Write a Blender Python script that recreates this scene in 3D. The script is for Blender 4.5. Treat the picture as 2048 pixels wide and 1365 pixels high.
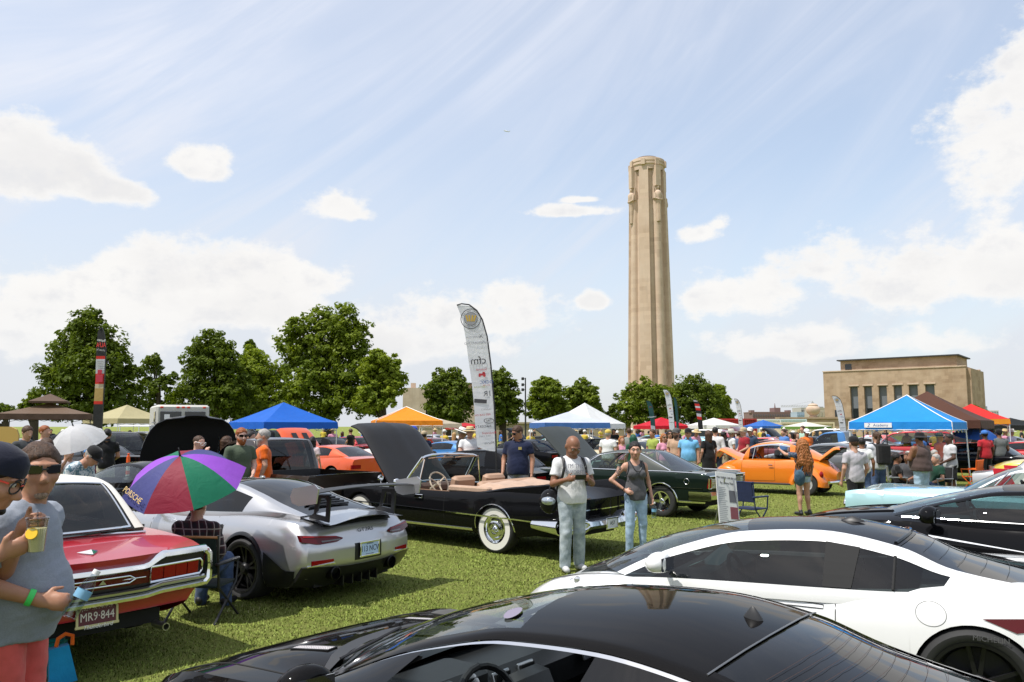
import bpy,bmesh,math,random
import numpy as np
from mathutils import Vector,Matrix
R=math.radians
sc=bpy.context.scene
for _o in list(bpy.data.objects):
 bpy.data.objects.remove(_o)
col=sc.collection
# camera
FPX,CX,CY,HORIZON,EYE=1600.0,1024.0,682.5,853.0,1.98
PITCH=math.atan((HORIZON-CY)/FPX)
cam=bpy.data.cameras.new('camera')
cam.sensor_width=36.0
cam.lens=36.0*FPX/2048.0
cam.clip_start=0.05
cam.clip_end=6000
cam_o=bpy.data.objects.new('camera',cam)
col.objects.link(cam_o)
cam_o.location=(0,0,EYE)
cam_o.rotation_euler=(math.pi/2+PITCH,0,0)
sc.camera=cam_o
# sky, sun, exposure
SUN_AZ,SUN_EL=R(-116),R(64)
sun=bpy.data.lights.new('sun','SUN')
sun.energy=4.3
sun.angle=R(0.6)
sun.color=(1.0,0.96,0.90)
sun_o=bpy.data.objects.new('sun',sun)
col.objects.link(sun_o)
_d=Vector((math.sin(SUN_AZ)*math.cos(SUN_EL),math.cos(SUN_AZ)*math.cos(SUN_EL),math.sin(SUN_EL)))
sun_o.rotation_euler=(-_d).to_track_quat('-Z','Y').to_euler()
sc.view_settings.view_transform='Standard'
sc.view_settings.look='None'
sc.view_settings.exposure=0.24
sc.view_settings.gamma=1.0
sc.view_settings.use_curve_mapping=False
sc.render.engine='CYCLES'
sc.cycles.use_denoising=True
sc.cycles.max_bounces=8
sc.cycles.transparent_max_bounces=24
sc.cycles.caustics_reflective=False
sc.cycles.caustics_refractive=False
def px_dir(u,v):
 c,s=math.cos(PITCH),math.sin(PITCH)
 a,b=(u-CX)/FPX,(CY-v)/FPX
 return Vector((a,c-b*s,s+b*c))
def at(u,v,Y):
 """world point seen at pixel (u, v) of the 2048 px photograph, Y metres ahead"""
 d=px_dir(u,v)
 return Vector((0,0,EYE))+d*(Y/d.y)
def ground(u,v):
 d=px_dir(u,v)
 return Vector((0,0,EYE))+d*(-EYE/d.z)
def gx(u,Y):
 return at(u,HORIZON,Y).x
class NT:
 """tiny node-tree helper"""
 def __init__(self,nt):
  self.nt=nt
  self.n=nt.nodes
  self.l=nt.links
 def node(self,t,**kw):
  nd=self.n.new(t)
  for k,v in kw.items():
   if k.startswith('_'):
    setattr(nd,k[1:],v)
  return nd
 def put(self,sock,v):
  if isinstance(v,bpy.types.NodeSocket):
   self.l.new(v,sock)
  elif isinstance(v,(tuple,list))and len(v)==3 and sock.type=='RGBA':
   sock.default_value=(*v,1)
  else:
   sock.default_value=v
 def m(self,op,a,b=None,c=None,clamp=False):
  nd=self.n.new('ShaderNodeMath')
  nd.operation=op
  nd.use_clamp=clamp
  self.put(nd.inputs[0],a)
  if b is not None:
   self.put(nd.inputs[1],b)
  if c is not None:
   self.put(nd.inputs[2],c)
  return nd.outputs[0]
 def mix(self,f,a,b,mode='MIX'):
  nd=self.n.new('ShaderNodeMix')
  nd.data_type='RGBA'
  nd.blend_type=mode
  self.put(nd.inputs[0],f)
  self.put(nd.inputs[6],a)
  self.put(nd.inputs[7],b)
  return nd.outputs[2]
 def noise(self,vec,scale,detail=3,rough=0.5,out=0,w=None,dist=0.0):
  nd=self.n.new('ShaderNodeTexNoise')
  if vec is not None:
   self.l.new(vec,nd.inputs['Vector'])
  nd.inputs['Scale'].default_value=scale
  nd.inputs['Detail'].default_value=detail
  nd.inputs['Roughness'].default_value=rough
  nd.inputs['Distortion'].default_value=dist
  return nd.outputs[out]
 def ramp(self,f,stops,interp='LINEAR'):
  nd=self.n.new('ShaderNodeValToRGB')
  nd.color_ramp.interpolation=interp
  e=nd.color_ramp.elements
  while len(e)<len(stops):
   e.new(0.5)
  for q,(p,c)in zip(e,stops):
   q.position=p
   q.color=(*c,1)if len(c)==3 else c
  self.l.new(f,nd.inputs[0])
  return nd.outputs[0]
 def mapr(self,v,a,b,c=0.0,d=1.0,smooth=False):
  nd=self.n.new('ShaderNodeMapRange')
  nd.clamp=True
  if smooth:
   nd.interpolation_type='SMOOTHSTEP'
  self.put(nd.inputs[0],v)
  for i,q in enumerate((a,b,c,d)):
   nd.inputs[1+i].default_value=q
  return nd.outputs[0]
 def comb(self,x,y,z):
  nd=self.n.new('ShaderNodeCombineXYZ')
  for i,q in enumerate((x,y,z)):
   self.put(nd.inputs[i],q)
  return nd.outputs[0]
 def sep(self,v):
  nd=self.n.new('ShaderNodeSeparateXYZ')
  self.l.new(v,nd.inputs[0])
  return nd.outputs
def make_world():
 w=bpy.data.worlds.new('World')
 sc.world=w
 w.use_nodes=True
 T=NT(w.node_tree)
 T.n.clear()
 out=T.node('ShaderNodeOutputWorld')
 bg=T.node('ShaderNodeBackground')
 bg.inputs['Strength'].default_value=0.1
 sky=T.node('ShaderNodeTexSky')
 sky.sky_type='NISHITA'
 sky.sun_disc=False
 sky.sun_elevation=SUN_EL
 sky.sun_rotation=SUN_AZ
 sky.air_density=1.0
 sky.dust_density=1.2
 sky.ozone_density=1.6
 tc=T.node('ShaderNodeTexCoord')
 vec=tc.outputs['Generated']
 x,y,z=T.sep(vec)
 az=T.m('ARCTAN2',x,y)
 el=T.m('ARCSINE',z)
 p2=T.comb(T.m('MULTIPLY',az,1.0),T.m('MULTIPLY',el,1.0),0.0)
 rot=T.node('ShaderNodeVectorRotate',_rotation_type='Z_AXIS')
 T.l.new(p2,rot.inputs['Vector'])
 rot.inputs['Angle'].default_value=R(-36)
 sc1=T.node('ShaderNodeVectorMath',_operation='MULTIPLY')
 T.l.new(rot.outputs[0],sc1.inputs[0])
 sc1.inputs[1].default_value=(1.1,6.5,1)
 streak=T.noise(sc1.outputs[0],1.0,6,0.6,dist=1.1)
 streak2=T.noise(p2,2.2,4,0.55)
 st=T.m('MULTIPLY',T.mapr(streak,0.36,0.72,0,1,True),T.mapr(streak2,0.3,0.65,0.25,1,True))
 left=T.mapr(az,-0.7,0.4,0.20,0.0,True)
 hz=T.mapr(el,0.0,0.36,0.80,0.34,True)
 hz=T.m('ADD',hz,T.mapr(el,0.3,0.62,0.0,0.16,True))
 veil=T.m('ADD',hz,T.m('ADD',T.m('MULTIPLY',st,0.48),left),clamp=True)
 veil=T.m('MINIMUM',veil,0.95)
 base=T.mix(veil,T.mix(1.0,sky.outputs[0],(1.95,1.9,1.75),'MULTIPLY'),T.mix(T.mapr(el,0.02,0.4,0,1),(6.3,6.55,7.0),(7.15,7.45,8.3)))
 fn=T.node('ShaderNodeVectorMath',_operation='MULTIPLY')
 T.l.new(p2,fn.inputs[0])
 fn.inputs[1].default_value=(1.0,1.35,1)
 fb=T.noise(fn.outputs[0],15.0,10,0.64)
 fb2=T.noise(fn.outputs[0],4.6,4,0.5,dist=0.5)
 lump=T.m('ADD',T.m('MULTIPLY',T.m('SUBTRACT',fb,0.5),2.5),T.m('MULTIPLY',T.m('SUBTRACT',fb2,0.5),2.3))
 clouds=[(60,335,215,72),(215,375,110,36),(390,332,78,42),(655,412,95,46),(700,430,60,26),(520,545,190,66),(330,560,260,60),(120,590,330,64),(60,640,320,80),(470,620,200,60),(620,560,100,45),(930,640,210,62),(820,690,240,60),(1010,600,110,36),(1188,604,34,26),(2000,290,110,150),(2080,250,130,150),(1990,200,36,40),(1405,470,62,30),(1440,450,34,26),(1500,590,190,68),(1640,540,160,62),(1820,570,200,82),(2000,560,190,92),(1395,600,60,55),(1600,690,180,46),(1850,690,160,40),(1140,425,100,16),(1165,400,44,10)]
 best=None
 bel=None
 for(u,v,ru,rv)in clouds:
  d=px_dir(u,v).normalized()
  a0,e0=math.atan2(d.x,d.y),math.asin(d.z)
  ra,re=ru/FPX*math.cos(a0)**1.3,rv/FPX
  dx=T.m('MULTIPLY',T.m('SUBTRACT',az,a0),1/ra)
  dy=T.m('MULTIPLY',T.m('SUBTRACT',el,e0),1/re)
  dy=T.m('MAXIMUM',dy,T.m('MULTIPLY',dy,-1.55))
  q=T.m('SUBTRACT',1.0,T.m('SQRT',T.m('ADD',T.m('MULTIPLY',dx,dx),T.m('MULTIPLY',dy,dy))))
  best=q if best is None else T.m('SMOOTH_MAX',best,q,0.25)
 allround=T.m('MULTIPLY',T.mapr(T.m('ABSOLUTE',az),0.62,0.95,0,1,True),T.mapr(el,0.75,0.25,0,1,True))
 gen=T.m('SUBTRACT',T.m('MULTIPLY',T.noise(fn.outputs[0],2.3,2,0.5),2.0),1.15)
 best=T.m('MAXIMUM',best,T.m('ADD',gen,T.m('MULTIPLY',T.m('SUBTRACT',allround,1.0),2.0)))
 f=T.m('ADD',best,lump)
 dens=T.mapr(f,-0.10,0.42,0,0.95,True)
 core=T.mapr(f,0.1,0.9,0,1,True)
 shade=T.mapr(T.noise(fn.outputs[0],5.0,5,0.55),0.35,0.68,0,1,True)
 ccol=T.mix(T.m('MULTIPLY',shade,core),(8.3,8.15,7.95),(7.3,7.2,7.15))
 fade=T.mapr(el,0.0,0.16,0.55,1.0,True)
 up_=T.node('ShaderNodeVectorMath',_operation='ADD')
 T.l.new(fn.outputs[0],up_.inputs[0])
 up_.inputs[1].default_value=(-0.012,0.03,0)
 und=T.mapr(T.m('SUBTRACT',T.noise(up_.outputs[0],11.0,6,0.6),T.noise(fn.outputs[0],11.0,6,0.6)),-0.02,0.16,0,0.75,True)
 ccol=T.mix(T.m('MULTIPLY',und,core),ccol,(6.9,6.9,7.05))
 skyc=T.mix(T.m('MULTIPLY',dens,fade),base,ccol)
 T.l.new(skyc,bg.inputs['Color'])
 T.l.new(bg.outputs[0],out.inputs['Surface'])
make_world()
# materials
MAT={}
def bsdf(name,color=(0.5,0.5,0.5),rough=0.5,metal=0.0,coat=0.0,spec=0.5,**kw):
 if name in MAT:
  return MAT[name]
 m=bpy.data.materials.new(name)
 m.use_nodes=True
 b=m.node_tree.nodes['Principled BSDF']
 b.inputs['Base Color'].default_value=(*color,1)
 b.inputs['Roughness'].default_value=rough
 b.inputs['Metallic'].default_value=metal
 b.inputs['Coat Weight'].default_value=coat
 b.inputs['Coat Roughness'].default_value=0.03
 b.inputs['Specular IOR Level'].default_value=spec
 for k,v in kw.items():
  b.inputs[k.replace('_',' ')].default_value=v
 MAT[name]=m
 return m
def tree_of(m):
 T=NT(m.node_tree)
 return T,m.node_tree.nodes['Principled BSDF']
def bump(T,b,h,strength=0.2,dist=0.01):
 nd=T.node('ShaderNodeBump')
 nd.inputs['Strength'].default_value=strength
 nd.inputs['Distance'].default_value=dist
 T.l.new(h,nd.inputs['Height'])
 T.l.new(nd.outputs[0],b.inputs['Normal'])
def paint(name,color,metal=0.0,rough=0.35,flake=False,coat=1.0):
 if name in MAT:
  return MAT[name]
 m=bsdf(name,color,rough,metal,coat,spec=0.5 if max(color)>.03 else 0.0)
 T,b=tree_of(m)
 if max(color)<.03:
  b.inputs['Coat IOR'].default_value=1.33
  b.inputs['Coat Weight'].default_value=0.62
 tc=T.node('ShaderNodeTexCoord')
 n=T.noise(tc.outputs['Object'],1.7,4,0.6)
 T.l.new(T.mapr(n,0.3,0.7,0.02,0.07),b.inputs['Coat Roughness'])
 if flake:
  v=T.node('ShaderNodeTexVoronoi')
  v.inputs['Scale'].default_value=420
  T.l.new(tc.outputs['Object'],v.inputs['Vector'])
  f=T.mapr(v.outputs['Distance'],0.0,0.16,1,0)
  T.l.new(T.mix(f,tuple(color),tuple(min(1,c*5+0.02)for c in color)),b.inputs['Base Color'])
 return m
def cloth(name,color,kind='plain',color2=None):
 if name in MAT:
  return MAT[name]
 m=bsdf(name,color,0.85,spec=0.2)
 T,b=tree_of(m)
 b.inputs['Sheen Weight'].default_value=0.15
 tc=T.node('ShaderNodeTexCoord')
 o=tc.outputs['Object']
 n=T.noise(o,7,4,0.6)
 c2=tuple(min(1,c*0.82)for c in color)
 c=T.mix(T.mapr(n,0.35,0.65),color,c2)
 if kind=='denim':
  k=T.noise(o,5.5,5,0.65)
  c=T.mix(T.mapr(k,0.35,0.68),color2 or tuple(x*0.5 for x in color),tuple(min(1,x*1.35+.03)for x in color))
 elif kind=='plaid':
  x,y,z=T.sep(o)
  def bands(q,s,wdt):
   f=T.m('FRACT',T.m('MULTIPLY',q,s))
   return T.m('LESS_THAN',f,wdt)
  h=T.m('ADD',x,y)
  big=T.m('MULTIPLY',T.m('ADD',bands(h,11,0.5),bands(z,11,0.5)),0.5)
  thin=T.m('MAXIMUM',bands(T.m('ADD',h,0.02),11,0.13),bands(T.m('ADD',z,0.02),11,0.13))
  c=T.mix(T.m('MULTIPLY',thin,0.55),T.mix(big,color,color2),(0.55,0.5,0.46))
 elif kind=='print':
  k=T.noise(o,16,4,0.6,dist=1.2)
  c=T.mix(T.mapr(k,0.49,0.53),color,color2)
 elif kind=='heather':
  k=T.noise(o,160,2,0.6)
  c=T.mix(T.mapr(k,0.3,0.7),color,tuple(min(1,x*1.22)for x in color))
 T.l.new(c,b.inputs['Base Color'])
 wv=T.noise(o,240,2,0.6)
 fold=T.noise(o,9,3,0.6,dist=0.6)
 bump(T,b,T.m('ADD',T.m('MULTIPLY',fold,1.0),T.m('MULTIPLY',wv,0.06)),0.35,0.02)
 return m
def skin(name,color):
 if name in MAT:
  return MAT[name]
 m=bsdf(name,color,0.48,spec=0.4)
 T,b=tree_of(m)
 tc=T.node('ShaderNodeTexCoord')
 n=T.noise(tc.outputs['Object'],14,4,0.6)
 T.l.new(T.mix(T.mapr(n,0.3,0.7),tuple(c*f for c,f in zip(color,(0.9,0.82,0.8))),tuple(min(1,c*f)for c,f in zip(color,(1.06,1.04,1.04)))),b.inputs['Base Color'])
 b.inputs['Subsurface Weight'].default_value=0.12
 b.inputs['Subsurface Radius'].default_value=(0.012,0.005,0.003)
 b.inputs['Subsurface Scale'].default_value=0.6
 bump(T,b,T.noise(tc.outputs['Object'],120,3,0.6),0.12,0.004)
 return m
def hairmat(name,color):
 if name in MAT:
  return MAT[name]
 m=bsdf(name,color,0.5,spec=0.35)
 T,b=tree_of(m)
 tc=T.node('ShaderNodeTexCoord')
 mp=T.node('ShaderNodeMapping')
 T.l.new(tc.outputs['Object'],mp.inputs[0])
 mp.inputs['Scale'].default_value=(60,60,22)
 n=T.noise(mp.outputs[0],1.6,4,0.65,dist=0.8)
 T.l.new(T.mix(T.mapr(n,0.3,0.7),tuple(c*0.4 for c in color),tuple(min(1,c*1.7)for c in color)),b.inputs['Base Color'])
 bump(T,b,n,0.8,0.01)
 return m
def glassmat(name,tint=(0.55,0.62,0.6),refl=1.0,rough=0.0):
 """window glass: see-through with a fresnel reflection"""
 if name in MAT:
  return MAT[name]
 m=bpy.data.materials.new(name)
 m.use_nodes=True
 T=NT(m.node_tree)
 T.n.clear()
 out=T.node('ShaderNodeOutputMaterial')
 tr=T.node('ShaderNodeBsdfTransparent')
 tr.inputs[0].default_value=(*tint,1)
 gl=T.node('ShaderNodeBsdfGlossy')
 gl.inputs['Roughness'].default_value=rough
 gl.inputs['Color'].default_value=(refl,refl,refl,1)
 fr=T.node('ShaderNodeFresnel')
 ge=T.node('ShaderNodeNewGeometry')
 T.l.new(T.m('ADD',1.55,T.m('MULTIPLY',ge.outputs['Backfacing'],1/1.55-1.55)),fr.inputs['IOR'])
 mx=T.node('ShaderNodeMixShader')
 T.l.new(fr.outputs[0],mx.inputs[0])
 T.l.new(tr.outputs[0],mx.inputs[1])
 T.l.new(gl.outputs[0],mx.inputs[2])
 T.l.new(mx.outputs[0],out.inputs[0])
 MAT[name]=m
 return m
def stone(name,c1,c2,c3,bw=1.6,bh=0.8,mortar=0.012,blotch=0.12):
 if name in MAT:
  return MAT[name]
 m=bsdf(name,c1,0.9,spec=0.2)
 T,b=tree_of(m)
 tc=T.node('ShaderNodeTexCoord')
 x,y,z=T.sep(tc.outputs['Object'])
 br=T.node('ShaderNodeTexBrick')
 T.l.new(T.comb(T.m('ADD',x,y),z,0.0),br.inputs['Vector'])
 br.inputs['Color1'].default_value=(*c1,1)
 br.inputs['Color2'].default_value=(*c2,1)
 br.inputs['Mortar'].default_value=(*[q*0.75 for q in c1],1)
 br.inputs['Scale'].default_value=1.0
 br.inputs['Mortar Size'].default_value=mortar
 br.inputs['Bias'].default_value=0.0
 br.inputs['Brick Width'].default_value=bw
 br.inputs['Row Height'].default_value=bh
 n=T.noise(tc.outputs['Object'],blotch,6,0.65)
 c=T.mix(T.mapr(n,0.42,0.66,0,0.8),br.outputs['Color'],c3)
 mp=T.node('ShaderNodeMapping')
 T.l.new(tc.outputs['Object'],mp.inputs[0])
 mp.inputs['Scale'].default_value=(0.9,0.9,0.06)
 s=T.noise(mp.outputs[0],1.0,5,0.6)
 c=T.mix(T.mapr(s,0.55,0.75,0,0.35),c,tuple(q*0.6 for q in c3))
 T.l.new(c,b.inputs['Base Color'])
 bump(T,b,T.noise(tc.outputs['Object'],6,4,0.6),0.3,0.03)
 return m
def leafmat(name,c1,c2):
 if name in MAT:
  return MAT[name]
 m=bpy.data.materials.new(name)
 m.use_nodes=True
 T=NT(m.node_tree)
 T.n.clear()
 out=T.node('ShaderNodeOutputMaterial')
 tc=T.node('ShaderNodeTexCoord')
 n1=T.noise(tc.outputs['Object'],0.55,3,0.6)
 n2=T.noise(tc.outputs['Object'],7.0,2,0.6)
 f=T.m('ADD',T.m('MULTIPLY',n1,0.6),T.m('MULTIPLY',n2,0.4))
 c=T.mix(T.mapr(f,0.36,0.62),c1,c2)
 df=T.node('ShaderNodeBsdfDiffuse')
 T.l.new(c,df.inputs[0])
 tl=T.node('ShaderNodeBsdfTranslucent')
 T.l.new(T.mix(1.0,c,(1.25,1.3,0.5),'MULTIPLY'),tl.inputs[0])
 gl=T.node('ShaderNodeBsdfGlossy')
 gl.inputs['Roughness'].default_value=0.55
 gl.inputs['Color'].default_value=(0.5,0.5,0.5,1)
 a=T.node('ShaderNodeMixShader')
 a.inputs[0].default_value=0.38
 T.l.new(df.outputs[0],a.inputs[1])
 T.l.new(tl.outputs[0],a.inputs[2])
 g=T.node('ShaderNodeMixShader')
 g.inputs[0].default_value=0.025
 T.l.new(a.outputs[0],g.inputs[1])
 T.l.new(gl.outputs[0],g.inputs[2])
 T.l.new(g.outputs[0],out.inputs[0])
 MAT[name]=m
 return m
def fabric(name,color,transl=0.3):
 """tent and flag cloth: lets some light through"""
 if name in MAT:
  return MAT[name]
 m=bpy.data.materials.new(name)
 m.use_nodes=True
 T=NT(m.node_tree)
 b=m.node_tree.nodes['Principled BSDF']
 out=m.node_tree.nodes['Material Output']
 tc=T.node('ShaderNodeTexCoord')
 n=T.noise(tc.outputs['Object'],2.2,4,0.6)
 c=T.mix(T.mapr(n,0.3,0.7),tuple(q*0.9 for q in color),color)
 T.l.new(c,b.inputs['Base Color'])
 b.inputs['Roughness'].default_value=0.6
 b.inputs['Specular IOR Level'].default_value=0.3
 bump(T,b,T.noise(tc.outputs['Object'],5,3,0.6,dist=0.8),0.25,0.05)
 tl=T.node('ShaderNodeBsdfTranslucent')
 T.l.new(c,tl.inputs[0])
 mx=T.node('ShaderNodeMixShader')
 mx.inputs[0].default_value=transl
 T.l.new(b.outputs[0],mx.inputs[1])
 T.l.new(tl.outputs[0],mx.inputs[2])
 T.l.new(mx.outputs[0],out.inputs[0])
 MAT[name]=m
 return m
CHROME=bsdf('chrome',(0.82,0.83,0.84),0.07,1.0)
STEEL=bsdf('brushed_metal',(0.55,0.56,0.57),0.3,1.0)
WHITEMETAL=bsdf('white_metal',(0.75,0.75,0.74),0.4)
BLACKPL=bsdf('black_plastic',(0.018,0.018,0.019),0.45)
SATIN=bsdf('satin_black',(0.012,0.012,0.013),0.3)
RUBBER=bsdf('rubber',(0.022,0.022,0.022),0.75)
DARKIN=bsdf('dark_trim',(0.025,0.025,0.027),0.6)
SEAM=bsdf('seam',(0.006,0.006,0.006),0.8)
REDLENS=bsdf('red_lens',(0.26,0.004,0.006),0.15,coat=0.5,spec=0.1)
DARKRED=bsdf('dark_red_lens',(0.09,0.003,0.006),0.15,coat=0.6,spec=0.1)
CLEARLENS=bsdf('lamp_glass',(0.6,0.62,0.64),0.08,0.6,coat=1.0)
AMBER=bsdf('amber_lens',(0.6,0.2,0.02),0.15,coat=1.0)
WHITE=bsdf('white_print',(0.8,0.8,0.8),0.6)
BLACKPRINT=bsdf('black_print',(0.02,0.02,0.025),0.6)
GLASS=glassmat('clear_glass',(0.62,0.70,0.68))
GLASSD=glassmat('tinted_glass',(0.17,0.20,0.20))
GLASSX=glassmat('dark_glass',(0.035,0.04,0.042))
WOOD=bsdf('wood',(0.35,0.17,0.06),0.5)
# mesh helpers
def tag(o,label=None,cat=None,group=None,kind=None):
 if label:
  o['label']=label
 if cat:
  o['category']=cat
 if group:
  o['group']=group
 if kind:
  o['kind']=kind
 return o
def thing(name,label,cat,loc=(0,0,0),rz=0.0,group=None):
 o=bpy.data.objects.new(name,None)
 o.empty_display_size=0.2
 col.objects.link(o)
 o.location=loc
 o.rotation_euler=(0,0,rz)
 return tag(o,label,cat,group)
def link_mesh(name,me,parent=None,mats=None):
 o=bpy.data.objects.new(name,me)
 col.objects.link(o)
 if parent is not None:
  o.parent=parent
 if mats is not None:
  if not me.materials:
   for m in mats:
    me.materials.append(m)
  else:
   for i,m in enumerate(mats):
    if me.materials[i]!=m:
     o.material_slots[i].link='OBJECT'
     o.material_slots[i].material=m
 return o
def empty_part(name,parent,loc=(0,0,0),rot=(0,0,0)):
 o=bpy.data.objects.new(name,None)
 o.empty_display_size=0.1
 col.objects.link(o)
 o.parent=parent
 o.location=loc
 o.rotation_euler=rot
 return o
class MB:
 """collects shapes into one mesh"""
 def __init__(self):
  self.v,self.f,self.mi,self.cur=[],[],[],0
 def mat(self,i):
  self.cur=i
  return self
 def add(self,vs,fs):
  b=len(self.v)
  self.v.extend([tuple(p)for p in vs])
  for f in fs:
   self.f.append([i+b for i in f])
   self.mi.append(self.cur)
  return self
 def box(self,c,s,rz=0.0,taper=1.0,bev=0.0,M=None):
  x,y,z=s[0]/2,s[1]/2,s[2]/2
  if bev>0:
   b=min(bev,x*.49,y*.49,z*.49)
   ring=[(-x+b,-y),(x-b,-y),(x,-y+b),(x,y-b),(x-b,y),(-x+b,y),(-x,y-b),(-x,-y+b)]
   ins=lambda k:[(px*(1-b/x*.9),py*(1-b/y*.9))for px,py in k]
   vs=[(*p,-z)for p in ins(ring)]+[(*p,-z+b)for p in ring]+[(*p,z-b)for p in ring]+[(*p,z)for p in ins(ring)]
   fs=[[7,6,5,4,3,2,1,0],[24+i for i in range(8)]]
   for r in range(3):
    for i in range(8):
     j=(i+1)%8
     fs.append([r*8+i,r*8+j,r*8+8+j,r*8+8+i])
  else:
   t=taper
   vs=[(-x,-y,-z),(x,-y,-z),(x,y,-z),(-x,y,-z),(-x*t,-y*t,z),(x*t,-y*t,z),(x*t,y*t,z),(-x*t,y*t,z)]
   fs=[[3,2,1,0],[4,5,6,7],[0,1,5,4],[1,2,6,5],[2,3,7,6],[3,0,4,7]]
  m=(M or Matrix())if M is not None else Matrix.Rotation(rz,4,'Z')
  cv=Vector(c)
  return self.add([m@Vector(p)+cv for p in vs],fs)
 def tube(self,path,r,n=6,caps=True):
  path=[Vector(p)for p in path]
  k=len(path)
  rs=r if isinstance(r,(list,tuple))else[r]*k
  vs,fs=[],[]
  prev=None
  for i,p in enumerate(path):
   d=(path[min(i+1,k-1)]-path[max(i-1,0)])
   if d.length<1e-9:
    d=Vector((0,0,1))
   d.normalize()
   if prev is None:
    a=Vector((0,0,1))if abs(d.z)<0.9 else Vector((1,0,0))
    u=d.cross(a).normalized()
   else:
    u=(prev-d*prev.dot(d))
    u=u.normalized()if u.length>1e-6 else d.orthogonal().normalized()
   prev=u
   w=d.cross(u)
   for j in range(n):
    t=2*math.pi*j/n
    vs.append(p+(u*math.cos(t)+w*math.sin(t))*rs[i])
  for i in range(k-1):
   for j in range(n):
    a,b=i*n+j,i*n+(j+1)%n
    fs.append([a,b,b+n,a+n])
  if caps:
   fs.append(list(range(n))[::-1])
   fs.append([(k-1)*n+j for j in range(n)])
  return self.add(vs,fs)
 def lathe(self,prof,n=24,M=None,closed=False):
  """prof: (radius, height) pairs turned about Z, moved by M"""
  M=M or Matrix()
  vs,fs=[],[]
  k=len(prof)
  for r,h in prof:
   for j in range(n):
    t=2*math.pi*j/n
    vs.append(M@Vector((r*math.cos(t),r*math.sin(t),h)))
  for i in range(k-1+(1 if closed else 0)):
   for j in range(n):
    a,b=i*n+j,i*n+(j+1)%n
    c,d=((i+1)%k)*n+(j+1)%n,((i+1)%k)*n+j
    fs.append([a,b,c,d])
  return self.add(vs,fs)
 def disc(self,r,n=20,M=None,h=0.0):
  M=M or Matrix()
  return self.add([M@Vector((r*math.cos(2*math.pi*j/n),r*math.sin(2*math.pi*j/n),h))for j in range(n)],[list(range(n))])
 def grid(self,P,flip=False,closed=False):
  """P[i][j] points"""
  ni,nj=len(P),len(P[0])
  vs=[p for row in P for p in row]
  fs=[]
  for i in range(ni-1):
   for j in range(nj-(0 if closed else 1)):
    a,b=i*nj+j,i*nj+(j+1)%nj
    q=[a,b,b+nj,a+nj]
    fs.append(q[::-1]if flip else q)
  return self.add(vs,fs)
 def prism(self,poly,d,M=None):
  """flat polygon (x, y) extruded by d along z"""
  M=M or Matrix()
  n=len(poly)
  vs=[M@Vector((p[0],p[1],0))for p in poly]+[M@Vector((p[0],p[1],d))for p in poly]
  fs=[list(range(n))[::-1],[n+i for i in range(n)]]
  for i in range(n):
   j=(i+1)%n
   fs.append([i,j,n+j,n+i])
  return self.add(vs,fs)
 def ball(self,c,r,n=10,m=7,M=None):
  r=r if isinstance(r,(tuple,list))else(r,r,r)
  M=M or Matrix()
  P=[]
  for i in range(m+1):
   a=math.pi*i/m
   P.append([M@Vector((r[0]*math.sin(a)*math.cos(2*math.pi*j/n),r[1]*math.sin(a)*math.sin(2*math.pi*j/n),r[2]*math.cos(a)))+Vector(c)for j in range(n)])
  return self.grid(P,flip=True,closed=True)
 def mesh(self,name,mats,smooth=40):
  me=bpy.data.meshes.new(name)
  me.from_pydata(self.v,[],self.f)
  for m in mats:
   me.materials.append(m)
  if len(mats)>1:
   me.polygons.foreach_set('material_index',self.mi)
  if smooth:
   me.polygons.foreach_set('use_smooth',[True]*len(self.f))
   me.set_sharp_from_angle(angle=R(smooth))
  me.update()
  return me
 def build(self,name,mats,parent=None,smooth=40):
  if not isinstance(mats,(list,tuple)):
   mats=[mats]
  return link_mesh(name,self.mesh(name,mats,smooth),parent)
def TR(loc,rot=(0,0,0)):
 from mathutils import Euler
 return Matrix.Translation(loc)@Euler(rot).to_matrix().to_4x4()
def text(parent,s,size,loc,rot,mat,name='lettering',mirror=False,ext=0.0008,align='CENTER',sx=1.0,shear=0.0):
 c=bpy.data.curves.new(name,'FONT')
 c.body=s
 c.size=size
 c.extrude=ext
 c.align_x=align
 c.align_y='CENTER'
 c.shear=shear
 c.resolution_u=2
 c.materials.append(mat)
 o=bpy.data.objects.new(name,c)
 col.objects.link(o)
 o.parent=parent
 o.location=loc
 o.rotation_euler=rot
 me=bpy.data.meshes.new_from_object(o)
 bpy.data.objects.remove(o)
 bpy.data.curves.remove(c)
 o=bpy.data.objects.new(name,me)
 col.objects.link(o)
 o.parent=parent
 o.location=loc
 o.rotation_euler=rot
 o.scale=(-sx if mirror else sx,1,1)
 return o
def copy_tree(o,parent=None):
 c=o.copy()
 col.objects.link(c)
 if parent is not None:
  c.parent=parent
 for ch in list(o.children):
  copy_tree(ch,c)
 return c
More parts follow.
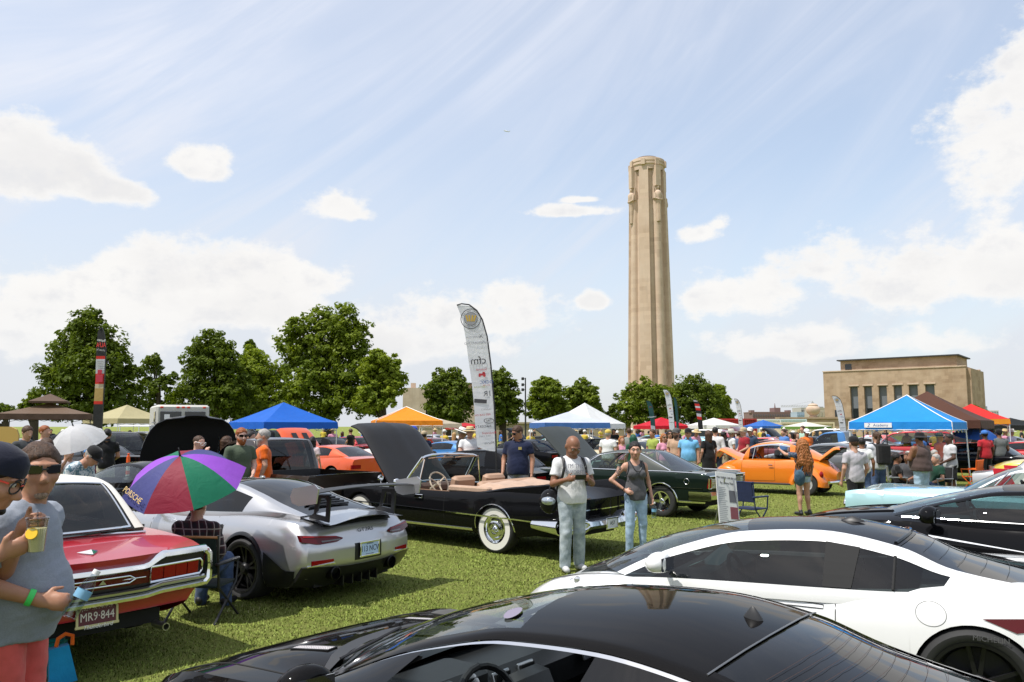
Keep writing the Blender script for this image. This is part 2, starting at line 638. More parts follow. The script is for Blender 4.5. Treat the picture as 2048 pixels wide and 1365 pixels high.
def pchip(xs,ys,q):
 xs,ys,q=np.asarray(xs,float),np.asarray(ys,float),np.asarray(q,float)
 n=len(xs)
 if n==2:
  return np.interp(q,xs,ys)
 h=np.diff(xs)
 d=np.diff(ys)/h
 m=np.zeros(n)
 for i in range(1,n-1):
  if d[i-1]*d[i]>0:
   w1,w2=2*h[i]+h[i-1],h[i]+2*h[i-1]
   m[i]=(w1+w2)/(w1/d[i-1]+w2/d[i])
 m[0]=((2*h[0]+h[1])*d[0]-h[0]*d[1])/(h[0]+h[1])
 if m[0]*d[0]<=0:
  m[0]=0
 elif abs(m[0])>3*abs(d[0]):
  m[0]=3*d[0]
 m[-1]=((2*h[-1]+h[-2])*d[-1]-h[-1]*d[-2])/(h[-1]+h[-2])
 if m[-1]*d[-1]<=0:
  m[-1]=0
 elif abs(m[-1])>3*abs(d[-1]):
  m[-1]=3*d[-1]
 q=np.clip(q,xs[0],xs[-1])
 i=np.clip(np.searchsorted(xs,q,side='right')-1,0,n-2)
 t=(q-xs[i])/h[i]
 t2,t3=t*t,t*t*t
 return(2*t3-3*t2+1)*ys[i]+(t3-2*t2+t)*h[i]*m[i]+(-2*t3+3*t2)*ys[i+1]+(t3-t2)*h[i]*m[i+1]
 # ground and lawn
def make_ground():
 rings=[0,6,14,30,60,120,300,900,3500]
 mb=MB()
 n=48
 vs=[(0,0,0)]
 for r in rings[1:]:
  vs+=[(r*math.cos(2*math.pi*k/n),r*math.sin(2*math.pi*k/n),0)for k in range(n)]
 fs=[[0,1+k,1+(k+1)%n]for k in range(n)]
 for q in range(len(rings)-2):
  for k in range(n):
   a,b=1+q*n+k,1+q*n+(k+1)%n
   fs.append([a,a+n,b+n,b])
 mb.add(vs,fs)
 m=bsdf('lawn_soil',(0.1,0.12,0.03),0.95,spec=0.1)
 T,b=tree_of(m)
 tc=T.node('ShaderNodeTexCoord')
 o=tc.outputs['Object']
 a=T.noise(o,0.35,5,0.6)
 c=T.noise(o,9,5,0.7)
 f=T.noise(o,60,3,0.7)
 g=T.mix(T.mapr(a,0.35,0.65),(0.18,0.235,0.042),(0.23,0.265,0.062))
 g=T.mix(T.mapr(c,0.4,0.7,0,0.7),g,(0.27,0.25,0.09))
 g=T.mix(T.mapr(f,0.45,0.7,0,0.6),g,(0.075,0.105,0.018))
 T.l.new(g,b.inputs['Base Color'])
 bump(T,b,T.m('ADD',f,T.m('MULTIPLY',c,1.5)),0.9,0.05)
 tag(mb.build('ground',m,smooth=0),kind='structure')
def make_grass():
 rng=np.random.default_rng(5)
 P=[]
 for(y0,y1,dens)in((3.2,5,4200),(5,7,3800),(7,9.5,3000),(9.5,13,1900),(13,18,900),(18,27,380)):
  w0,w1=-0.66*y1-.3,0.66*y1+.3
  if y1<=5:
   w1=1.2
  elif y1<=7:
   w1=2.6
  k=int(dens*(y1-y0)*(w1-w0)*0.62)
  P.append(np.stack([rng.uniform(w0,w1,k),rng.uniform(y0,y1,k)],1))
 P=np.concatenate(P)
 d=P[:,1]
 k=len(P)
 a=rng.uniform(0,2*np.pi,k)
 clump=0.5+0.5*np.sin(P[:,0]*3.1+2*np.sin(P[:,1]*1.7))*np.sin(P[:,1]*2.3+P[:,0])
 h=rng.uniform(0.008,0.025,k)*(0.75+0.5*clump)*(1+0.01*d)
 w=rng.uniform(0.0014,0.0028,k)*(1+d*0.13)
 lean=rng.normal(0,0.55,(k,2))*h[:,None]
 dx=np.stack([np.cos(a),np.sin(a)],1)*w[:,None]
 V=np.zeros((k,3,3))
 V[:,0,:2]=P-dx
 V[:,1,:2]=P+dx
 V[:,2,:2]=P+lean
 V[:,2,2]=h
 me=bpy.data.meshes.new('grass')
 me.vertices.add(k*3)
 me.vertices.foreach_set('co',V.ravel())
 me.loops.add(k*3)
 me.loops.foreach_set('vertex_index',np.arange(k*3))
 me.polygons.add(k)
 me.polygons.foreach_set('loop_start',np.arange(0,k*3,3))
 me.polygons.foreach_set('loop_total',np.full(k,3))
 at_=me.attributes.new('shade','FLOAT','FACE')
 at_.data.foreach_set('value',np.clip(rng.uniform(0,1,k)*0.7+0.22*clump+0.16*np.sin(P[:,0]*.9+1.7*np.sin(P[:,1]*.55))*np.sin(P[:,1]*.8),0,1))
 nrm=np.zeros((k,3))
 nrm[:,2]=1
 nrm[:,:2]=rng.normal(0,0.35,(k,2))
 nrm/=np.linalg.norm(nrm,axis=1)[:,None]
 me.update()
 me.validate()
 me.normals_split_custom_set(np.repeat(nrm,3,axis=0).tolist())
 m=bpy.data.materials.new('grass_blades')
 m.use_nodes=True
 T=NT(m.node_tree)
 b=m.node_tree.nodes['Principled BSDF']
 A=T.node('ShaderNodeAttribute')
 A.attribute_name='shade'
 c=T.ramp(A.outputs['Fac'],[(0.0,(0.20,0.275,0.038)),(0.4,(0.245,0.325,0.055)),(0.72,(0.30,0.37,0.078)),(0.9,(0.41,0.42,0.14)),(1.0,(0.52,0.50,0.26))])
 T.l.new(c,b.inputs['Base Color'])
 b.inputs['Roughness'].default_value=0.6
 b.inputs['Specular IOR Level'].default_value=0.25
 me.materials.append(m)
 o=bpy.data.objects.new('grass',me)
 col.objects.link(o)
 tag(o,'short sunlit green lawn with dry straw-coloured blades under the parked cars','grass',kind='stuff')
make_ground()
make_grass()
# memorial tower
TOWER_Y=212.0
LIME=stone('tower_limestone',(0.57,0.43,0.325),(0.45,0.33,0.245),(0.60,0.475,0.38),1.5,1.1,0.008,0.08)
def tower_radius(a):
 """outline of the fluted shaft as a fraction of its half width"""
 r=0.80
 for k in range(4):
  d=(a-R(-68+90*k)+math.pi)%(2*math.pi)-math.pi
  c,q=0.80,0.20
  s=q*q-(c*math.sin(d))**2
  if s>0 and math.cos(d)>0:
   r=max(r,c*math.cos(d)+math.sqrt(s))
  d=(a-R(-23+90*k)+math.pi)%(2*math.pi)-math.pi
  if abs(math.tan(d))*0.97<0.275 and math.cos(d)>0:
   r=max(r,0.97/math.cos(d))
 return r
def make_tower():
 base=at(1305,765,TOWER_Y)
 top_z=at(1297,340,TOWER_Y).z
 X=gx(1304,TOWER_Y)
 t=thing('memorial_tower','tall fluted limestone memorial tower rising above the round trees','tower',(X,TOWER_Y,0))
 n=240
 prof=[]
 for k in range(n):
  a=2*math.pi*k/n
  prof.append((a,tower_radius(a)))
 s=TOWER_Y/FPX
 wid=lambda z:(44.5+(36.2-44.5)*(z-base.z)/(top_z-base.z))*s*1.02
 zs=[0,base.z,25,35,45]
 zset=at(1297,405,TOWER_Y).z
 zs+=[zset,zset,at(1297,344,TOWER_Y).z]
 mb=MB()
 P=[]
 for i,z in enumerate(zs):
  w=wid(z)*(0.968 if i>=6 else 1.0)
  P.append([(w*r*math.sin(a),-w*r*math.cos(a),z)for a,r in prof])
 mb.grid(P,closed=True)
 mb.add(P[-1],[list(range(n))])
 mb.build('shaft',LIME,t,smooth=25)
 z0=zs[-1]
 w=wid(z0)
 z1=at(1297,322,TOWER_Y).z
 dr=MB()
 H=z1-z0
 dr.lathe([(w*.93,-0.5),(w*.93,H*.25),(w*.98,H*.3),(w*.98,H*.42),(w*.945,H*.45),(w*.945,H*.55),(w*.975,H*.6),(w*.955,H*.85),(w*.93,H*.88),(w*.80,H*.9),(0.01,H*.9)],64,Matrix.Translation((0,0,z0)))
 for k in range(8):
  a=R(-68+45*k)
  dr.box((w*.96*math.sin(a),-w*.96*math.cos(a),z0+H*.45),(1.1,0.9,H*.5),rz=a)
 dr.build('drum',LIME,t,smooth=30)
 cp=MB()
 cp.lathe([(w*.62,0),(w*.66,.35),(w*.6,.75),(w*.3,1.0),(0.01,1.05)],40,Matrix.Translation((0,0,z0+H*.9)))
 cp.build('fire_bowl',bsdf('dark_stone',(0.14,0.10,0.075),0.9),t)
 for k in range(4):
  a=R(-68+90*k)
  zt=at(1305,378,TOWER_Y).z
  zb=at(1305,452,TOWER_Y).z
  L=zt-zb
  g=MB()
  g.lathe([(0.55,0),(0.62,L*.2),(0.8,L*.55),(0.95,L*.68),(1.0,L*.76),(0.7,L*.8),(0.33,L*.83)],12)
  g.ball((0,0,L*.9),(0.42,0.46,0.62))
  g.ball((0,.12,L*.955),(0.52,0.5,0.42))
  for sx in(-1,1):
   g.tube([(sx*.95,0,L*.74),(sx*1.05,-.25,L*.6),(0.15*sx,-.85,L*.56)],[.36,.34,.26],8)
   g.box((sx*1.05,.5,L*.78),(0.3,0.7,L*.34),taper=0.6)
  g.box((0,-.72,L*.33),(0.2,0.16,L*.6))
  g.box((0,-.76,L*.56),(0.75,0.18,0.16))
  rr=wid(zb)*1.0
  o=g.build('guardian_figure',LIME,t)
  o.location=(rr*math.sin(a),-rr*math.cos(a),zb)
  o.rotation_euler=(R(-1.0),0,a)
  b=MB().box((0,.35,0),(1.5,1.2,L*.55))
  o=b.build('buttress',LIME,t,smooth=0)
  o.location=(rr*1.0*math.sin(a),-rr*1.0*math.cos(a),zt+L*.22)
  o.rotation_euler=(0,0,a)
make_tower()
# halls either side of the tower
HALLSTONE=stone('hall_limestone',(0.40,0.285,0.195),(0.29,0.20,0.132),(0.47,0.355,0.255),1.3,0.7,0.01,0.22)
ROOFDARK=bsdf('dark_roof',(0.03,0.03,0.032),0.6)
GREYLOUVRE=bsdf('grey_louvre',(0.15,0.165,0.19),0.5)
WINDARK=bsdf('dark_window',(0.012,0.016,0.02),0.12,coat=0.6)
def make_hall():
 yl,yr=172.0,155.0
 A,B=at(1646,745,yl),at(1931,733,yr)
 z_base=at(1650,842,yl).z
 H=(A.z+B.z)/2
 d=Vector((B.x-A.x,B.y-A.y,0))
 L=d.length
 t=thing('memorial_hall','pale stone hall with six tall recessed windows behind the brown tent','building',(A.x,A.y,0),math.atan2(d.y,d.x))
 D=16.0
 mb=MB()
 fr=[(.20,.257),(.303,.36),(.408,.466),(.514,.572),(.619,.68),(.73,.792)]
 zt,zb=z_base+(H-z_base)*.685,z_base+.4
 xs=[0]+[q*L for p in fr for q in p]+[L]
 for i in range(0,len(xs),2):
  mb.box(((xs[i]+xs[i+1])/2,.6,(zt+zb)/2),(xs[i+1]-xs[i],1.2,zt-zb))
 mb.box((L/2,.6,(H+zt)/2),(L,1.2,H-zt))
 mb.box((L/2,.6,zb/2),(L,1.2,zb))
 mb.box((L/2,D/2+.6,H/2),(L-.004,D-1.2,H-.004))
 mb.box((L+.35,D/2+.3,H/2-.15),(.7,D-1.4,H-.3))
 mb.build('wall',HALLSTONE,t,smooth=0)
 cop=MB()
 cop.box((L/2,.5,H+.1),(L+.2,1.3,.2))
 cop.box((L/2,D-.3,H+.1),(L+.2,1.3,.2))
 cop.build('coping',LIME,t,smooth=0)
 for p in fr:
  x0,x1=p[0]*L,p[1]*L
  w=empty_part('window',t,((x0+x1)/2,0,0))
  MB().box((0,.95,(zt+zb)/2+(zt-zb)*.16),(x1-x0,.3,(zt-zb)*.68)).build('louvre',GREYLOUVRE,w,0)
  hh=(zt-zb)*.32
  MB().box((0,.98,zb+hh/2),((x1-x0)*.7,.24,hh)).build('pane',WINDARK,w,0)
  f=MB()
  for sx in(-1,1):
   f.box((sx*(x1-x0)*.425,.93,zb+hh/2),((x1-x0)*.15,.34,hh))
  f.build('frame',GREYLOUVRE,w,0)
  MB().box((0,.5,zt+.22),(x1-x0+.5,1.3,.3)).build('lintel',LIME,w,0)
 MB().box((L*.095,.1,z_base+(H-z_base)*.15),(.9,.3,1.4)).build('window',WINDARK,t,0)
 pa,pb=at(1676,722,yl),at(1917,722,yr)
 rf=MB()
 ph=pa.z-H-.1
 rf.box((L*.52,D*.5,H+ph/2),(L*.82,D*.7,ph))
 rf.build('penthouse',HALLSTONE,t,0)
 e=MB()
 e.box((L*.52,D*.5,H+ph+.12),(L*.86,D*.80,.24))
 e.build('roof',ROOFDARK,t,0)
 MB().box((L*.17,D*.145,H+ph*.45),(1.3,.1,ph*.5)).build('vent',WINDARK,t,0)
def make_left_hall():
 Y=165.0
 A,B=at(806,776,Y),at(1010,776,Y)
 t=thing('memorial_hall','stone hall corner with a small chimney seen between the left trees','building',(A.x,A.y,0),R(4))
 L,H=B.x-A.x,A.z
 mb=MB()
 x0,x1=gx(851,Y)-A.x,gx(866,Y)-A.x
 zb,zt=at(850,850,Y).z,at(850,805,Y).z
 mb.box((x0/2,7,H/2),(x0,14,H))
 mb.box(((x1+L)/2,7,H/2),(L-x1,14,H))
 mb.box(((x0+x1)/2,7,(H+zt)/2),(x1-x0,14,H-zt))
 mb.box(((x0+x1)/2,7.8,zt/2),(x1-x0,12.4,zt))
 mb.build('wall',stone('hall_pale',(0.50,0.40,0.31),(0.43,0.34,0.26),(0.55,0.46,0.37),1.3,.7,.01,.22),t,0)
 MB().box(((x0+x1)/2,1.2,zt*.55),((x1-x0)*.96,.3,zt*.8)).build('window',WINDARK,t,0)
 cx_=gx(824,Y)-A.x
 MB().box((cx_,3,H+.55),(1.0,1.0,1.15)).build('chimney',LIME,t,0)
 rf=MB().box((L*.62,7,H+.5),(L*.7,10,.9))
 rf.build('penthouse',HALLSTONE,t,0)
 MB().box((L*.62,7,H+1.05),(L*.74,11,.22)).build('roof',ROOFDARK,t,0)
make_hall()
make_left_hall()
def make_terraces():
 w=MB()
 A,B=gx(1560,150),gx(1700,150)
 zt=at(1600,838,150).z
 w.box(((A+B)/2,151,zt/2),(B-A,2,zt))
 w.box(((A+B)/2,150.9,zt+.15),(B-A+.3,2.4,.3))
 tag(w.build('terrace_wall',HALLSTONE,None,0),'low brown stone terrace wall left of the hall below the stone urn','wall')
 w=MB()
 A,B=gx(770,118),gx(1262,118)
 zt=at(1000,848,118).z
 w.box(((A+B)/2,119,zt/2),(B-A,1.4,zt))
 w.box(((A+B)/2,119,zt+.12),(B-A,1.8,.24))
 tag(w.build('terrace_wall',stone('pale_wall',(0.40,0.33,0.24),(0.35,0.29,0.2),(0.45,0.39,0.3),1.4,.5),None,0),'long low pale stone wall behind the crowd under the middle trees','wall')
 u=MB()
 p=at(1635,838,149)
 u.lathe([(0.7,0),(.8,.15),(.55,.3),(1.1,.8),(1.3,1.4),(1.2,1.8),(.85,2.1),(.9,2.25),(.6,2.5),(0.01,2.6)],24)
 o=tag(u.build('stone_urn',LIME),'covered round stone urn on the terrace wall beside the hall','urn')
 o.location=(p.x,151,zt if False else at(1600,838,150).z+.3)
make_terraces()
def box_building(name,label,cat,u0,u1,vt,Y,mat,rows,cols_,win,depth=20,gapf=.45,extra=None):
 A,B=at(u0,vt,Y),at(u1,vt,Y)
 L,H=B.x-A.x,A.z
 t=thing(name,label,cat,(A.x,Y,0))
 MB().box((L/2,depth/2,H/2),(L,depth,H)).build('wall',mat,t,0)
 vis=max(3.0,H-at(u0,855,Y).z)
 rh,cw=vis/rows,L/cols_
 me=MB().box((0,0,0),(cw*(1-gapf),.4,rh*.5)).mesh('window',[win],0)
 for r in range(rows):
  for c in range(cols_):
   o=link_mesh('window',me,t)
   o.location=((c+.5)*cw,-.05,H-(r+.55)*rh)
 p=MB().box((L/2,depth/2,H+.3),(L*1.01,depth*1.01,.6))
 p.build('parapet',mat,t,0)
 return t,L,H
def make_skyline():
 brick=bsdf('far_brick',(0.20,0.125,0.115),0.9)
 t,L,H=box_building('brick_building','long reddish brick building far beyond the tents with a small roof tower','building',1505,1581,826,520,brick,3,16,bsdf('far_window',(.10,.09,.1),.3))
 MB().box((L*.7,8,H+1.6),(L*.16,10,3.4)).build('roof_tower',brick,t,0)
 MB().tube([(L*.7,8,H+3.2),(L*.7,8,H+6.5)],[.5,.1]).build('spire',brick,t)
 for fx in(.02,.98):
  MB().box((L*fx,4,H+.8),(2.2,6,1.8)).build('corner_turret',brick,t,0)
 box_building('glass_building','pale blue glass office block far off left of the hall','building',1594,1630,826,560,bsdf('far_glass',(.34,.42,.52),.2),4,8,bsdf('far_pane',(.27,.36,.47),.12),gapf=.2)
 t,L,H=box_building('office_building','grey terraced office building under the construction crane','building',1602,1622,817,640,bsdf('far_grey',(.42,.40,.38),.8),4,5,bsdf('far_window',(.1,.1,.1)))
 box_building('concrete_block','plain beige block tucked against the left edge of the hall','building',1632,1652,818,500,bsdf('far_beige',(.45,.39,.31),.8),2,3,bsdf('far_beige2',(.36,.31,.25)))
 t,L,H=box_building('hotel_tower','white hotel tower with window grid beyond the red tent','building',1973,1997,823,520,bsdf('far_white',(.62,.6,.56),.8),8,5,bsdf('far_window2',(.17,.19,.22)),gapf=.35)
 t,L,H=box_building('glass_tower','dark glass office tower with a rooftop sign frame behind the hall','building',1953,1975,821,560,bsdf('far_teal',(.13,.2,.23),.25),6,5,bsdf('far_pane2',(.07,.12,.15),.15),gapf=.2)
 s=MB()
 for k in range(9):
  s.box((L*(k+.5)/9,0,H+1.9),(L/9*.6,.4,1.7))
 s.box((L/2,.3,H+.8),(L,.3,.3))
 s.build('roof_sign',bsdf('far_sign',(.2,.22,.25)),t,0)
 box_building('low_building','low pinkish building at the right edge behind the black tent','building',2004,2048,843,420,bsdf('far_pink',(.46,.36,.3),.8),2,7,bsdf('far_window',(.1,.1,.1)))
 p=at(1627,853,700)
 c=thing('tower_crane','thin grey tower crane far away left of the hall','crane',(p.x,700,0))
 s=700/FPX
 m=MB()
 H=at(1627,805,700).z
 for sx in(-1,1):
  for sy in(-1,1):
   m.tube([(sx*.8,sy*.8,0),(sx*.8,sy*.8,H)],.16,4)
 for k in range(int(H/4)):
  m.tube([(-.8,-.8,k*4),(.8,-.8,k*4+4)],.1,4)
 m.build('mast',bsdf('crane_grey',(.3,.3,.3)),c)
 zj=at(1627,814,700).z
 j=MB()
 xa,xb=gx(1563,700)-p.x,gx(1646,700)-p.x
 j.tube([(xa,0,zj),(xb,0,zj)],.2,4)
 j.tube([(xa,0,zj+1.2),(xb*.3,0,zj+1.4)],.12,4)
 for k in range(14):
  x=xa+(xb*.3-xa)*k/14
  j.tube([(x,0,zj),(x+2.0,0,zj+1.3)],.1,4)
 j.tube([(0,0,zj+5),(xa*.7,0,zj+1.2)],.08,4)
 j.tube([(0,0,zj),(0,0,zj+5)],.25,4)
 j.box((xb*.92,0,zj-1),(3,1.2,2))
 j.build('jib',bsdf('crane_grey',(.3,.3,.3)),c)
make_skyline()
def make_container(label,u0,u1,vt,Y,color,name='shipping_container',cat='container'):
 A,B=at(u0,vt,Y),at(u1,vt,Y)
 L,H=B.x-A.x,A.z
 t=thing(name,label,cat,(A.x,Y,0))
 m=bsdf('container_%s'%label[:9],color,.6)
 mb=MB()
 nrib=max(6,int(L/.5))
 P0,P1=[],[]
 for k in range(nrib):
  for f,dy in((0,0),(.3,0),(.5,.06),(.8,.06)):
   x=(k+f)*L/nrib
   P0.append((x,dy,.15))
   P1.append((x,dy,H-.12))
 mb.grid([P0,P1])
 mb.box((L/2,1.3,H/2),(L,2.4,H-.05))
 mb.build('body',m,t,0)
 f=MB()
 for z in(.1,H-.07):
  f.box((L/2,-.02,z),(L,.16,.18))
 for x in(0,L):
  f.box((x,-.02,H/2),(.16,.17,H))
 f.build('frame',m,t,0)
 return t
make_container('long beige corrugated container behind the green-edged tent',1562,1667,845,88,(.66,.56,.38))
make_container('red container behind the white tent and right-hand white flag',1432,1486,838,92,(.45,.02,.02))
make_container('dark red container end beside the slim white flag',1487,1512,838,96,(.33,.03,.025))
make_container('white trailer box beyond the small blue tent',1512,1560,839,110,(.74,.76,.76),'trailer','trailer')
make_container('pale blue trailer box left of the beige container',1560,1612,839,118,(.60,.72,.76),'trailer','trailer')
# trees
BARK=bsdf('bark',(0.055,0.042,0.03),0.95)
LEAF_D=leafmat('leaf_dark',(0.052,0.086,0.007),(0.145,0.190,0.018))
LEAF_M=leafmat('leaf_mid',(0.075,0.120,0.008),(0.205,0.255,0.022))
LEAF_L=leafmat('leaf_bright',(0.09,0.145,0.010),(0.27,0.32,0.028))
def leaf_mesh(name,blobs,leaf,n_total,seed,mat,flat=1.0):
 """many leaf-sized quads on clumps spread over and inside the blobs"""
 rng=np.random.default_rng(seed)
 blobs=np.array(blobs,float)
 wts=blobs[:,3]**2
 wts/=wts.sum()
 C,N=[],[]
 for b,wt in zip(blobs,wts):
  nsub=max(8,int(34*(b[3]/blobs[:,3].mean())**1.5))
  nl=max(24,int(n_total*wt/nsub))
  d=rng.normal(size=(nsub,3))
  d/=np.linalg.norm(d,axis=1)[:,None]
  d[:,2]=np.where(d[:,2]<-.75,-d[:,2],d[:,2])
  rad=rng.uniform(0.5,1.12,nsub)
  sc_=b[:3]+d*(rad*b[3])[:,None]
  sr=b[3]*rng.uniform(.15,.34,nsub)
  for c,r,dd in zip(sc_,sr,d):
   e=rng.normal(size=(nl,3))
   e/=np.linalg.norm(e,axis=1)[:,None]
   q=c+e*(r*rng.uniform(.55,1.08,nl)**.6)[:,None]*np.array([1.15,1.15,.8])
   C.append(q)
   nn=e*.55+dd*.25+np.array([0,0,.55])+rng.normal(0,.45,(nl,3))
   N.append(nn/np.linalg.norm(nn,axis=1)[:,None])
 C,N=np.concatenate(C),np.concatenate(N)
 k=len(C)
 t=rng.normal(size=(k,3))
 u=np.cross(N,t)
 u/=np.linalg.norm(u,axis=1)[:,None]
 w=np.cross(N,u)
 s=leaf*rng.uniform(.55,1.2,k)[:,None]
 V=np.stack([C-u*s,C+w*s*.55,C+u*s,C-w*s*.55],1).reshape(-1,3)
 F=np.arange(k*4).reshape(-1,4)
 me=bpy.data.meshes.new(name)
 me.vertices.add(len(V))
 me.vertices.foreach_set('co',V.ravel())
 me.loops.add(k*4)
 me.loops.foreach_set('vertex_index',F.ravel())
 me.polygons.add(k)
 me.polygons.foreach_set('loop_start',np.arange(0,k*4,4))
 me.polygons.foreach_set('loop_total',np.full(k,4))
 me.update()
 me.materials.append(mat)
 return me
TREES='trees along the far side of the lawn'
def tree(label,u,Y,blobs_px,mat,leaf=.30,n=9000,seed=1,limbs=5,name='broadleaf_tree',core=.5,trunk=None):
 rng=random.Random(seed)
 s=Y/FPX
 X=gx(u,Y)
 t=thing(name,label,'tree',(X,Y,0),0,TREES)
 B=[]
 for i,(bu,bv,br)in enumerate(blobs_px):
  p=at(bu,bv,Y)
  r=br*s
  dy=rng.uniform(-.5,.5)*r
  B.append((p.x-X,dy,p.z,r))
  if core:
   B.append((p.x-X+rng.uniform(-.3,.3)*r,dy+rng.choice((-1,1))*r*.8,p.z-rng.uniform(0,.3)*r,r*.8))
 link_mesh('crown',leaf_mesh('crown',B,leaf*.68,n*1.9,seed,mat),t)
 m=MB()
 topz=max(b[2]for b in B)
 minz=min(b[2]-b[3]for b in B)
 r0=(trunk or 7)*s
 m.tube([(0,0,0),(0.05,0,max(1.5,minz)),(0.1*rng.uniform(-1,1),0,topz*.55),(0,0,topz*.85)],[r0*1.3,r0,r0*.7,r0*.2],10)
 for i in range(limbs):
  b=B[rng.randrange(len(B))]
  z0=topz*rng.uniform(.22,.5)
  m.tube([(0,0,z0),(b[0]*.45,b[1]*.45,z0+(b[2]-z0)*.6),(b[0]*.9,b[1]*.9,b[2])],[r0*.5,r0*.32,r0*.08],6)
 m.build('trunk',BARK,t)
 return t
tree('large dark tree with a pointed crown behind the left banner flag',175,78,[(178,655,34),(160,690,44),(205,700,44),(130,725,48),(180,740,60),(230,730,44),(115,770,42),(165,800,52),(235,785,46),(215,820,46),(130,815,34),(250,745,26),(187,632,16)],LEAF_D,.34,15000,1)
tree('thin open-branched tree left of the delivery van',315,105,[(300,735,20),(290,770,18),(325,775,20),(345,760,16),(305,800,16),(340,805,20),(285,815,14),(310,722,14)],LEAF_D,.34,3600,2,8,core=0,trunk=5)
tree('tall narrow dark tree behind the delivery van',430,82,[(425,690,34),(445,715,36),(405,715,32),(430,750,44),(465,760,34),(395,770,38),(375,800,34),(430,810,46),(480,810,40),(470,790,34)],LEAF_D,.32,12000,3)
tree('bright green bushy tree in the gap between taller dark trees',530,95,[(505,720,26),(520,745,38),(555,755,30),(500,770,32),(545,790,36),(505,815,34),(560,815,30)],LEAF_L,.34,8000,4)
tree('pointed dark treetop peeping over the bright green tree',503,120,[(503,700,16),(498,722,24),(515,735,24),(503,688,8)],LEAF_D,.36,2600,5)
tree('largest spreading tree with open bright crown behind the blue tent',655,84,[(640,640,30),(690,645,34),(600,660,30),(660,675,44),(580,690,30),(625,700,44),(700,695,40),(720,670,28),(590,725,26),(650,740,48),(710,740,44),(620,770,36),(690,790,44),(650,820,36),(725,810,36),(600,805,32),(575,790,22)],LEAF_M,.34,17000,6,9,trunk=9)
tree('yellow-green tree at the right side of the largest tree',765,80,[(765,725,26),(785,745,26),(745,745,28),(790,775,22),(755,780,32),(735,805,28),(785,800,20)],LEAF_L,.32,8500,7)
mid=[('round dark tree left of the tall white flag',897,[(885,760,22),(905,760,24),(870,785,24),(900,790,34),(930,790,22),(880,815,30),(920,815,30),(895,830,30)],LEAF_D),('dark tree directly behind the tall white flag',1005,[(1000,757,20),(985,775,26),(1020,785,24),(995,805,32),(1025,815,22),(975,815,22),(1005,830,28)],LEAF_D),('round tree right of the thin light pole',1092,[(1090,770,18),(1075,785,20),(1108,785,22),(1090,805,30),(1120,815,20),(1070,822,20),(1100,830,24)],LEAF_M),('small round tree behind the white tents',1165,[(1165,775,16),(1150,790,20),(1182,792,18),(1165,815,28),(1190,820,16),(1140,822,14)],LEAF_M),('round tree in front of the left foot of the tower',1280,[(1270,785,20),(1295,782,24),(1255,805,24),(1290,810,30),(1260,830,26),(1310,830,28),(1325,795,26)],LEAF_M),('dense dark tree in front of the right foot of the tower',1385,[(1375,778,26),(1400,775,24),(1350,795,28),(1385,805,36),(1420,800,28),(1360,830,30),(1410,830,30),(1340,820,20)],LEAF_D),('paler tree at the right end of the tower tree clump',1440,[(1435,790,18),(1442,812,20),(1450,832,18),(1430,830,20),(1462,842,12)],LEAF_L)]
for i,(lb,u,bl,mt)in enumerate(mid):
 tree(lb,u,100+3*i if i<4 else 104+3*i,bl,mt,.36,7500,20+i)
tree('slim young conifer left of the tower tree clump',1225,110,[(1226,815,7),(1224,826,9),(1226,838,11)],LEAF_D,.3,1300,40,2,'conifer',core=0,trunk=2)
tree('dark tree between the hall and the red tent',1958,150,[(1952,822,10),(1964,832,12),(1950,838,12),(1972,842,10)],LEAF_D,.4,1800,41)
tree('low distant tree at the far left edge',10,140,[(5,820,14),(25,825,12),(-15,825,18),(45,832,9)],LEAF_D,.42,2200,42)
tree('low bush-like tree behind the brown gazebo',68,110,[(75,800,14),(60,815,16),(90,812,14),(45,825,12)],LEAF_M,.36,2200,43)
def light_pole():
 p=at(1051,853,95)
 t=thing('light_pole','slim dark light pole with three spotlights near the middle trees','light pole',(p.x,95,0))
 H=at(1051,756,95).z
 MB().tube([(0,0,0),(0,0,H)],[.11,.07],8).build('pole',BLACKPL,t)
 for dv in(758,770,780):
  z=at(1051,dv,95).z
  l=MB()
  l.tube([(0,0,z),(-.25,-.1,z)],.04,6)
  l.box((-.32,-.1,z),(.28,.3,.34),rz=.3,bev=.04)
  l.build('spotlight',BLACKPL,t)
light_pole()
def airplane():
 p=at(1013,263,900)
 t=thing('airplane','tiny light aircraft flying high in the open sky','airplane',p,R(20))
 m=bsdf('plane_white',(.55,.56,.58),.4)
 f=MB()
 f.tube([(-3.5,0,0),(-2.5,0,0),(0,0,.1),(3,0,.1),(4,0,.5)],[.3,.55,.6,.35,.1],10)
 f.build('fuselage',m,t)
 MB().box((-.8,0,.6),(1.4,10,.16),bev=.05).build('wing',m,t)
 MB().box((3.6,0,.4),(.8,3.2,.1)).build('tailplane',m,t)
 MB().box((3.7,0,1.0),(.9,.1,1.2),taper=.6).build('fin',m,t)
 t.rotation_euler=(R(28),R(8),R(15))
airplane()
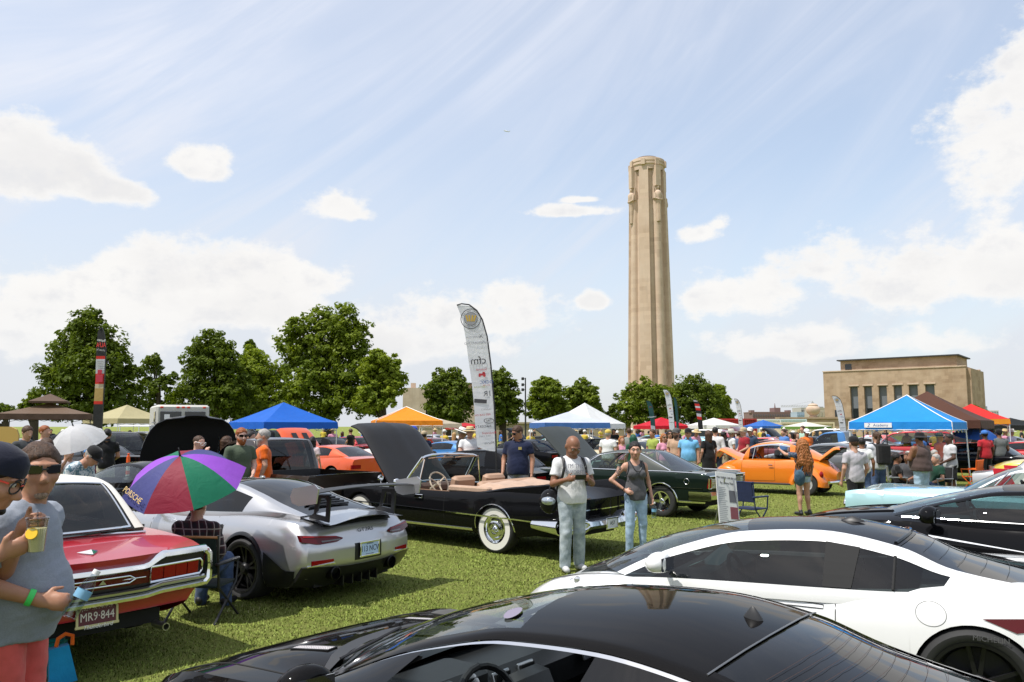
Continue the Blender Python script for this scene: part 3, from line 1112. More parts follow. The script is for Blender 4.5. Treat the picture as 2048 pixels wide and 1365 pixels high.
# car builder
def resample(pts,n):
 """n points along a polyline smoothed through its corners"""
 P=np.array(pts,float)
 seg=np.linalg.norm(np.diff(P,axis=0),axis=1)
 s=np.concatenate([[0],np.cumsum(np.maximum(seg,1e-6))])
 q=np.linspace(0,s[-1],n)
 return np.stack([pchip(s,P[:,k],q)for k in range(P.shape[1])],1)
class Car:
 def __init__(self,label,pos,heading,S,name='parked_car',cat='car',group=None):
  self.S=S
  self.t=thing(name,label,cat,(pos[0],pos[1],pos[2]if len(pos)>2 else 0),R(heading),group)
  self.body_mat=S['paint']
  xs=[k[0]for k in S['W']]
  self.x0,self.x1=xs[0],xs[-1]
  # --- 1-D curves along the car
 def cv(self,key,x):
  k=self.S[key]
  if not isinstance(k,(list,tuple)):
   return np.full(np.shape(x),float(k))if np.shape(x)else float(k)
  r=pchip([q[0]for q in k],[q[1]for q in k],np.atleast_1d(x))
  return r if np.shape(x)else float(r[0])
 def template(self,x):
  sd=self.S['side']
  if isinstance(sd[0][1],(int,float)):
   return np.array(sd,float)
  ks=[k[0]for k in sd]
  if x<=ks[0]:
   return np.array(sd[0][1],float)
  for(a,A),(b,B)in zip(sd[:-1],sd[1:]):
   if x<=b:
    f=(x-a)/(b-a)
    return np.array(A,float)*(1-f)+np.array(B,float)*f
  return np.array(sd[-1][1],float)
 def side_pts(self,x):
  W,zr,zs=self.cv('W',x),self.cv('zr',x),self.cv('zs',x)
  T=self.template(x)
  return np.stack([T[:,0]*W,zr+T[:,1]*(zs-zr)],1)
 def side_y(self,x,z):
  P=resample(self.side_pts(x),40)
  i=np.argsort(P[:,1])
  return float(np.interp(z,P[i,1],P[i,0]))
 def top_z(self,x,y):
  P=resample(self.top_pts(x),30)
  i=np.argsort(P[:,0])
  return float(np.interp(abs(y),P[i,0],P[i,1]))
 def top_pts(self,x):
  S=self.S
  W,zs,zt=self.cv('W',x),self.cv('zs',x),self.cv('zt',x)
  y0=self.template(x)[-1,0]*W
  tp=S.get('top',[(1,0),(.86,.18),(.6,.62),(.3,.92),(0,1)])
  return np.array([(f*y0,zs+g*(zt-zs))for f,g in tp])
 def bend(self,x,y,z):
  S=self.S
  Wm=S.get('Wmax',0.95)
  for end,key,bow,ln in((self.x1,'nose',S.get('bowF',.1),S.get('lenF',.6)),(self.x0,'tail',S.get('bowR',.1),S.get('lenR',.5))):
   sg=1 if end==self.x1 else-1
   t=1-sg*(end-x)/ln
   if t>0:
    t=min(1,t)
    x=x-sg*bow*(y/Wm)**2*t*t
    pf=S.get(key)
    if pf:
     x=x+sg*float(np.interp(z,[q[0]for q in pf],[q[1]for q in pf]))*t*t
  return(x,y,z)
 def body(self,ns=12,nt=9,dx=.075):
  S=self.S
  xs=set(np.round(np.linspace(self.x0,self.x1,int((self.x1-self.x0)/dx)+1),4).tolist())
  arches=S['arches']
  for(xc,zc,r)in arches:
   for a in np.linspace(0,math.pi,19):
    xs.add(round(xc+r*math.cos(a),4))
   xs.add(round(xc+r+.002,4))
   xs.add(round(xc-r-.002,4))
  for q in S.get('cuts',[]):
   xs.add(round(q,4))
  xs=sorted(x for x in xs if self.x0<=x<=self.x1)
  rows=[]
  for x in xs:
   P=self.side_pts(x)
   zb=P[0,1]
   za=zb
   for(xc,zc,r)in arches:
    if abs(x-xc)<=r:
     za=max(za,zc+math.sqrt(max(0,r*r-(x-xc)**2)))
   Q=resample(P,40)
   if za>zb:
    yi=float(np.interp(za,Q[:,1],Q[:,0]))
    Q=np.vstack([[yi,za],Q[Q[:,1]>za+1e-4]])
   Q=resample(Q,ns)if len(Q)>2 else np.linspace(Q[0],Q[-1],ns)
   Tp=resample(self.top_pts(x),nt)
   half=np.vstack([Q,Tp[1:]])
   full=[(y,z)for y,z in half]+[(-y,z)for y,z in half[-2::-1]]
   rows.append([self.bend(x,y,z)for y,z in full])
  self.xs,self.rows=xs,rows
  nj=len(rows[0])
  ncen=ns+nt-2
  doors=S.get('doors',[])
  open_=S.get('open')
  hoodhole=S.get('hoodhole')
  groups={'body':MB()}
  panels=S.get('panels',[])
  pm={}
  allv=[p for r in rows for p in r]
  for i in range(len(xs)-1):
   xm=(xs[i]+xs[i+1])/2
   for j in range(nj-1):
    jj=j if j<ncen else nj-2-j
    ym=abs(rows[i][j][1]+rows[i][j+1][1])/2
    q=[(i+1)*nj+j,(i+1)*nj+j+1,i*nj+j+1,i*nj+j]
    if jj>=ns-1:
     if open_ and open_[0]<xm<open_[1]and ym<open_[2]*self.cv('W',xm):
      continue
     if hoodhole and hoodhole[0]<xm<hoodhole[1]and ym<hoodhole[2]:
      continue
    key='body'
    if jj<ns-1:
     for k,(a,b,j0)in enumerate(doors):
      if a<xm<b and jj>=j0:
       key=('door',k,j<ncen)
    for k,(nm,a,b,ja,jb,mt)in enumerate(panels):
     if a<xm<b and ja<=jj<jb:
      key=(nm,k,True if ja>=ns-1 else j<ncen)
    pm.setdefault(key,[]).append(q)
  cap={'nose':(rows[-1],1),'tail':(rows[0],-1)}
  for nm,(row,sg)in cap.items():
   top=row[ns-1:nj-ns+1]
   xe=self.x1 if sg>0 else self.x0
   fr=[p[1]/max(1e-6,top[0][1])for p in top]
   half=[(p[1],p[2])for p in row[:ns]]
   base=len(allv)
   nc=len(fr)
   for(yj,zj)in half[:-1]:
    for f in fr:
     allv.append(self.bend(xe,yj*f,zj))
   ti=(len(xs)-1)*nj if sg>0 else 0
   idx=lambda a,b:(ti+ns-1+b)if a==ns-1 else base+a*nc+b
   for a in range(ns-1):
    for b in range(nc-1):
     q=[idx(a,b),idx(a,b+1),idx(a+1,b+1),idx(a+1,b)]
     if sg<0:
      q=q[::-1]
     pm.setdefault('body',[]).append(q)
  parts={}
  for key,fs in pm.items():
   used=sorted({v for f in fs for v in f})
   mp={v:n for n,v in enumerate(used)}
   mb=MB()
   mb.add([allv[v]for v in used],[[mp[v]for v in f][::-1]for f in fs])
   nm=key if isinstance(key,str)else key[0]
   mt=self.body_mat
   if not isinstance(key,str)and nm!='door':
    mt=panels[key[1]][5]
   me=mb.mesh(nm,[mt],S.get('smooth',32))
   if nm=='body' or True:
    bm=bmesh.new()
    bm.from_mesh(me)
    bmesh.ops.remove_doubles(bm,verts=bm.verts,dist=1e-4)
    bmesh.ops.dissolve_degenerate(bm,edges=bm.edges,dist=1e-5)
    bm.to_mesh(me)
    bm.free()
    me.polygons.foreach_set('use_smooth',[True]*len(me.polygons))
    me.set_sharp_from_angle(angle=R(S.get('smooth',32)))
   parts[key]=link_mesh(nm,me,self.t)
  self.parts=parts
  if doors:
   sm=MB()
   for(a,b,j0)in doors:
    for sg in(1,-1):
     for x in(a,b):
      self._line(sm,[(x,k/10)for k in range(1 if j0 else 0,11)],sg)
     z0=.1 if j0 else 0.02
     self._line(sm,[(a+(b-a)*k/8,z0)for k in range(9)],sg)
   sm.build('door_seam',SEAM,self.t,0)
  lin=MB()
  for(xc,zc,r)in arches:
   for sg in(1,-1):
    P=[]
    W=self.cv('W',xc)
    for a in np.linspace(-.25,math.pi+.25,17):
     x,z=xc+(r+.004)*math.cos(a),max(.08,zc+(r+.004)*math.sin(a))
     yo=self.side_y(x,max(z,self.cv('zr',x)+.01))-.012
     P.append([(x,sg*yo,z),(x,sg*(W-.34),z)])
    lin.grid(P)
    Pd=[p[1]for p in P]
    lin.add(Pd+[(xc,sg*(W-.34),zc)],[[k,k+1,len(Pd)]for k in range(len(Pd)-1)])
  lin.build('wheel_arch_liner',SEAM,self.t,30)
  W=S.get('Wmax',.95)
  zr=self.cv('zr',0)
  MB().box(((self.x0+self.x1)/2,0,zr+.07),(self.x1-self.x0-.5,2*W-.66,.12)).build('underbody',SEAM,self.t,0)
  return self
 def _line(self,mb,xz,sg,w=.006,off=.0015):
  """thin strip lying on the body side through (x, height fraction) points"""
  pts=[]
  for x,f in xz:
   P=resample(self.side_pts(x),40)
   z=P[0,1]+f*(P[-1,1]-P[0,1])
   y=self.side_y(x,z)
   bx,by,bz=self.bend(x,y,z)
   pts.append(Vector((bx,sg*(by+off),bz)))
  vs,fs=[],[]
  for i,p in enumerate(pts):
   d=(pts[min(i+1,len(pts)-1)]-pts[max(0,i-1)]).normalized()
   nrm=Vector((0,sg,0.1)).normalized()
   s=d.cross(nrm).normalized()*w*.5
   vs+=[p+s,p-s]
  for i in range(len(pts)-1):
   fs.append([2*i,2*i+1,2*i+3,2*i+2])
  mb.add(vs,fs)
 def trim(self,name,pts,w,mat,d=.012,sides=(1,-1),off=.0):
  """raised moulding on the side through (x, z) points; w may vary"""
  mb=MB()
  for sg in sides:
   L=[]
   for k,(x,z)in enumerate(pts):
    ww=w[k]if isinstance(w,(list,tuple))else w
    ring=[]
    for dz,dd in((-.5,0),(-.35,d),(.35,d),(.5,0)):
     zz=z+dz*ww
     y=self.side_y(x,zz)+dd+off
     bx,by,bz=self.bend(x,y,zz)
     ring.append((bx,sg*by,bz))
    L.append(ring)
   mb.grid(L,flip=sg<0)
  return mb.build(name,mat,self.t)
 def arch_lip(self,mat,w=.03,d=.012,name='wheel_arch_trim',which=None):
  mb=MB()
  for k,(xc,zc,r)in enumerate(self.S['arches']):
   if which is not None and k not in which:
    continue
   for sg in(1,-1):
    L=[]
    for a in np.linspace(0.0,math.pi,25):
     ring=[]
     for rr,dd in((r-.004,0),(r-.004,d),(r+w*.6,d),(r+w,0)):
      x,z=xc+rr*math.cos(a),zc+rr*math.sin(a)
      z2=max(z,self.cv('zr',x)+.005)
      ring.append((x,sg*(self.side_y(x,z2)+dd),z))
     L.append(ring)
    mb.grid(L,flip=sg>0)
  return mb.build(name,mat,self.t)
  # --- cabin
 def cabin(self,belt,rail,kinds,top,crown,bow=0.0,fr=.10,wf=.08,bulge=.02,glass=GLASSD,frame=None,roof=None,nsub=7,trim=None,side_fr=None,interior=True,rear_glass=None,wind_glass=None,roof_edge=False,sink=.09,tw=None):
  """belt / rail: matching (x, y, z) key points of the left side from cowl to deck;
        kinds[i]: 'pillar' or 'glass' between keys i and i+1 on the side;
        top[i]: 'glass' / 'roof' / 'rear' between keys across the car"""
  n=len(belt)
  frame=frame or self.body_mat
  roof=roof or frame
  ks=np.arange(n)
  s=np.concatenate([np.linspace(i,i+1,nsub,endpoint=False)for i in range(n-1)]+[[n-1]])
  B=np.stack([pchip(ks,[p[k]for p in belt],s)for k in range(3)],1)
  A=np.stack([pchip(ks,[p[k]for p in rail],s)for k in range(3)],1)
  cr=pchip(ks,crown,s)if isinstance(crown,(list,tuple))else np.full(len(s),crown)
  bw=pchip(ks,bow,s)if isinstance(bow,(list,tuple))else np.full(len(s),bow)
  sv=[0,.03,.06,.3,.55,1-fr,1-fr+(tw or fr*.55),1.0]
  tv=[-1,-1+wf*.5,-1+wf,-.6,-.3,0,.3,.6,1-wf,1-wf*.5,1]
  G=[]
  for i in range(len(s)):
   row=[]
   for v in sv:
    p=B[i]*(1-v)+A[i]*v
    p=p+np.array([0,bulge*4*v*(1-v),-sink if v==0 else 0])
    row.append(tuple(p))
   for t in tv[1:]:
    a=A[i]
    row.append((a[0]+bw[i]*(1-t*t),-t*a[1],a[2]+cr[i]*(1-abs(t)**2.2)))
   for v in sv[::-1][1:]:
    p=B[i]*(1-v)+A[i]*v
    p=p+np.array([0,bulge*4*v*(1-v),-sink if v==0 else 0])
    row.append((p[0],-p[1],p[2]))
   G.append(row)
  nj=len(G[0])
  nsv=len(sv)
  pm={}
  npt=len(tv)-1
  for i in range(len(s)-1):
   k=min(int(i//nsub),n-2)
   for j in range(nj-1):
    if j<nsv-1:
     jj,side=j,1
    elif j<nsv-1+npt:
     jj,side=j-(nsv-1),0
    else:
     jj,side=nj-2-j,-1
    if side:
     key='pillar'
     if kinds[k]=='glass' and 1<=jj<nsv-3:
      run=k
      while run>0 and kinds[run-1]=='glass':
       run-=1
      key=('side_window',run,side)
     elif kinds[k]=='glass' and trim is not None and jj==nsv-3:
      key='window_trim'
     elif kinds[k]=='open' and 1<=jj<nsv-3:
      continue
     elif kinds[k]=='open' and trim is not None and jj==nsv-3:
      key='window_trim'
    else:
     kd=top[k]
     edge=jj<2 or jj>=npt-2
     if kd=='glass':
      key='pillar' if edge else 'windshield'
     elif kd=='rear':
      key='pillar' if edge else 'rear_window'
     elif kd=='none':
      continue
     else:
      key='pillar' if edge and roof_edge else 'roof'
    pm.setdefault(key,[]).append([(i+1)*nj+j,(i+1)*nj+j+1,i*nj+j+1,i*nj+j])
  allv=[p for r in G for p in r]
  full=MB()
  full.add(allv,[f for fs in pm.values()for f in fs])
  me=full.mesh('tmp',[SEAM],0)
  vn=[tuple(v.normal)for v in me.vertices]
  bpy.data.meshes.remove(me)
  out={}
  for key,fs in pm.items():
   nm=key if isinstance(key,str)else key[0]
   used=sorted({v for f in fs for v in f})
   mp={v:q for q,v in enumerate(used)}
   mb=MB()
   off=.0 if nm in('pillar','roof')else-.004
   vs=[tuple(np.array(allv[v])+np.array(vn[v])*off)for v in used]
   mb.add(vs,[[mp[v]for v in f]for f in fs])
   if nm=='side_window' or nm=='windshield' or nm=='rear_window':
    mt=glass
    if nm=='rear_window' and rear_glass:
     mt=rear_glass
    if nm=='windshield' and wind_glass:
     mt=wind_glass
   elif nm=='roof':
    mt=roof
   elif nm=='window_trim':
    mt=trim
   else:
    mt=frame
   me=mb.mesh(nm,[mt],0)
   me.polygons.foreach_set('use_smooth',[True]*len(me.polygons))
   me.normals_split_custom_set_from_vertices([vn[v]for v in used])
   out[key]=link_mesh(nm,me,self.t)
  self.cab=out
  self.G,self.gs,self.gtv,self.gnsv=G,s,tv,nsv
  self.gfr=fr
  return out
 def cab_pt(self,s,t,off=0.0):
  """point on the roof sheet at key position s, across position t (-1..1, left is -1)"""
  i=float(np.interp(s,self.gs,np.arange(len(self.gs))))
  i0=int(min(i,len(self.gs)-2))
  f=i-i0
  row=[]
  for r in(self.G[i0],self.G[i0+1]):
   seg=r[self.gnsv-1:self.gnsv-1+len(self.gtv)]
   row.append(np.array([np.interp(t,self.gtv,[p[k]for p in seg])for k in range(3)]))
  p=row[0]*(1-f)+row[1]*f
  return Vector(p)+Vector((0,0,off))
 def side_pt(self,s,v,sg,off=0.0):
  i=float(np.interp(s,self.gs,np.arange(len(self.gs))))
  i0=int(min(i,len(self.gs)-2))
  f=i-i0
  sv=[0,.03,.06,.3,.55,1-self.gfr,1-self.gfr*.45,1.0]
  g=[np.array([np.interp(v,sv,[p[k]for p in r[:self.gnsv]])for k in range(3)])for r in(self.G[i0],self.G[i0+1])]
  p=g[0]*(1-f)+g[1]*f
  return(p[0],sg*(p[1]+off),p[2]+off*.4)
  # --- fittings
 def wheels(self,xf,xr,y,r,w,style,rear=None,skip=(),steer=0):
  for(x,st,rr,ww)in((xf,style,r,w),(xr,rear[0]if rear else style,rear[1]if rear else r,rear[2]if rear else w)):
   for sg in(1,-1):
    if(x==xf,sg)in skip:
     continue
    h=empty_part('wheel',self.t,(x,sg*(y-ww/2),rr),(0,0,0 if sg>0 else math.pi))
    if x==xf and steer:
     h.rotation_euler[2]+=R(steer)
    make_wheel(h,st,rr,ww)
 def seats(self,mat,xs=(0.05,),ys=(.36,-.36),z=.28,h=.95,bench=None,head=True,wheelx=None,col=DARKIN,wood=False,dash=None,dashz=.92,rim=None):
  for x in xs:
   for y in ys:
    m=MB()
    m.box((x+.22,y,z+.1),(.52,.5,.2),bev=.06)
    m.box((x-.1,y,z+.4),(.18,.5,.62),M=Matrix.Rotation(R(-14),4,'Y'),bev=.07)
    if head:
     m.box((x-.2,y,z+.78),(.12,.26,.17),M=Matrix.Rotation(R(-14),4,'Y'),bev=.05)
    m.build('seat',mat,self.t)
  if bench:
   x,w=bench
   m=MB()
   m.box((x+.2,0,z+.1),(.5,w,.22),bev=.06)
   m.box((x-.1,0,z+.38),(.18,w,.55),M=Matrix.Rotation(R(-14),4,'Y'),bev=.07)
   m.build('rear_seat',mat,self.t)
  if dash:
   x,w=dash
   m=MB()
   m.box((x,0,dashz-.12),(.42,w,.26),bev=.08)
   m.build('dashboard',col,self.t)
  if wheelx:
   self.steering(*wheelx,mat=rim or BLACKPL)
 def steering(self,x,y,z,r=.19,mat=BLACKPL,spokes=3,tilt=65):
  m=MB()
  M=TR((x,y,z),(0,R(-tilt),0))
  m.tube([M@Vector((r*math.cos(a),r*math.sin(a),0))for a in np.linspace(0,2*math.pi,25)],.015,8,caps=False)
  for k in range(spokes):
   a=2*math.pi*k/spokes+math.pi
   m.tube([M@Vector((.04*math.cos(a),.04*math.sin(a),-.02)),M@Vector((r*math.cos(a),r*math.sin(a),0))],[.016,.011],6)
  m.lathe([(0.01,.0),(.05,-.005),(.055,-.04),(.03,-.06),(.03,-.25)],12,M)
  return m.build('steering_wheel',mat,self.t)
 def mirror(self,x,y,z,mat,size=(.12,.2,.13),sides=(1,-1),stalk=True,bev=.045):
  for sg in sides:
   m=MB()
   m.ball((x,sg*(y+size[1]/2),z),(size[0]*.62,size[1]*.56,size[2]*.6),16,10,Matrix.Rotation(-sg*.2,3,'Z'))
   m.v=[(max(p[0],x-size[0]*.42),p[1],max(p[2],z-size[2]*.42))if abs(p[0]-x)<1 else p for p in m.v]
   if stalk:
    m.tube([(x+.02,sg*(y-.08),z-.06),(x,sg*(y+.03),z-.02)],.022,6)
   o=m.build('door_mirror',mat,self.t)
   g=MB().box((x-size[0]*.42-.003,sg*(y+size[1]/2),z),(.004,size[1]*.78,size[2]*.7),rz=-sg*.15)
   g.build('mirror_glass',CHROME,o,0)
 def plate(self,loc,rot,bg,lines,frame=None,size=(.305,.155)):
  """number plate standing upright: local X right, Y up after rot"""
  t=empty_part('number_plate',self.t,loc,rot)
  MB().box((0,0,0),(size[0],size[1],.008),bev=.004).build('plate_panel',bg,t,0)
  if frame:
   f=MB()
   for sy in(-1,1):
    f.box((0,sy*size[1]/2,.004),(size[0]+.03,.022,.016),bev=.004)
   for sx in(-1,1):
    f.box((sx*size[0]/2,0,.004),(.018,size[1],.015),bev=.004)
   f.build('plate_frame',frame,t)
  for(s,sz,x,y,mt,kw)in lines:
   text(t,s,sz,(x,y,.0055 if abs(y)<size[1]/2-.01 else.0145),(0,0,0),mt,**kw)
  return t
 def lamp_rings(self):
  pass
WHEELMESH={}
def make_wheel(h,style,r,w):
 key=(style,round(r,3),round(w,3))
 if key not in WHEELMESH:
  M=Matrix.Rotation(R(-90),4,'X')
  white=style=='whitewall'
  rim={'whitewall':r*.545,'hubcap':r*.56,'mag':r*.60,'sport':r*.735,'black':r*.745,'far':r*.62,'wire':r*.56,'vw':r*.56,'dark':r*.74}[style]
  ty=MB()
  hw=w/2
  prof=[(rim,-hw*.8),(rim+.02,-hw*.95),(r*.9,-hw),(r*.97,-hw*.86),(r,-hw*.6),(r,hw*.6),(r*.97,hw*.86),(r*.9,hw),(rim+.02,hw*.97),(rim,hw*.86)]
  ty.lathe(prof,44,M)
  if white:
   ty.mat(1)
   ty.lathe([(r*.60,hw*.995+.002),(r*.86,hw*1.0+.004)],44,M)
  elif style in('mag',):
   pass
  for k in range(0):
   pass
  tm=ty.mesh('tyre',[RUBBER,bsdf('whitewall',(.72,.70,.64),.5)],40)
  rm=MB()
  mats=[CHROME]
  if style in('whitewall','hubcap'):
   mats=[CHROME,bsdf('hub_dark',(.02,.02,.02),.4)]
   rm.lathe([(rim+.012,hw*.86),(rim+.012,hw*.98),(rim*.93,hw*.92),(rim*.86,hw*.72),(rim*.7,hw*.74),(rim*.62,hw*.98),(rim*.45,hw*1.08),(rim*.3,hw*1.02),(rim*.22,hw*1.12),(rim*.18,hw*1.3),(0.005,hw*1.38)],36,M)
   if style=='whitewall':
    for k in range(3):
     a=2*math.pi*k/3+.5
     rm.box(M@Vector((rim*.22*math.cos(a),rim*.22*math.sin(a),hw*1.28)),(rim*.34,.02,rim*.1),M=Matrix.Rotation(a,4,'Y'))
  elif style in('mag','sport','black','dark','wire'):
   nsp={'mag':5,'sport':10,'black':10,'dark':10,'wire':20}[style]
   bm_=bsdf('rim_black',(.010,.010,.011),.4,0,spec=.3)
   gm=bsdf('rim_gun',(.03,.03,.033),.4,.2)
   mats={'mag':[CHROME,bsdf('mag_dark',(.05,.05,.055),.35,.6)],'sport':[STEEL,bm_],'black':[bm_,gm],'dark':[gm,bm_],'wire':[CHROME,bm_]}[style]
   rm.mat(0).lathe([(rim+.004,hw*.84),(rim+.010,hw*.96),(rim*.95,hw*.93),(rim*.93,hw*.5),(rim*.92,-hw*.7)],40,M)
   rm.mat(1).lathe([(rim*.92,-hw*.3),(0.01,-hw*.3)],24,M)
   rm.mat(0 if style!='mag' else 0)
   for k in range(nsp):
    a=2*math.pi*k/nsp
    if style=='black':
     a+=.13*(1 if k%2 else-1)
    c,s_=math.cos(a),math.sin(a)
    wd0,wd1=(.075,.055)if style=='mag' else((.012,.010)if style=='wire' else(.030,.024))
    q=[]
    for rr,hh,ww in((rim*.2,hw*.62,wd0),(rim*.55,hw*.66,wd0*.8),(rim*.95,hw*.8,wd1)):
     for sd in(-1,1):
      for dz in(0,-.035):
       q.append(M@Vector((rr*c-sd*ww/2*s_,rr*s_+sd*ww/2*c,hh+dz)))
    fs=[]
    for i in range(2):
     b=i*4
     fs+=[[b,b+4,b+6,b+2],[b+1,b+3,b+7,b+5],[b,b+1,b+5,b+4],[b+2,b+6,b+7,b+3]]
    rm.add(q,fs)
   rm.lathe([(rim*.26,hw*.45),(rim*.26,hw*.66),(rim*.2,hw*.72),(rim*.17,hw*.8),(.004,hw*.82)],20,M)
   if style in('black','dark','sport'):
    rm.mat(1).lathe([(rim*.8,hw*.0),(rim*.3,hw*.02)],28,M)
  elif style=='vw':
   mats=[CHROME,bsdf('rim_grey',(.4,.4,.4),.4)]
   rm.mat(1).lathe([(rim,hw*.9),(rim*.9,hw*.6),(rim*.6,hw*.55)],30,M)
   rm.mat(0).lathe([(rim*.6,hw*.55),(rim*.55,hw*.85),(0.005,hw*1.05)],24,M)
  else:
   mats=[STEEL]
   rm.lathe([(rim,hw*.85),(rim*.9,hw*.5),(rim*.3,hw*.55),(.005,hw*.7)],16,M)
  WHEELMESH[key]=(tm,rm.mesh('rim',mats,35))
 tm,rm=WHEELMESH[key]
 link_mesh('tyre',tm,h)
 link_mesh('rim',rm,h)
def tail_patch(c,name,pts,mat,d=.01,sub=8,end='tail',inner=0.0,parent=None):
 """panel lying on the tail (or nose) of car c; pts = (y, z_low, z_high) across, d = how far it stands proud"""
 xe,sg=(c.x0,-1)if end=='tail' else(c.x1,1)
 ys=np.linspace(pts[0][0],pts[-1][0],max(sub,2)*1+1)
 k=np.array([p[0]for p in pts])
 o=np.argsort(k)
 lo=np.interp(ys,k[o],np.array([p[1]for p in pts])[o])
 hi=np.interp(ys,k[o],np.array([p[2]for p in pts])[o])
 mb=MB()
 P=[]
 for y,a,b in zip(ys,lo,hi):
  row=[]
  for f,dd in((0,inner-.03),(0,d),(.25,d),(.5,d),(.75,d),(1,d),(1,inner-.03)):
   z=a+(b-a)*f
   bx,by,bz=c.bend(xe,y,z)
   row.append((bx+sg*dd,by,bz))
  P.append(row)
 mb.grid(P)
 for row in(P[0],P[-1]):
  mb.add(row,[list(range(len(row)))])
 return mb.build(name,mat,parent or c.t,35)
def tail_pt(c,y,z,d=0.0,end='tail'):
 xe,sg=(c.x0,-1)if end=='tail' else(c.x1,1)
 bx,by,bz=c.bend(xe,y,z)
 return Vector((bx+sg*d,by,bz))
def tail_tube(c,name,yz,r,mat,d=.0,end='tail',n=8,parent=None,closed=False):
 pts=[tail_pt(c,y,z,d,end)for y,z in yz]
 if closed:
  pts.append(pts[0])
 return MB().tube(pts,r,n).build(name,mat,parent or c.t)
def open_hood(c,xh,zh,length,w0,w1,ang,mat,under=None,name='hood',curl=.10,crease=True,sg=1,thick=.03,ridge=.0,rnd=0):
 """hood or lid hinged at xh; sg=1 opens forwards (hinge at the windscreen), -1 backwards"""
 mb=MB()
 top,bot=[],[]
 n=10
 for i in range(n+1):
  f=i/n
  l=length*f
  w=w0+(w1-w0)*f
  if rnd:
   w=w0*(1-max(0,(f-.15)/.87)**2.6)**.5
  drop=curl*max(0,(f-.75)/.25)**2
  ra,rb=[],[]
  for t in np.linspace(-1,1,13):
   e=.04*(1-t*t)-.05*max(0,abs(t)-.85)/.15+(ridge if abs(t)<.1 else 0)
   for row,dz in((ra,e),(rb,e-thick)):
    x,z=l,dz-drop
    row.append((xh+sg*(x*math.cos(ang)-z*math.sin(ang)),t*w,zh+x*math.sin(ang)+z*math.cos(ang)))
  top.append(ra)
  bot.append(rb)
 mb.mat(0).grid(top,flip=sg>0)
 mb.mat(1).grid(bot,flip=sg<0)
 mb.mat(0)
 for e in(0,12):
  mb.grid([[r[e]for r in top],[r[e]for r in bot]])
 mb.grid([top[-1],bot[-1]])
 mb.grid([top[0],bot[0]])
 return mb.build(name,[mat,under or SATIN],c.t,30)
def engine_bay(c,xa,xb,hw,z=.62,seed=1):
 rng=random.Random(seed)
 m=MB()
 m.box(((xa+xb)/2,0,z-.1),(xb-xa+.1,2*hw+.1,.04))
 m.build('engine_bay',SEAM,c.t,0)
 e=MB()
 e.box(((xa+xb)/2,0,z+.05),(.5,.42,.22),bev=.05)
 e.lathe([(.19,0),(.2,.05),(.17,.07),(.01,.08)],20,Matrix.Translation(((xa+xb)/2+.05,0,z+.17)))
 for k in range(6):
  e.box((rng.uniform(xa+.15,xb-.15),rng.choice((-1,1))*rng.uniform(.3,hw-.08),z+.04),(.2,.16,.18),bev=.03)
 e.build('engine',CHROME if seed%2 else BLACKPL,c.t)
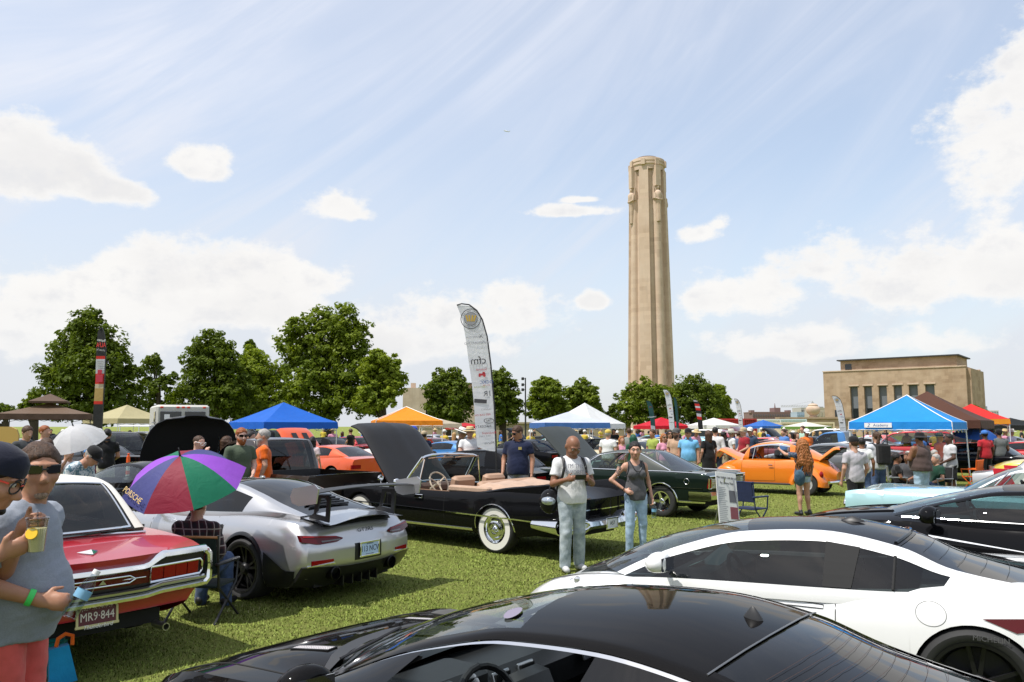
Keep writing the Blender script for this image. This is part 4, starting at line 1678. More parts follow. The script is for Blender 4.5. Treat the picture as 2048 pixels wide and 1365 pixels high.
 # the cars in front
ROW='cars parked on the lawn'
RX90=(R(90),0,0)
def rot_tail():
 """orientation for flat things on the tail, readable from behind"""
 return(R(90),0,R(-90))
def black_coupe():
 P=paint('black_metallic_paint',(0.006,0.0055,0.0055),0,.3,flake=True)
 S=dict(paint=P,Wmax=.95,W=[(-2.42,.70),(-2.2,.84),(-1.7,.925),(-1.37,.95),(-.6,.895),(.3,.885),(1.0,.905),(1.37,.94),(1.75,.90),(2.05,.76),(2.22,.60)],zr=[(-2.42,.35),(-1.9,.2),(1.8,.18),(2.22,.26)],zs=[(-2.42,.86),(-1.9,.93),(-1.37,.93),(-.5,.88),(.3,.86),(.8,.87),(1.37,.855),(1.8,.76),(2.08,.62),(2.22,.5)],zt=[(-2.42,.92),(-1.9,.975),(-.5,.97),(.7,.95),(1.0,.93),(1.5,.855),(1.9,.74),(2.12,.61),(2.22,.52)],side=[(.90,0),(.985,.16),(1.0,.42),(.975,.72),(.945,.9),(.88,1.0)],top=[(1,0),(.94,.05),(.84,.06),(.72,.12),(.60,.55),(.52,.78),(.3,.95),(0,1)],arches=[(1.37,.35,.37),(-1.37,.35,.375)],bowF=.16,lenF=.7,bowR=.2,doors=[(-.55,.72,2)],open=(-1.75,.52,.80),cuts=[.52,-1.75])
 c=Car('glossy black coupe nearest the camera with its driver window open',(.19,3.61),142,S,group=ROW)
 c.body(ns=14,nt=12,dx=.06)
 belt=[(.70,.69,.905),(.36,.775,.92),(0,.785,.93),(-.5,.785,.945),(-.95,.765,.965),(-1.2,.73,.985),(-1.8,.62,.985)]
 rail=[(.72,.67,.915),(.16,.605,1.14),(-.22,.565,1.225),(-.58,.55,1.243),(-.95,.545,1.20),(-1.22,.56,1.115),(-1.82,.60,.99)]
 c.cabin(belt,rail,['glass','open','open','glass','glass','pillar'],['glass','glass','roof','roof','rear','rear'],[.0,.035,.05,.055,.055,.05,.0],[.30,.20,.10,.02,-.06,-.12,-.10],fr=.115,tw=.04,wf=.08,glass=GLASSX,trim=CHROME,wind_glass=glassmat('windscreen',(.62,.68,.66)),rear_glass=GLASSX)
 pts=[c.cab_pt(4.0,t,.003)for t in np.linspace(-.98,.98,21)]
 MB().tube(pts,.0035,5).build('roof_seam',bsdf('seam_grey',(.25,.25,.25),.3,.8),c.t)
 hw=MB()
 for k in range(12):
  hw.tube([c.cab_pt(4.45+k*.115,t,.004)for t in np.linspace(-.78,.78,9)],.0007,3,caps=False)
 hw.build('heating_wires',bsdf('wire_brown',(.05,.022,.014),.6),c.t,0)
 a=MB()
 p=c.cab_pt(3.72,0,0)
 a.lathe([(.030,-.004),(.027,.006),(.018,.022),(.008,.038),(.002,.043)],18,Matrix.Translation(p)@Matrix.Diagonal((1.3,.62,1,1)))
 a.build('aerial_fin',BLACKPL,c.t)
 s=MB()
 n=20
 q0=[c.cab_pt(1.74+.09*math.sin(2*math.pi*k/n),-.66+.11*math.cos(2*math.pi*k/n),.004)for k in range(n)]
 s.add(q0,[list(range(n))[::-1]])
 s.build('sticker',bsdf('sticker_lilac',(.22,.20,.26),.9,spec=0.0),c.t,0)
 pp=MB().box((.64,.36,.975),(.2,.27,.003),M=Matrix.Rotation(R(24),4,'Y')@Matrix.Rotation(.5,4,'Z'))
 o=pp.build('show_card',WHITE,c.t,0)
 for k in range(4):
  text(c.t,['ENTRY FORM','YEAR MAKE MODEL','CLASS','2010'][k][:0]or '- - - - -',.03,(.67-k*.035,.36,.982+k*.012),(0,R(24),R(118)),BLACKPRINT,'print_line')
 for sg in(1,-1):
  v=MB()
  L=[]
  for k in range(9):
   x=1.05+.26*k/8
   r=[]
   for m_ in range(4):
    y=sg*(.335+.02*k/8+.055*m_/3)
    r.append((x,y,c.top_z(x,y)+.005))
   L.append(r)
  v.grid(L,flip=sg<0)
  me=bsdf('vent_mesh',(.42,.40,.40),.5)
  if 'vent_mesh_done' not in MAT:
   MAT['vent_mesh_done']=me
   T,b=tree_of(me)
   tc=T.node('ShaderNodeTexCoord')
   ck=T.node('ShaderNodeTexChecker')
   ck.inputs['Scale'].default_value=170
   T.l.new(tc.outputs['Object'],ck.inputs['Vector'])
   T.l.new(T.mix(ck.outputs['Fac'],(.55,.52,.53),(.22,.20,.20)),b.inputs['Base Color'])
  v.build('hood_vent',me,c.t)
  e=MB()
  ed=[(x,sg*(.335+.02*(x-1.05)/.26+q))for x,q in((1.05,0),(1.31,0),(1.31,.055),(1.05,.055),(1.05,0))]
  e.tube([(x,y,c.top_z(x,y)+.004)for x,y in ed],.004,5)
  e.build('vent_frame',BLACKPL,c.t)
 h=MB()
 for sg in(1,-1):
  h.tube([(x,sg*(.62+.04*math.sin((x-.6)*1.6)),c.top_z(x,.62+.04*math.sin((x-.6)*1.6))+.0005)for x in np.linspace(.78,2.02,24)],.0035,4)
 h.tube([c.bend(2.03,y,c.top_z(2.03,y)+.0005)for y in np.linspace(-.62,.62,18)],.0035,4)
 h.build('hood_seam',SEAM,c.t,0)
 cw=MB()
 L=[]
 for t in np.linspace(-.92,.92,15):
  b0=c.cab_pt(0.03,t,0)
  L.append([(b0.x+.02,b0.y,b0.z+.004),(b0.x+.10,b0.y*1.0,c.top_z(min(1.2,b0.x+.10),b0.y)+.008)])
 cw.grid(L)
 cw.build('cowl_grille',BLACKPL,c.t)
 w=MB()
 for y0 in(.52,.02):
  w.tube([c.cab_pt(0.02,-y0/.7,.02),c.cab_pt(.28,-y0/.7+.5,.014)],.007,5)
 w.build('wiper',BLACKPL,c.t)
 c.mirror(.50,.84,.985,P,(.13,.22,.15))
 BL=bsdf('black_leather',(.018,.018,.019),.42)
 c.seats(BL,xs=(-.35,),ys=(.36,-.36),z=.25)
 d=MB()
 d.box((.42,0,.80),(.40,1.34,.22),bev=.09)
 d.box((.36,.37,.89),(.26,.42,.10),bev=.045)
 d.build('dashboard',BL,c.t)
 cs=MB()
 cs.box((.18,0,.66),(.36,.26,.42),M=Matrix.Rotation(R(28),4,'Y'),bev=.04)
 cs.box((-.25,0,.42),(.7,.24,.24),bev=.05)
 cs.build('centre_console',BL,c.t)
 for(x,y,z)in((.235,.09,.865),(.235,-.09,.865),(.20,-.56,.86),(.215,.60,.86)):
  f=MB()
  f.box((x-.008,y,z),(.012,.115,.078),M=Matrix.Rotation(R(18),4,'Y'),bev=.004)
  o=f.build('air_vent',STEEL,c.t)
  g=MB()
  for k in range(4):
   g.box((x-.016,y,z-.024+k*.016),(.006,.095,.011))
  g.box((x-.0155,y,z),(.004,.1,.064))
  g.build('vent_slats',SEAM,o,0)
 k=MB()
 for i in range(3):
  for j in range(3):
   k.box((.12-i*.045,-.06+j*.06,.80-i*.05),(.02,.04,.016),bev=.004)
 k.build('console_button',STEEL,c.t)
 for yy in(.30,.44):
  MB().lathe([(.05,0),(.055,.012),(.045,.014),(.0,.008)],18,TR((.235,yy,.885),(0,R(-72),0))).build('gauge',STEEL,c.t)
 c.steering(.06,.37,.83,.185,BL,3,68)
 MB().ball((.04,.37,.83),(.04,.06,.06)).build('steering_boss',BL,c.t)
 dc=MB()
 for sg in(1,-1):
  dc.grid([[(x,sg*.78,z)for z in(.3,.6,.88)]for x in(-.55,0,.6)])
 dc.build('door_card',BL,c.t,0)
 MB().box((-.3,0,.22),(2.0,1.5,.04)).build('floor_pan',DARKIN,c.t,0)
 MB().box((-1.3,0,.62),(.7,1.2,.5),bev=.1).build('rear_shelf',BL,c.t)
 hd=MB()
 L=[]
 for sk in np.linspace(2.0,4.0,6):
  L.append([c.cab_pt(sk,t,-.035)for t in np.linspace(-.95,.95,9)])
 hd.grid(L)
 hd.build('headlining',bsdf('headlining',(.05,.05,.05),.9),c.t)
 c.wheels(1.37,-1.37,.945,.345,.25,'sport')
 for sg in(1,-1):
  m=MB()
  m.ball((1.90,sg*.66,.615),(.20,.09,.07),14,9,Matrix.Rotation(-sg*.5,3,'Z'))
  m.build('headlight',CLEARLENS,c.t)
 tail_patch(c,'grille',[(-.42,.3,.5),(0,.28,.53),(.42,.3,.5)],STEEL,.01,end='nose')
 return c
def white_coupe():
 P=paint('pearl_white_paint',(.78,.78,.77),0.0,.3)
 BK=paint('gloss_black_roof',(.010,.010,.012),.2,.28)
 S=dict(paint=P,Wmax=.97,W=[(-2.2,.80),(-2.0,.90),(-1.6,.965),(-1.3,.975),(-.8,.93),(-.2,.895),(.5,.90),(1.0,.93),(1.32,.95),(1.7,.91),(2.0,.77),(2.2,.56)],zr=[(-2.2,.3),(-1.8,.18),(1.9,.16),(2.2,.22)],zs=[(-2.2,.92),(-1.9,.955),(-1.4,.95),(-.8,.875),(-.2,.83),(.5,.81),(1.0,.785),(1.4,.765),(1.8,.69),(2.05,.59),(2.2,.5)],zt=[(-2.2,.90),(-1.9,.93),(-1.2,.95),(1.0,.845),(1.2,.81),(1.6,.70),(1.95,.585),(2.2,.48)],side=[(.93,0),(.99,.15),(1.0,.4),(.985,.62),(.955,.82),(.90,.95),(.83,1.0)],top=[(1,0),(.9,.0),(.75,-.1),(.6,.3),(.4,.8),(0,1)],arches=[(1.31,.345,.365),(-1.315,.355,.375)],bowF=.28,lenF=.8,bowR=.12,doors=[(-.48,.86,2)],open=(-1.0,.92,.80),cuts=[.92,-1.0],panels=[('black_hood',.92,2.02,16,40,BK),('engine_cover',-2.2,-1.55,17,40,BK)])
 c=Car('white mid-engined coupe with black roof and hood behind the black coupe',(2.25,6.68),150,S,group=ROW)
 c.body(ns=14,nt=11,dx=.06)
 belt=[(1.12,.72,.77),(.75,.82,.81),(.25,.85,.83),(-.35,.855,.845),(-.75,.845,.86),(-1.12,.80,.885),(-1.75,.70,.92)]
 rail=[(1.14,.70,.785),(.62,.665,1.03),(.15,.60,1.165),(-.35,.575,1.20),(-.85,.61,1.12),(-1.20,.665,.995),(-1.77,.68,.93)]
 c.cabin(belt,rail,['glass','glass','glass','glass','glass','pillar'],['glass','glass','roof','roof','rear','rear'],[.0,.04,.045,.045,.05,.04,.01],[.42,.28,.12,0,-.10,-.10,.0],fr=.15,wf=.13,glass=glassmat('coupe_glass',(.17,.20,.20)),roof=BK,rear_glass=GLASSX,roof_edge=True,bulge=.015,wind_glass=glassmat('coupe_screen',(.3,.36,.36)))
 for sg in(1,-1):
  bp=MB()
  pt=lambda s_,v,o:c.side_pt(s_,v,sg,o)
  bp.grid([[pt(3.1,v,.004),pt(3.55,v,.004)]for v in np.linspace(.05,.86,8)],flip=sg<0)
  bp.build('window_post',SEAM,c.t,0)
  MB().tube([pt(4.25,.06,.005),pt(4.05,.86,.005)],.011,5).build('window_post',SEAM,c.t,0)
 r=MB()
 pts=[c.cab_pt(3.92,t,.004)for t in np.linspace(-.8,.8,15)]
 r.tube(pts,.014,6)
 r.build('roof_edge_bar',BK,c.t)
 f=MB()
 p=c.cab_pt(3.25,-.05,0)
 f.lathe([(.085,0),(.075,.012),(.04,.03),(.006,.042)],16,Matrix.Translation(p)@Matrix.Diagonal((1.1,.5,1,1)))
 f.build('aerial_fin',BLACKPL,c.t)
 for sg in(1,-1):
  h=MB()
  def sp(x,z,o=.002):
   return(x,sg*(c.side_y(x,z)+o),z)
  zc=.73
  pts=[sp(-.40,zc+.014),sp(-.12,zc+.026),sp(.02,zc+.022),sp(.05,zc+.005),sp(.0,zc-.008),sp(-.12,zc-.012),sp(-.40,zc-.012),sp(-.40,zc+.014)]
  h.tube(pts,.0028,4)
  h.build('door_handle',SEAM,c.t)
 ff=MB()
 ff.tube([(-1.07+.09*math.cos(a),c.side_y(-1.07+.09*math.cos(a),.77+.075*math.sin(a))+.001,.77+.075*math.sin(a))for a in np.linspace(0,2*math.pi,29)],.0025,4,caps=False)
 ff.build('fuel_flap',bsdf('flap_line',(.3,.3,.3),.6),c.t)
 for sg in(1,-1):
  w=MB()
  tri=[(-1.36,.775),(-1.60,.80),(-1.66,.735),(-1.54,.71)]
  w.add([(x,sg*(c.side_y(x,z)+.006),z)for x,z in tri],[[0,1,2,3]])
  w.build('side_marker',DARKRED,c.t,0)
  v=MB()
  q=[(-1.62,.915),(-1.85,.965),(-2.18,.95),(-2.1,.86),(-1.85,.875)]
  v.add([(x,sg*(c.side_y(x,min(z,.93))+.008),z)for x,z in q],[[0,1,2,3,4]])
  v.build('rear_vent',BLACKPL,c.t,0)
  lp=MB()
  for k in range(7):
   lp.box((1.86-.06*k,sg*(.62+.035*k),.60+.022*k),(.05,.06,.05),bev=.015)
  lp.build('headlight',CLEARLENS,c.t)
 fb=MB()
 L=[]
 for t in np.linspace(0,1,9):
  L.append([(-1.0-t*1.0,-.64+.02*t,1.09-.13*t),(-1.0-t*1.0,-.60+.0*t,1.08-.12*t)])
 fb.grid(L)
 fb.build('buttress_edge',P,c.t)
 sm=MB()
 for sg in(1,-1):
  c._line(sm,[(-1.72-.1*k,.86-.16*k)for k in range(5)],sg,.006)
  c._line(sm,[(1.02,.05+.09*k)for k in range(11)],sg,.006)
  sm.tube([(x,sg*.66,c.top_z(x,.66)+.001)for x in np.linspace(.98,2.0,14)],.003,4)
 sm.build('panel_seam',SEAM,c.t,0)
 for k in range(5):
  MB().tube([c.cab_pt(4.35+k*.3,t,.004)for t in np.linspace(-.7,.7,9)],.0012,4).build('heating_wire',DARKIN,c.t)
 c.mirror(.73,.90,.955,P,(.15,.24,.14))
 IN=bsdf('grey_leather',(.06,.06,.065),.6)
 c.seats(IN,xs=(-.25,),ys=(.38,-.38),z=.2)
 d=MB()
 d.box((.62,0,.72),(.42,1.4,.24),bev=.09)
 d.box((.2,0,.45),(.8,.26,.3),bev=.05)
 d.build('dashboard',IN,c.t)
 c.steering(.30,.38,.80,.175,BLACKPL,3,68)
 MB().box((.52,.2,.90),(.26,.012,.11),M=Matrix.Rotation(R(40),4,'Y')).build('sun_shade',bsdf('shade_blue',(.45,.62,.68),.5),c.t)
 MB().box((-.1,0,.2),(2.0,1.5,.04)).build('floor_pan',DARKIN,c.t,0)
 MB().box((-.75,0,.55),(.12,1.5,.7)).build('bulkhead',DARKIN,c.t,0)
 MB().box((.70,.30,.845),(.15,.2,.003),M=Matrix.Rotation(R(24),4,'Y')).build('show_card',bsdf('card_mint',(.5,.7,.66),.6),c.t,0)
 c.wheels(1.31,-1.315,.965,.35,.28,'black',rear=('black',.355,.30))
 for sg in(1,):
  text(c.t,'MICHELIN',.045,(-1.315-.085,.972,.355+.305),(R(90),0,R(180)),bsdf('tyre_print',(.09,.09,.09),.7),'tyre_lettering')
 tail_patch(c,'lower_grille',[(-.75,.2,.38),(.75,.2,.38)],BLACKPL,.01,end='nose')
 return c
def silver_coupe():
 P=paint('silver_paint',(.52,.52,.53),.75,.28)
 CB=paint('carbon_roof',(.018,.018,.02),.1,.3)
 S=dict(paint=P,Wmax=.945,W=[(-2.34,.84),(-2.2,.90),(-1.9,.94),(-1.23,.948),(-.6,.895),(0,.875),(.8,.885),(1.23,.915),(1.7,.87),(2.05,.68),(2.2,.48)],zr=[(-2.34,.30),(-2.0,.2),(1.9,.16),(2.2,.2)],zs=[(-2.34,.80),(-2.15,.875),(-1.6,.925),(-1.23,.93),(-.5,.89),(.3,.865),(1.0,.87),(1.35,.83),(1.9,.66),(2.2,.48)],zt=[(-2.34,.86),(-2.1,.93),(-1.5,.97),(.9,.92),(1.3,.80),(1.9,.58),(2.2,.45)],side=[(.93,0),(.985,.15),(1.0,.42),(.985,.66),(.945,.86),(.86,1.0)],top=[(1,0),(.88,.08),(.7,.2),(.5,.6),(.25,.92),(0,1)],tail=[(.2,-.22),(.3,-.10),(.45,0),(.62,.0),(.75,-.05),(.86,-.14),(.95,-.24)],arches=[(1.2265,.345,.365),(-1.2265,.352,.385)],bowF=.3,lenF=.8,bowR=.16,lenR=.6,doors=[(-.62,.66,2)],open=(-1.6,.82,.80),cuts=[.82,-1.6])
 c=Car('silver rear-engined sports coupe with a big black rear wing and plate 113 NCV',(-3.64,10.86),147,S,group=ROW)
 c.body(ns=14,nt=11,dx=.06)
 belt=[(.95,.67,.885),(.55,.75,.905),(.1,.765,.92),(-.5,.755,.935),(-.95,.715,.955),(-1.3,.68,.98),(-1.85,.62,.95)]
 rail=[(.97,.65,.90),(.45,.605,1.12),(.0,.56,1.25),(-.5,.545,1.262),(-1.0,.555,1.16),(-1.38,.57,1.055),(-1.87,.60,.955)]
 c.cabin(belt,rail,['glass','glass','glass','glass','pillar','pillar'],['glass','glass','roof','rear','rear','rear'],[.0,.03,.04,.045,.05,.04,.01],[.35,.24,.12,.0,-.06,-.06,.0],fr=.16,wf=.13,glass=GLASSX,roof=CB,rear_glass=GLASSX,roof_edge=True)
 st=MB()
 L=[[c.cab_pt(sk,t,.003)for t in np.linspace(-.16,.16,5)]for sk in np.linspace(2.0,3.0,8)]
 st.grid(L)
 st.build('roof_stripe',P,c.t)
 MB().box(c.cab_pt(2.9,0,.012),(.07,.04,.03),bev=.01).build('aerial_fin',STEEL,c.t)
 lv=MB()
 for k in range(5):
  lv.tube([c.cab_pt(4.9+k*.17,t,.012)for t in np.linspace(-.55,.55,9)],.014,5)
 lv.build('louvre',SATIN,c.t)
 dk=MB()
 dk.grid([[(x,y,c.top_z(x,y)+.02+(.045 if x<-2.2 else 0))for y in np.linspace(-.62,.62,13)]for x in(-2.32,-2.2,-2.05,-1.85)],flip=True)
 dk.build('deck_lid',P,c.t)
 tail_patch(c,'spoiler_slot',[(-.56,.845,.905),(0,.86,.925),(.56,.845,.905)],SATIN,.012,14)
 wing=empty_part('rear_wing',c.t)
 w=MB()
 L=[]
 for y in np.linspace(-.86,.86,15):
  dz=.035*(1-(y/.86)**2)
  ch=[(-.02,.012),(.06,.03),(.18,.028),(.30,.0),(.30,-.01),(.16,.004),(.05,.0)]
  L.append([(-2.02-q[0]+.03,y,1.205+dz+q[1]-.0+q[0]*.12)for q in ch])
 w.grid(L,closed=True)
 w.build('wing_blade',BLACKPL,wing)
 for sg in(1,-1):
  e=MB()
  poly=[(-1.96,1.20),(-2.0,1.29),(-2.34,1.345),(-2.40,1.30),(-2.37,1.14),(-2.1,1.10),(-1.99,1.13)]
  e.prism([(x,z)for x,z in poly],.018,Matrix.Translation((0,sg*.87+.009,0))@Matrix.Rotation(R(90),4,'X'))
  e.build('end_plate',P,wing,20)
  g=MB()
  y=sg*.55
  for a,b,r in(((-2.15,1.2),(-1.95,.94),.0),((-2.24,1.2),(-2.16,.90),.0)):
   pass
  outer=[(-2.04,1.20),(-2.22,1.20),(-2.26,1.17),(-2.24,.90),(-1.92,.94),(-2.0,.99)]
  inner=[(-2.10,1.165),(-2.18,1.165),(-2.205,1.14),(-2.19,.965),(-2.02,.985),(-2.06,1.02)]
  vs,fs=[],[]
  for dy in(-.011,.011):
   for p in outer+inner:
    vs.append((p[0],y+dy,p[1]))
  n=6
  for i in range(n):
   j=(i+1)%n
   fs+=[[i,j,n+j,n+i],[12+j,12+i,12+n+i,12+n+j],[j,i,12+i,12+j],[n+i,n+j,12+n+j,12+n+i]]
  g.add(vs,fs)
  g.build('wing_support',SATIN,wing,0)
 for sg in(1,-1):
  tail_patch(c,'taillight',[(sg*.38,.71,.722),(sg*.46,.685,.748),(sg*.70,.675,.765),(sg*.885,.715,.785)],DARKRED,.012,12)
  tail_patch(c,'lamp_strip',[(sg*.42,.70,.715),(sg*.66,.695,.712)],bsdf('smoked_lens',(.12,.10,.10),.15,coat=.5),.018,8)
  tail_patch(c,'brake_strip',[(sg*.46,.735,.745),(sg*.86,.762,.775)],REDLENS,.018,8)
  tail_patch(c,'reflector',[(sg*.52,.475,.505),(sg*.79,.455,.505)],REDLENS,.010,8)
  tail_patch(c,'reflector_trim',[(sg*.50,.45,.462),(sg*.84,.438,.45)],CHROME,.014,8)
  ex=MB()
  M=TR(tail_pt(c,sg*.47,.335,-.06),(0,R(-90),0))
  ex.lathe([(.075,0),(.078,.12),(.066,.125),(.062,.02),(.001,.02)],24,M)
  ex.build('exhaust_tip',bsdf('dark_exhaust',(.02,.02,.02),.3,.8),c.t)
 tail_patch(c,'diffuser',[(-.88,.22,.44),(-.70,.19,.43),(-.45,.17,.41),(-.3,.19,.40),(.3,.19,.40),(.45,.17,.41),(.70,.19,.43),(.88,.22,.44)],SATIN,.006,24)
 ff=MB()
 for y in(-.28,-.14,0,.14,.28):
  p=tail_pt(c,y,.25,.0)
  ff.box((p.x+.1,y,.22),(.3,.014,.11))
 ff.build('diffuser_fin',SATIN,c.t,0)
 for sg in(1,-1):
  k=MB()
  L=[]
  for x in np.linspace(-2.2,-1.63,8):
   L.append([(c.bend(x,sg*(c.side_y(x,z)+.014),z))for z in(c.cv('zr',x)+.005,.3,.40+.18*max(0,(x+2.0)/.37))])
  k.grid(L,flip=sg<0)
  k.build('rear_skirt',SATIN,c.t)
  it=MB()
  q=[(-.68,.80),(-.80,.825),(-.84,.64),(-.79,.58)]
  it.add([(x,sg*(c.side_y(x,z)+.012),z)for x,z in q],[[0,1,2,3]])
  it.build('side_intake',SEAM,c.t,0)
  fv=MB()
  for m_ in range(4):
   x=1.10-m_*.055
   fv.tube([(x+.04,sg*.70,c.top_z(x,.70)+.0),(x,sg*.80,c.cv('zs',x)+.005)],.014,5)
  fv.build('fender_louvre',SATIN,c.t)
  sv=MB()
  sv.add([(x,sg*(c.side_y(x,z)+.008),z)for x,z in((.83,.72),(.79,.72),(.76,.40),(.80,.40))],[[0,1,2,3]])
  sv.build('fender_vent',SEAM,c.t,0)
 c.arch_lip(SATIN,.035,.012,which=[1])
 p=tail_pt(c,0,.56,.012)
 blue=bsdf('plate_blue',(.45,.60,.80),.45)
 navy=bsdf('plate_navy',(.02,.03,.10),.5)
 tail_patch(c,'plate_recess',[(-.22,.45,.64),(.22,.45,.64)],SATIN,.004,4)
 c.plate(p,rot_tail(),blue,[('113 NCV',.095,0,.0,navy,dict(sx=.8)),('KANSAS',.03,0,.06,navy,{}),('TULSA RSR',.026,0,-.064,navy,{})],frame=CHROME)
 text(c.t,'GT2RS',.062,tail_pt(c,0,.775,.008),(R(76),0,R(-90)),SATIN,'badge',sx=1.5)
 c.mirror(.62,.84,.96,P)
 MB().box((-.1,0,.25),(1.9,1.5,.3)).build('floor_pan',DARKIN,c.t,0)
 MB().box((-1.1,0,.7),(.9,1.2,.4),bev=.1).build('rear_shelf',DARKIN,c.t)
 c.seats(bsdf('red_black_seat',(.05,.01,.012),.7),xs=(-.35,),ys=(.36,-.36),z=.2)
 c.wheels(1.2265,-1.2265,.935,.34,.27,'black',rear=('black',.35,.33))
 return c
def red_coupe():
 P=paint('red_paint',(.37,.003,.016),0.0,.3)
 WR=paint('cream_roof',(.74,.71,.63),0,.5,coat=.3)
 S=dict(paint=P,Wmax=.965,W=[(-2.62,.945),(-2.3,.955),(-1.5,.965),(0,.965),(1.5,.96),(2.4,.94),(2.55,.92)],zr=[(-2.62,.40),(-2.4,.34),(-1.9,.22),(2.2,.22),(2.55,.3)],zs=[(-2.62,.865),(-2.4,.90),(-1.5,.94),(0,.94),(1.5,.92),(2.55,.86)],zt=[(-2.62,.85),(-2.4,.885),(-1.6,.96),(.9,.97),(1.6,.95),(2.55,.87)],side=[(.86,0),(.95,.28),(.995,.6),(1.0,.8),(.985,.93),(.94,1.0)],top=[(1,0),(.92,.0),(.80,-.1),(.5,.55),(.2,.9),(0,1)],tail=[(.3,.0),(.42,-.06),(.58,.0),(.86,.02),(.9,0.0)],arches=[(1.43,.36,.40),(-1.43,.36,.40)],bowF=.1,bowR=.10,lenR=.5,doors=[(-.55,.85,1)],open=(-1.72,.9,.78),cuts=[.9,-1.72],smooth=28)
 c=Car('red 1960s two-door hardtop with cream roof and full-width chrome tail',(-5.32,8.2,.06),141,S,group=ROW)
 c.body(ns=12,nt=11)
 belt=[(1.0,.74,.95),(.5,.785,.955),(-.3,.79,.955),(-.90,.79,.955),(-1.50,.775,.965),(-1.80,.74,.965)]
 rail=[(1.02,.72,.96),(.30,.60,1.35),(-.4,.615,1.42),(-.95,.615,1.42),(-1.32,.62,1.37),(-1.81,.715,.985)]
 c.cabin(belt,rail,['glass','glass','glass','pillar','pillar'],['glass','roof','roof','roof','rear'],[.0,.03,.04,.04,.04,.0],[.25,.1,0,0,-.05,-.1],fr=.1,wf=.10,glass=GLASSD,frame=WR,roof=WR,rear_glass=glassmat('smoked_rear',(.22,.24,.23)),wind_glass=GLASS)
 fr=MB()
 e=[c.cab_pt(4.06,t,.004)for t in np.linspace(-.84,.84,13)]+[c.cab_pt(s_,.84,.004)for s_ in np.linspace(4.06,4.98,8)]+[c.cab_pt(4.98,t,.006)for t in np.linspace(.84,-.84,13)]+[c.cab_pt(s_,-.84,.004)for s_ in np.linspace(4.98,4.06,8)]
 fr.tube(e,.012,6)
 fr.build('rear_window_trim',CHROME,c.t)
 def hi(y):
  return.825-.075*max(0,min(1,(.50-abs(y))/.14))
 ys=np.linspace(-.93,.93,41)
 top=MB()
 L,L2=[],[]
 for y in ys:
  z=hi(y)
  L.append([tail_pt(c,y,z+q,d)for q,d in((.042,-.02),(.048,.02),(.03,.052),(.0,.058),(-.022,.03),(-.02,-.02))])
  zb=.54-.02*max(0,min(1,(.50-abs(y))/.14))+.0
  L2.append([tail_pt(c,y,zb+q,d)for q,d in((.03,-.02),(.03,.04),(.012,.082),(-.012,.085),(-.03,.06),(-.032,-.02))])
 top.grid(L)
 top.build('tail_surround',CHROME,c.t)
 b=MB()
 b.grid(L2)
 for sg in(1,-1):
  b.tube([tail_pt(c,sg*.93,.54,.05),tail_pt(c,sg*.965,.58,.05),tail_pt(c,sg*.972,.69,.045),tail_pt(c,sg*.965,.79,.035),tail_pt(c,sg*.93,hi(.93),.03)],[.035,.035,.028,.03,.032],8)
 b.build('bumper',CHROME,c.t)
 L3=[]
 for y in ys:
  L3.append([tail_pt(c,y,.575-.02*max(0,min(1,(.50-abs(y))/.14))+q,d)for q,d in((.0,.03),(.012,.06),(.03,.06),(.04,.03))])
 MB().grid(L3).build('tail_moulding',STEEL,c.t)
 tail_patch(c,'tail_inlay',[(-.93,.56,.80),(-.5,.55,.80),(-.36,.53,.75),(.36,.53,.75),(.5,.55,.80),(.93,.56,.80)],bsdf('tail_black',(.015,.012,.014),.35),.012,30)
 tail_patch(c,'lamp_panel',[(-.42,.625,.725),(.42,.625,.725)],DARKRED,.018,12)
 for sg in(1,-1):
  e2=[(sg*.40,.625),(sg*.88,.63),(sg*.90,.66),(sg*.90,.73),(sg*.875,.755),(sg*.40,.75)]
  tail_tube(c,'lamp_trim',e2,.012,CHROME,.022,closed=True)
  for k in range(4):
   y0=sg*(.41+.115*k)
   tail_patch(c,'taillight',[(y0,.64,.742),(y0+sg*.108,.64,.742)],REDLENS,.02+.004*(k%2),4)
 orn=empty_part('tail_ornament',c.t)
 tail_tube(c,'ornament_rim',[(-.27,.675),(-.22,.705),(.22,.705),(.27,.675),(.22,.65),(-.22,.65)],.007,CHROME,.028,parent=orn,closed=True)
 tail_tube(c,'ornament_bar',[(-.36,.677),(.36,.677)],.005,CHROME,.024,parent=orn)
 k=MB()
 k.add([tail_pt(c,y,z,.034)for y,z in((-.03,.665),(.03,.665),(.0,.70))],[[0,1,2]])
 k.build('ornament_bird',STEEL,orn,0)
 em=MB()
 zc=c.top_z(-2.42,0)+.012
 em.add([(-2.42,0,zc+.01),(-2.36,.085,zc+.004),(-2.40,.06,zc),(-2.47,0,zc-.008),(-2.40,-.06,zc),(-2.36,-.085,zc+.004),(-2.43,0,zc+.026)],[[0,1,2],[0,2,3],[0,3,4],[0,4,5],[6,2,1],[6,1,0],[6,0,5],[6,5,4],[6,4,3],[6,3,2]])
 em.build('trunk_emblem',CHROME,c.t,0)
 vs=MB()
 for kx in range(0):
  y=-.6+1.2*kx/13
  vs.box((-1.72,y,c.top_z(-1.72,y)+.004),(.10,.03,.008))
 cw=MB()
 cw.tube([(-1.84-.0,y,c.top_z(-1.84,y)+.012)for y in np.linspace(-.74,.74,11)],.012,6)
 cw.build('deck_trim',CHROME,c.t)
 yel=bsdf('plate_frame_yellow',(.55,.50,.25),.5)
 pm=bsdf('plate_maroon',(.10,.015,.025),.5)
 pw=bsdf('plate_white',(.70,.66,.60),.5)
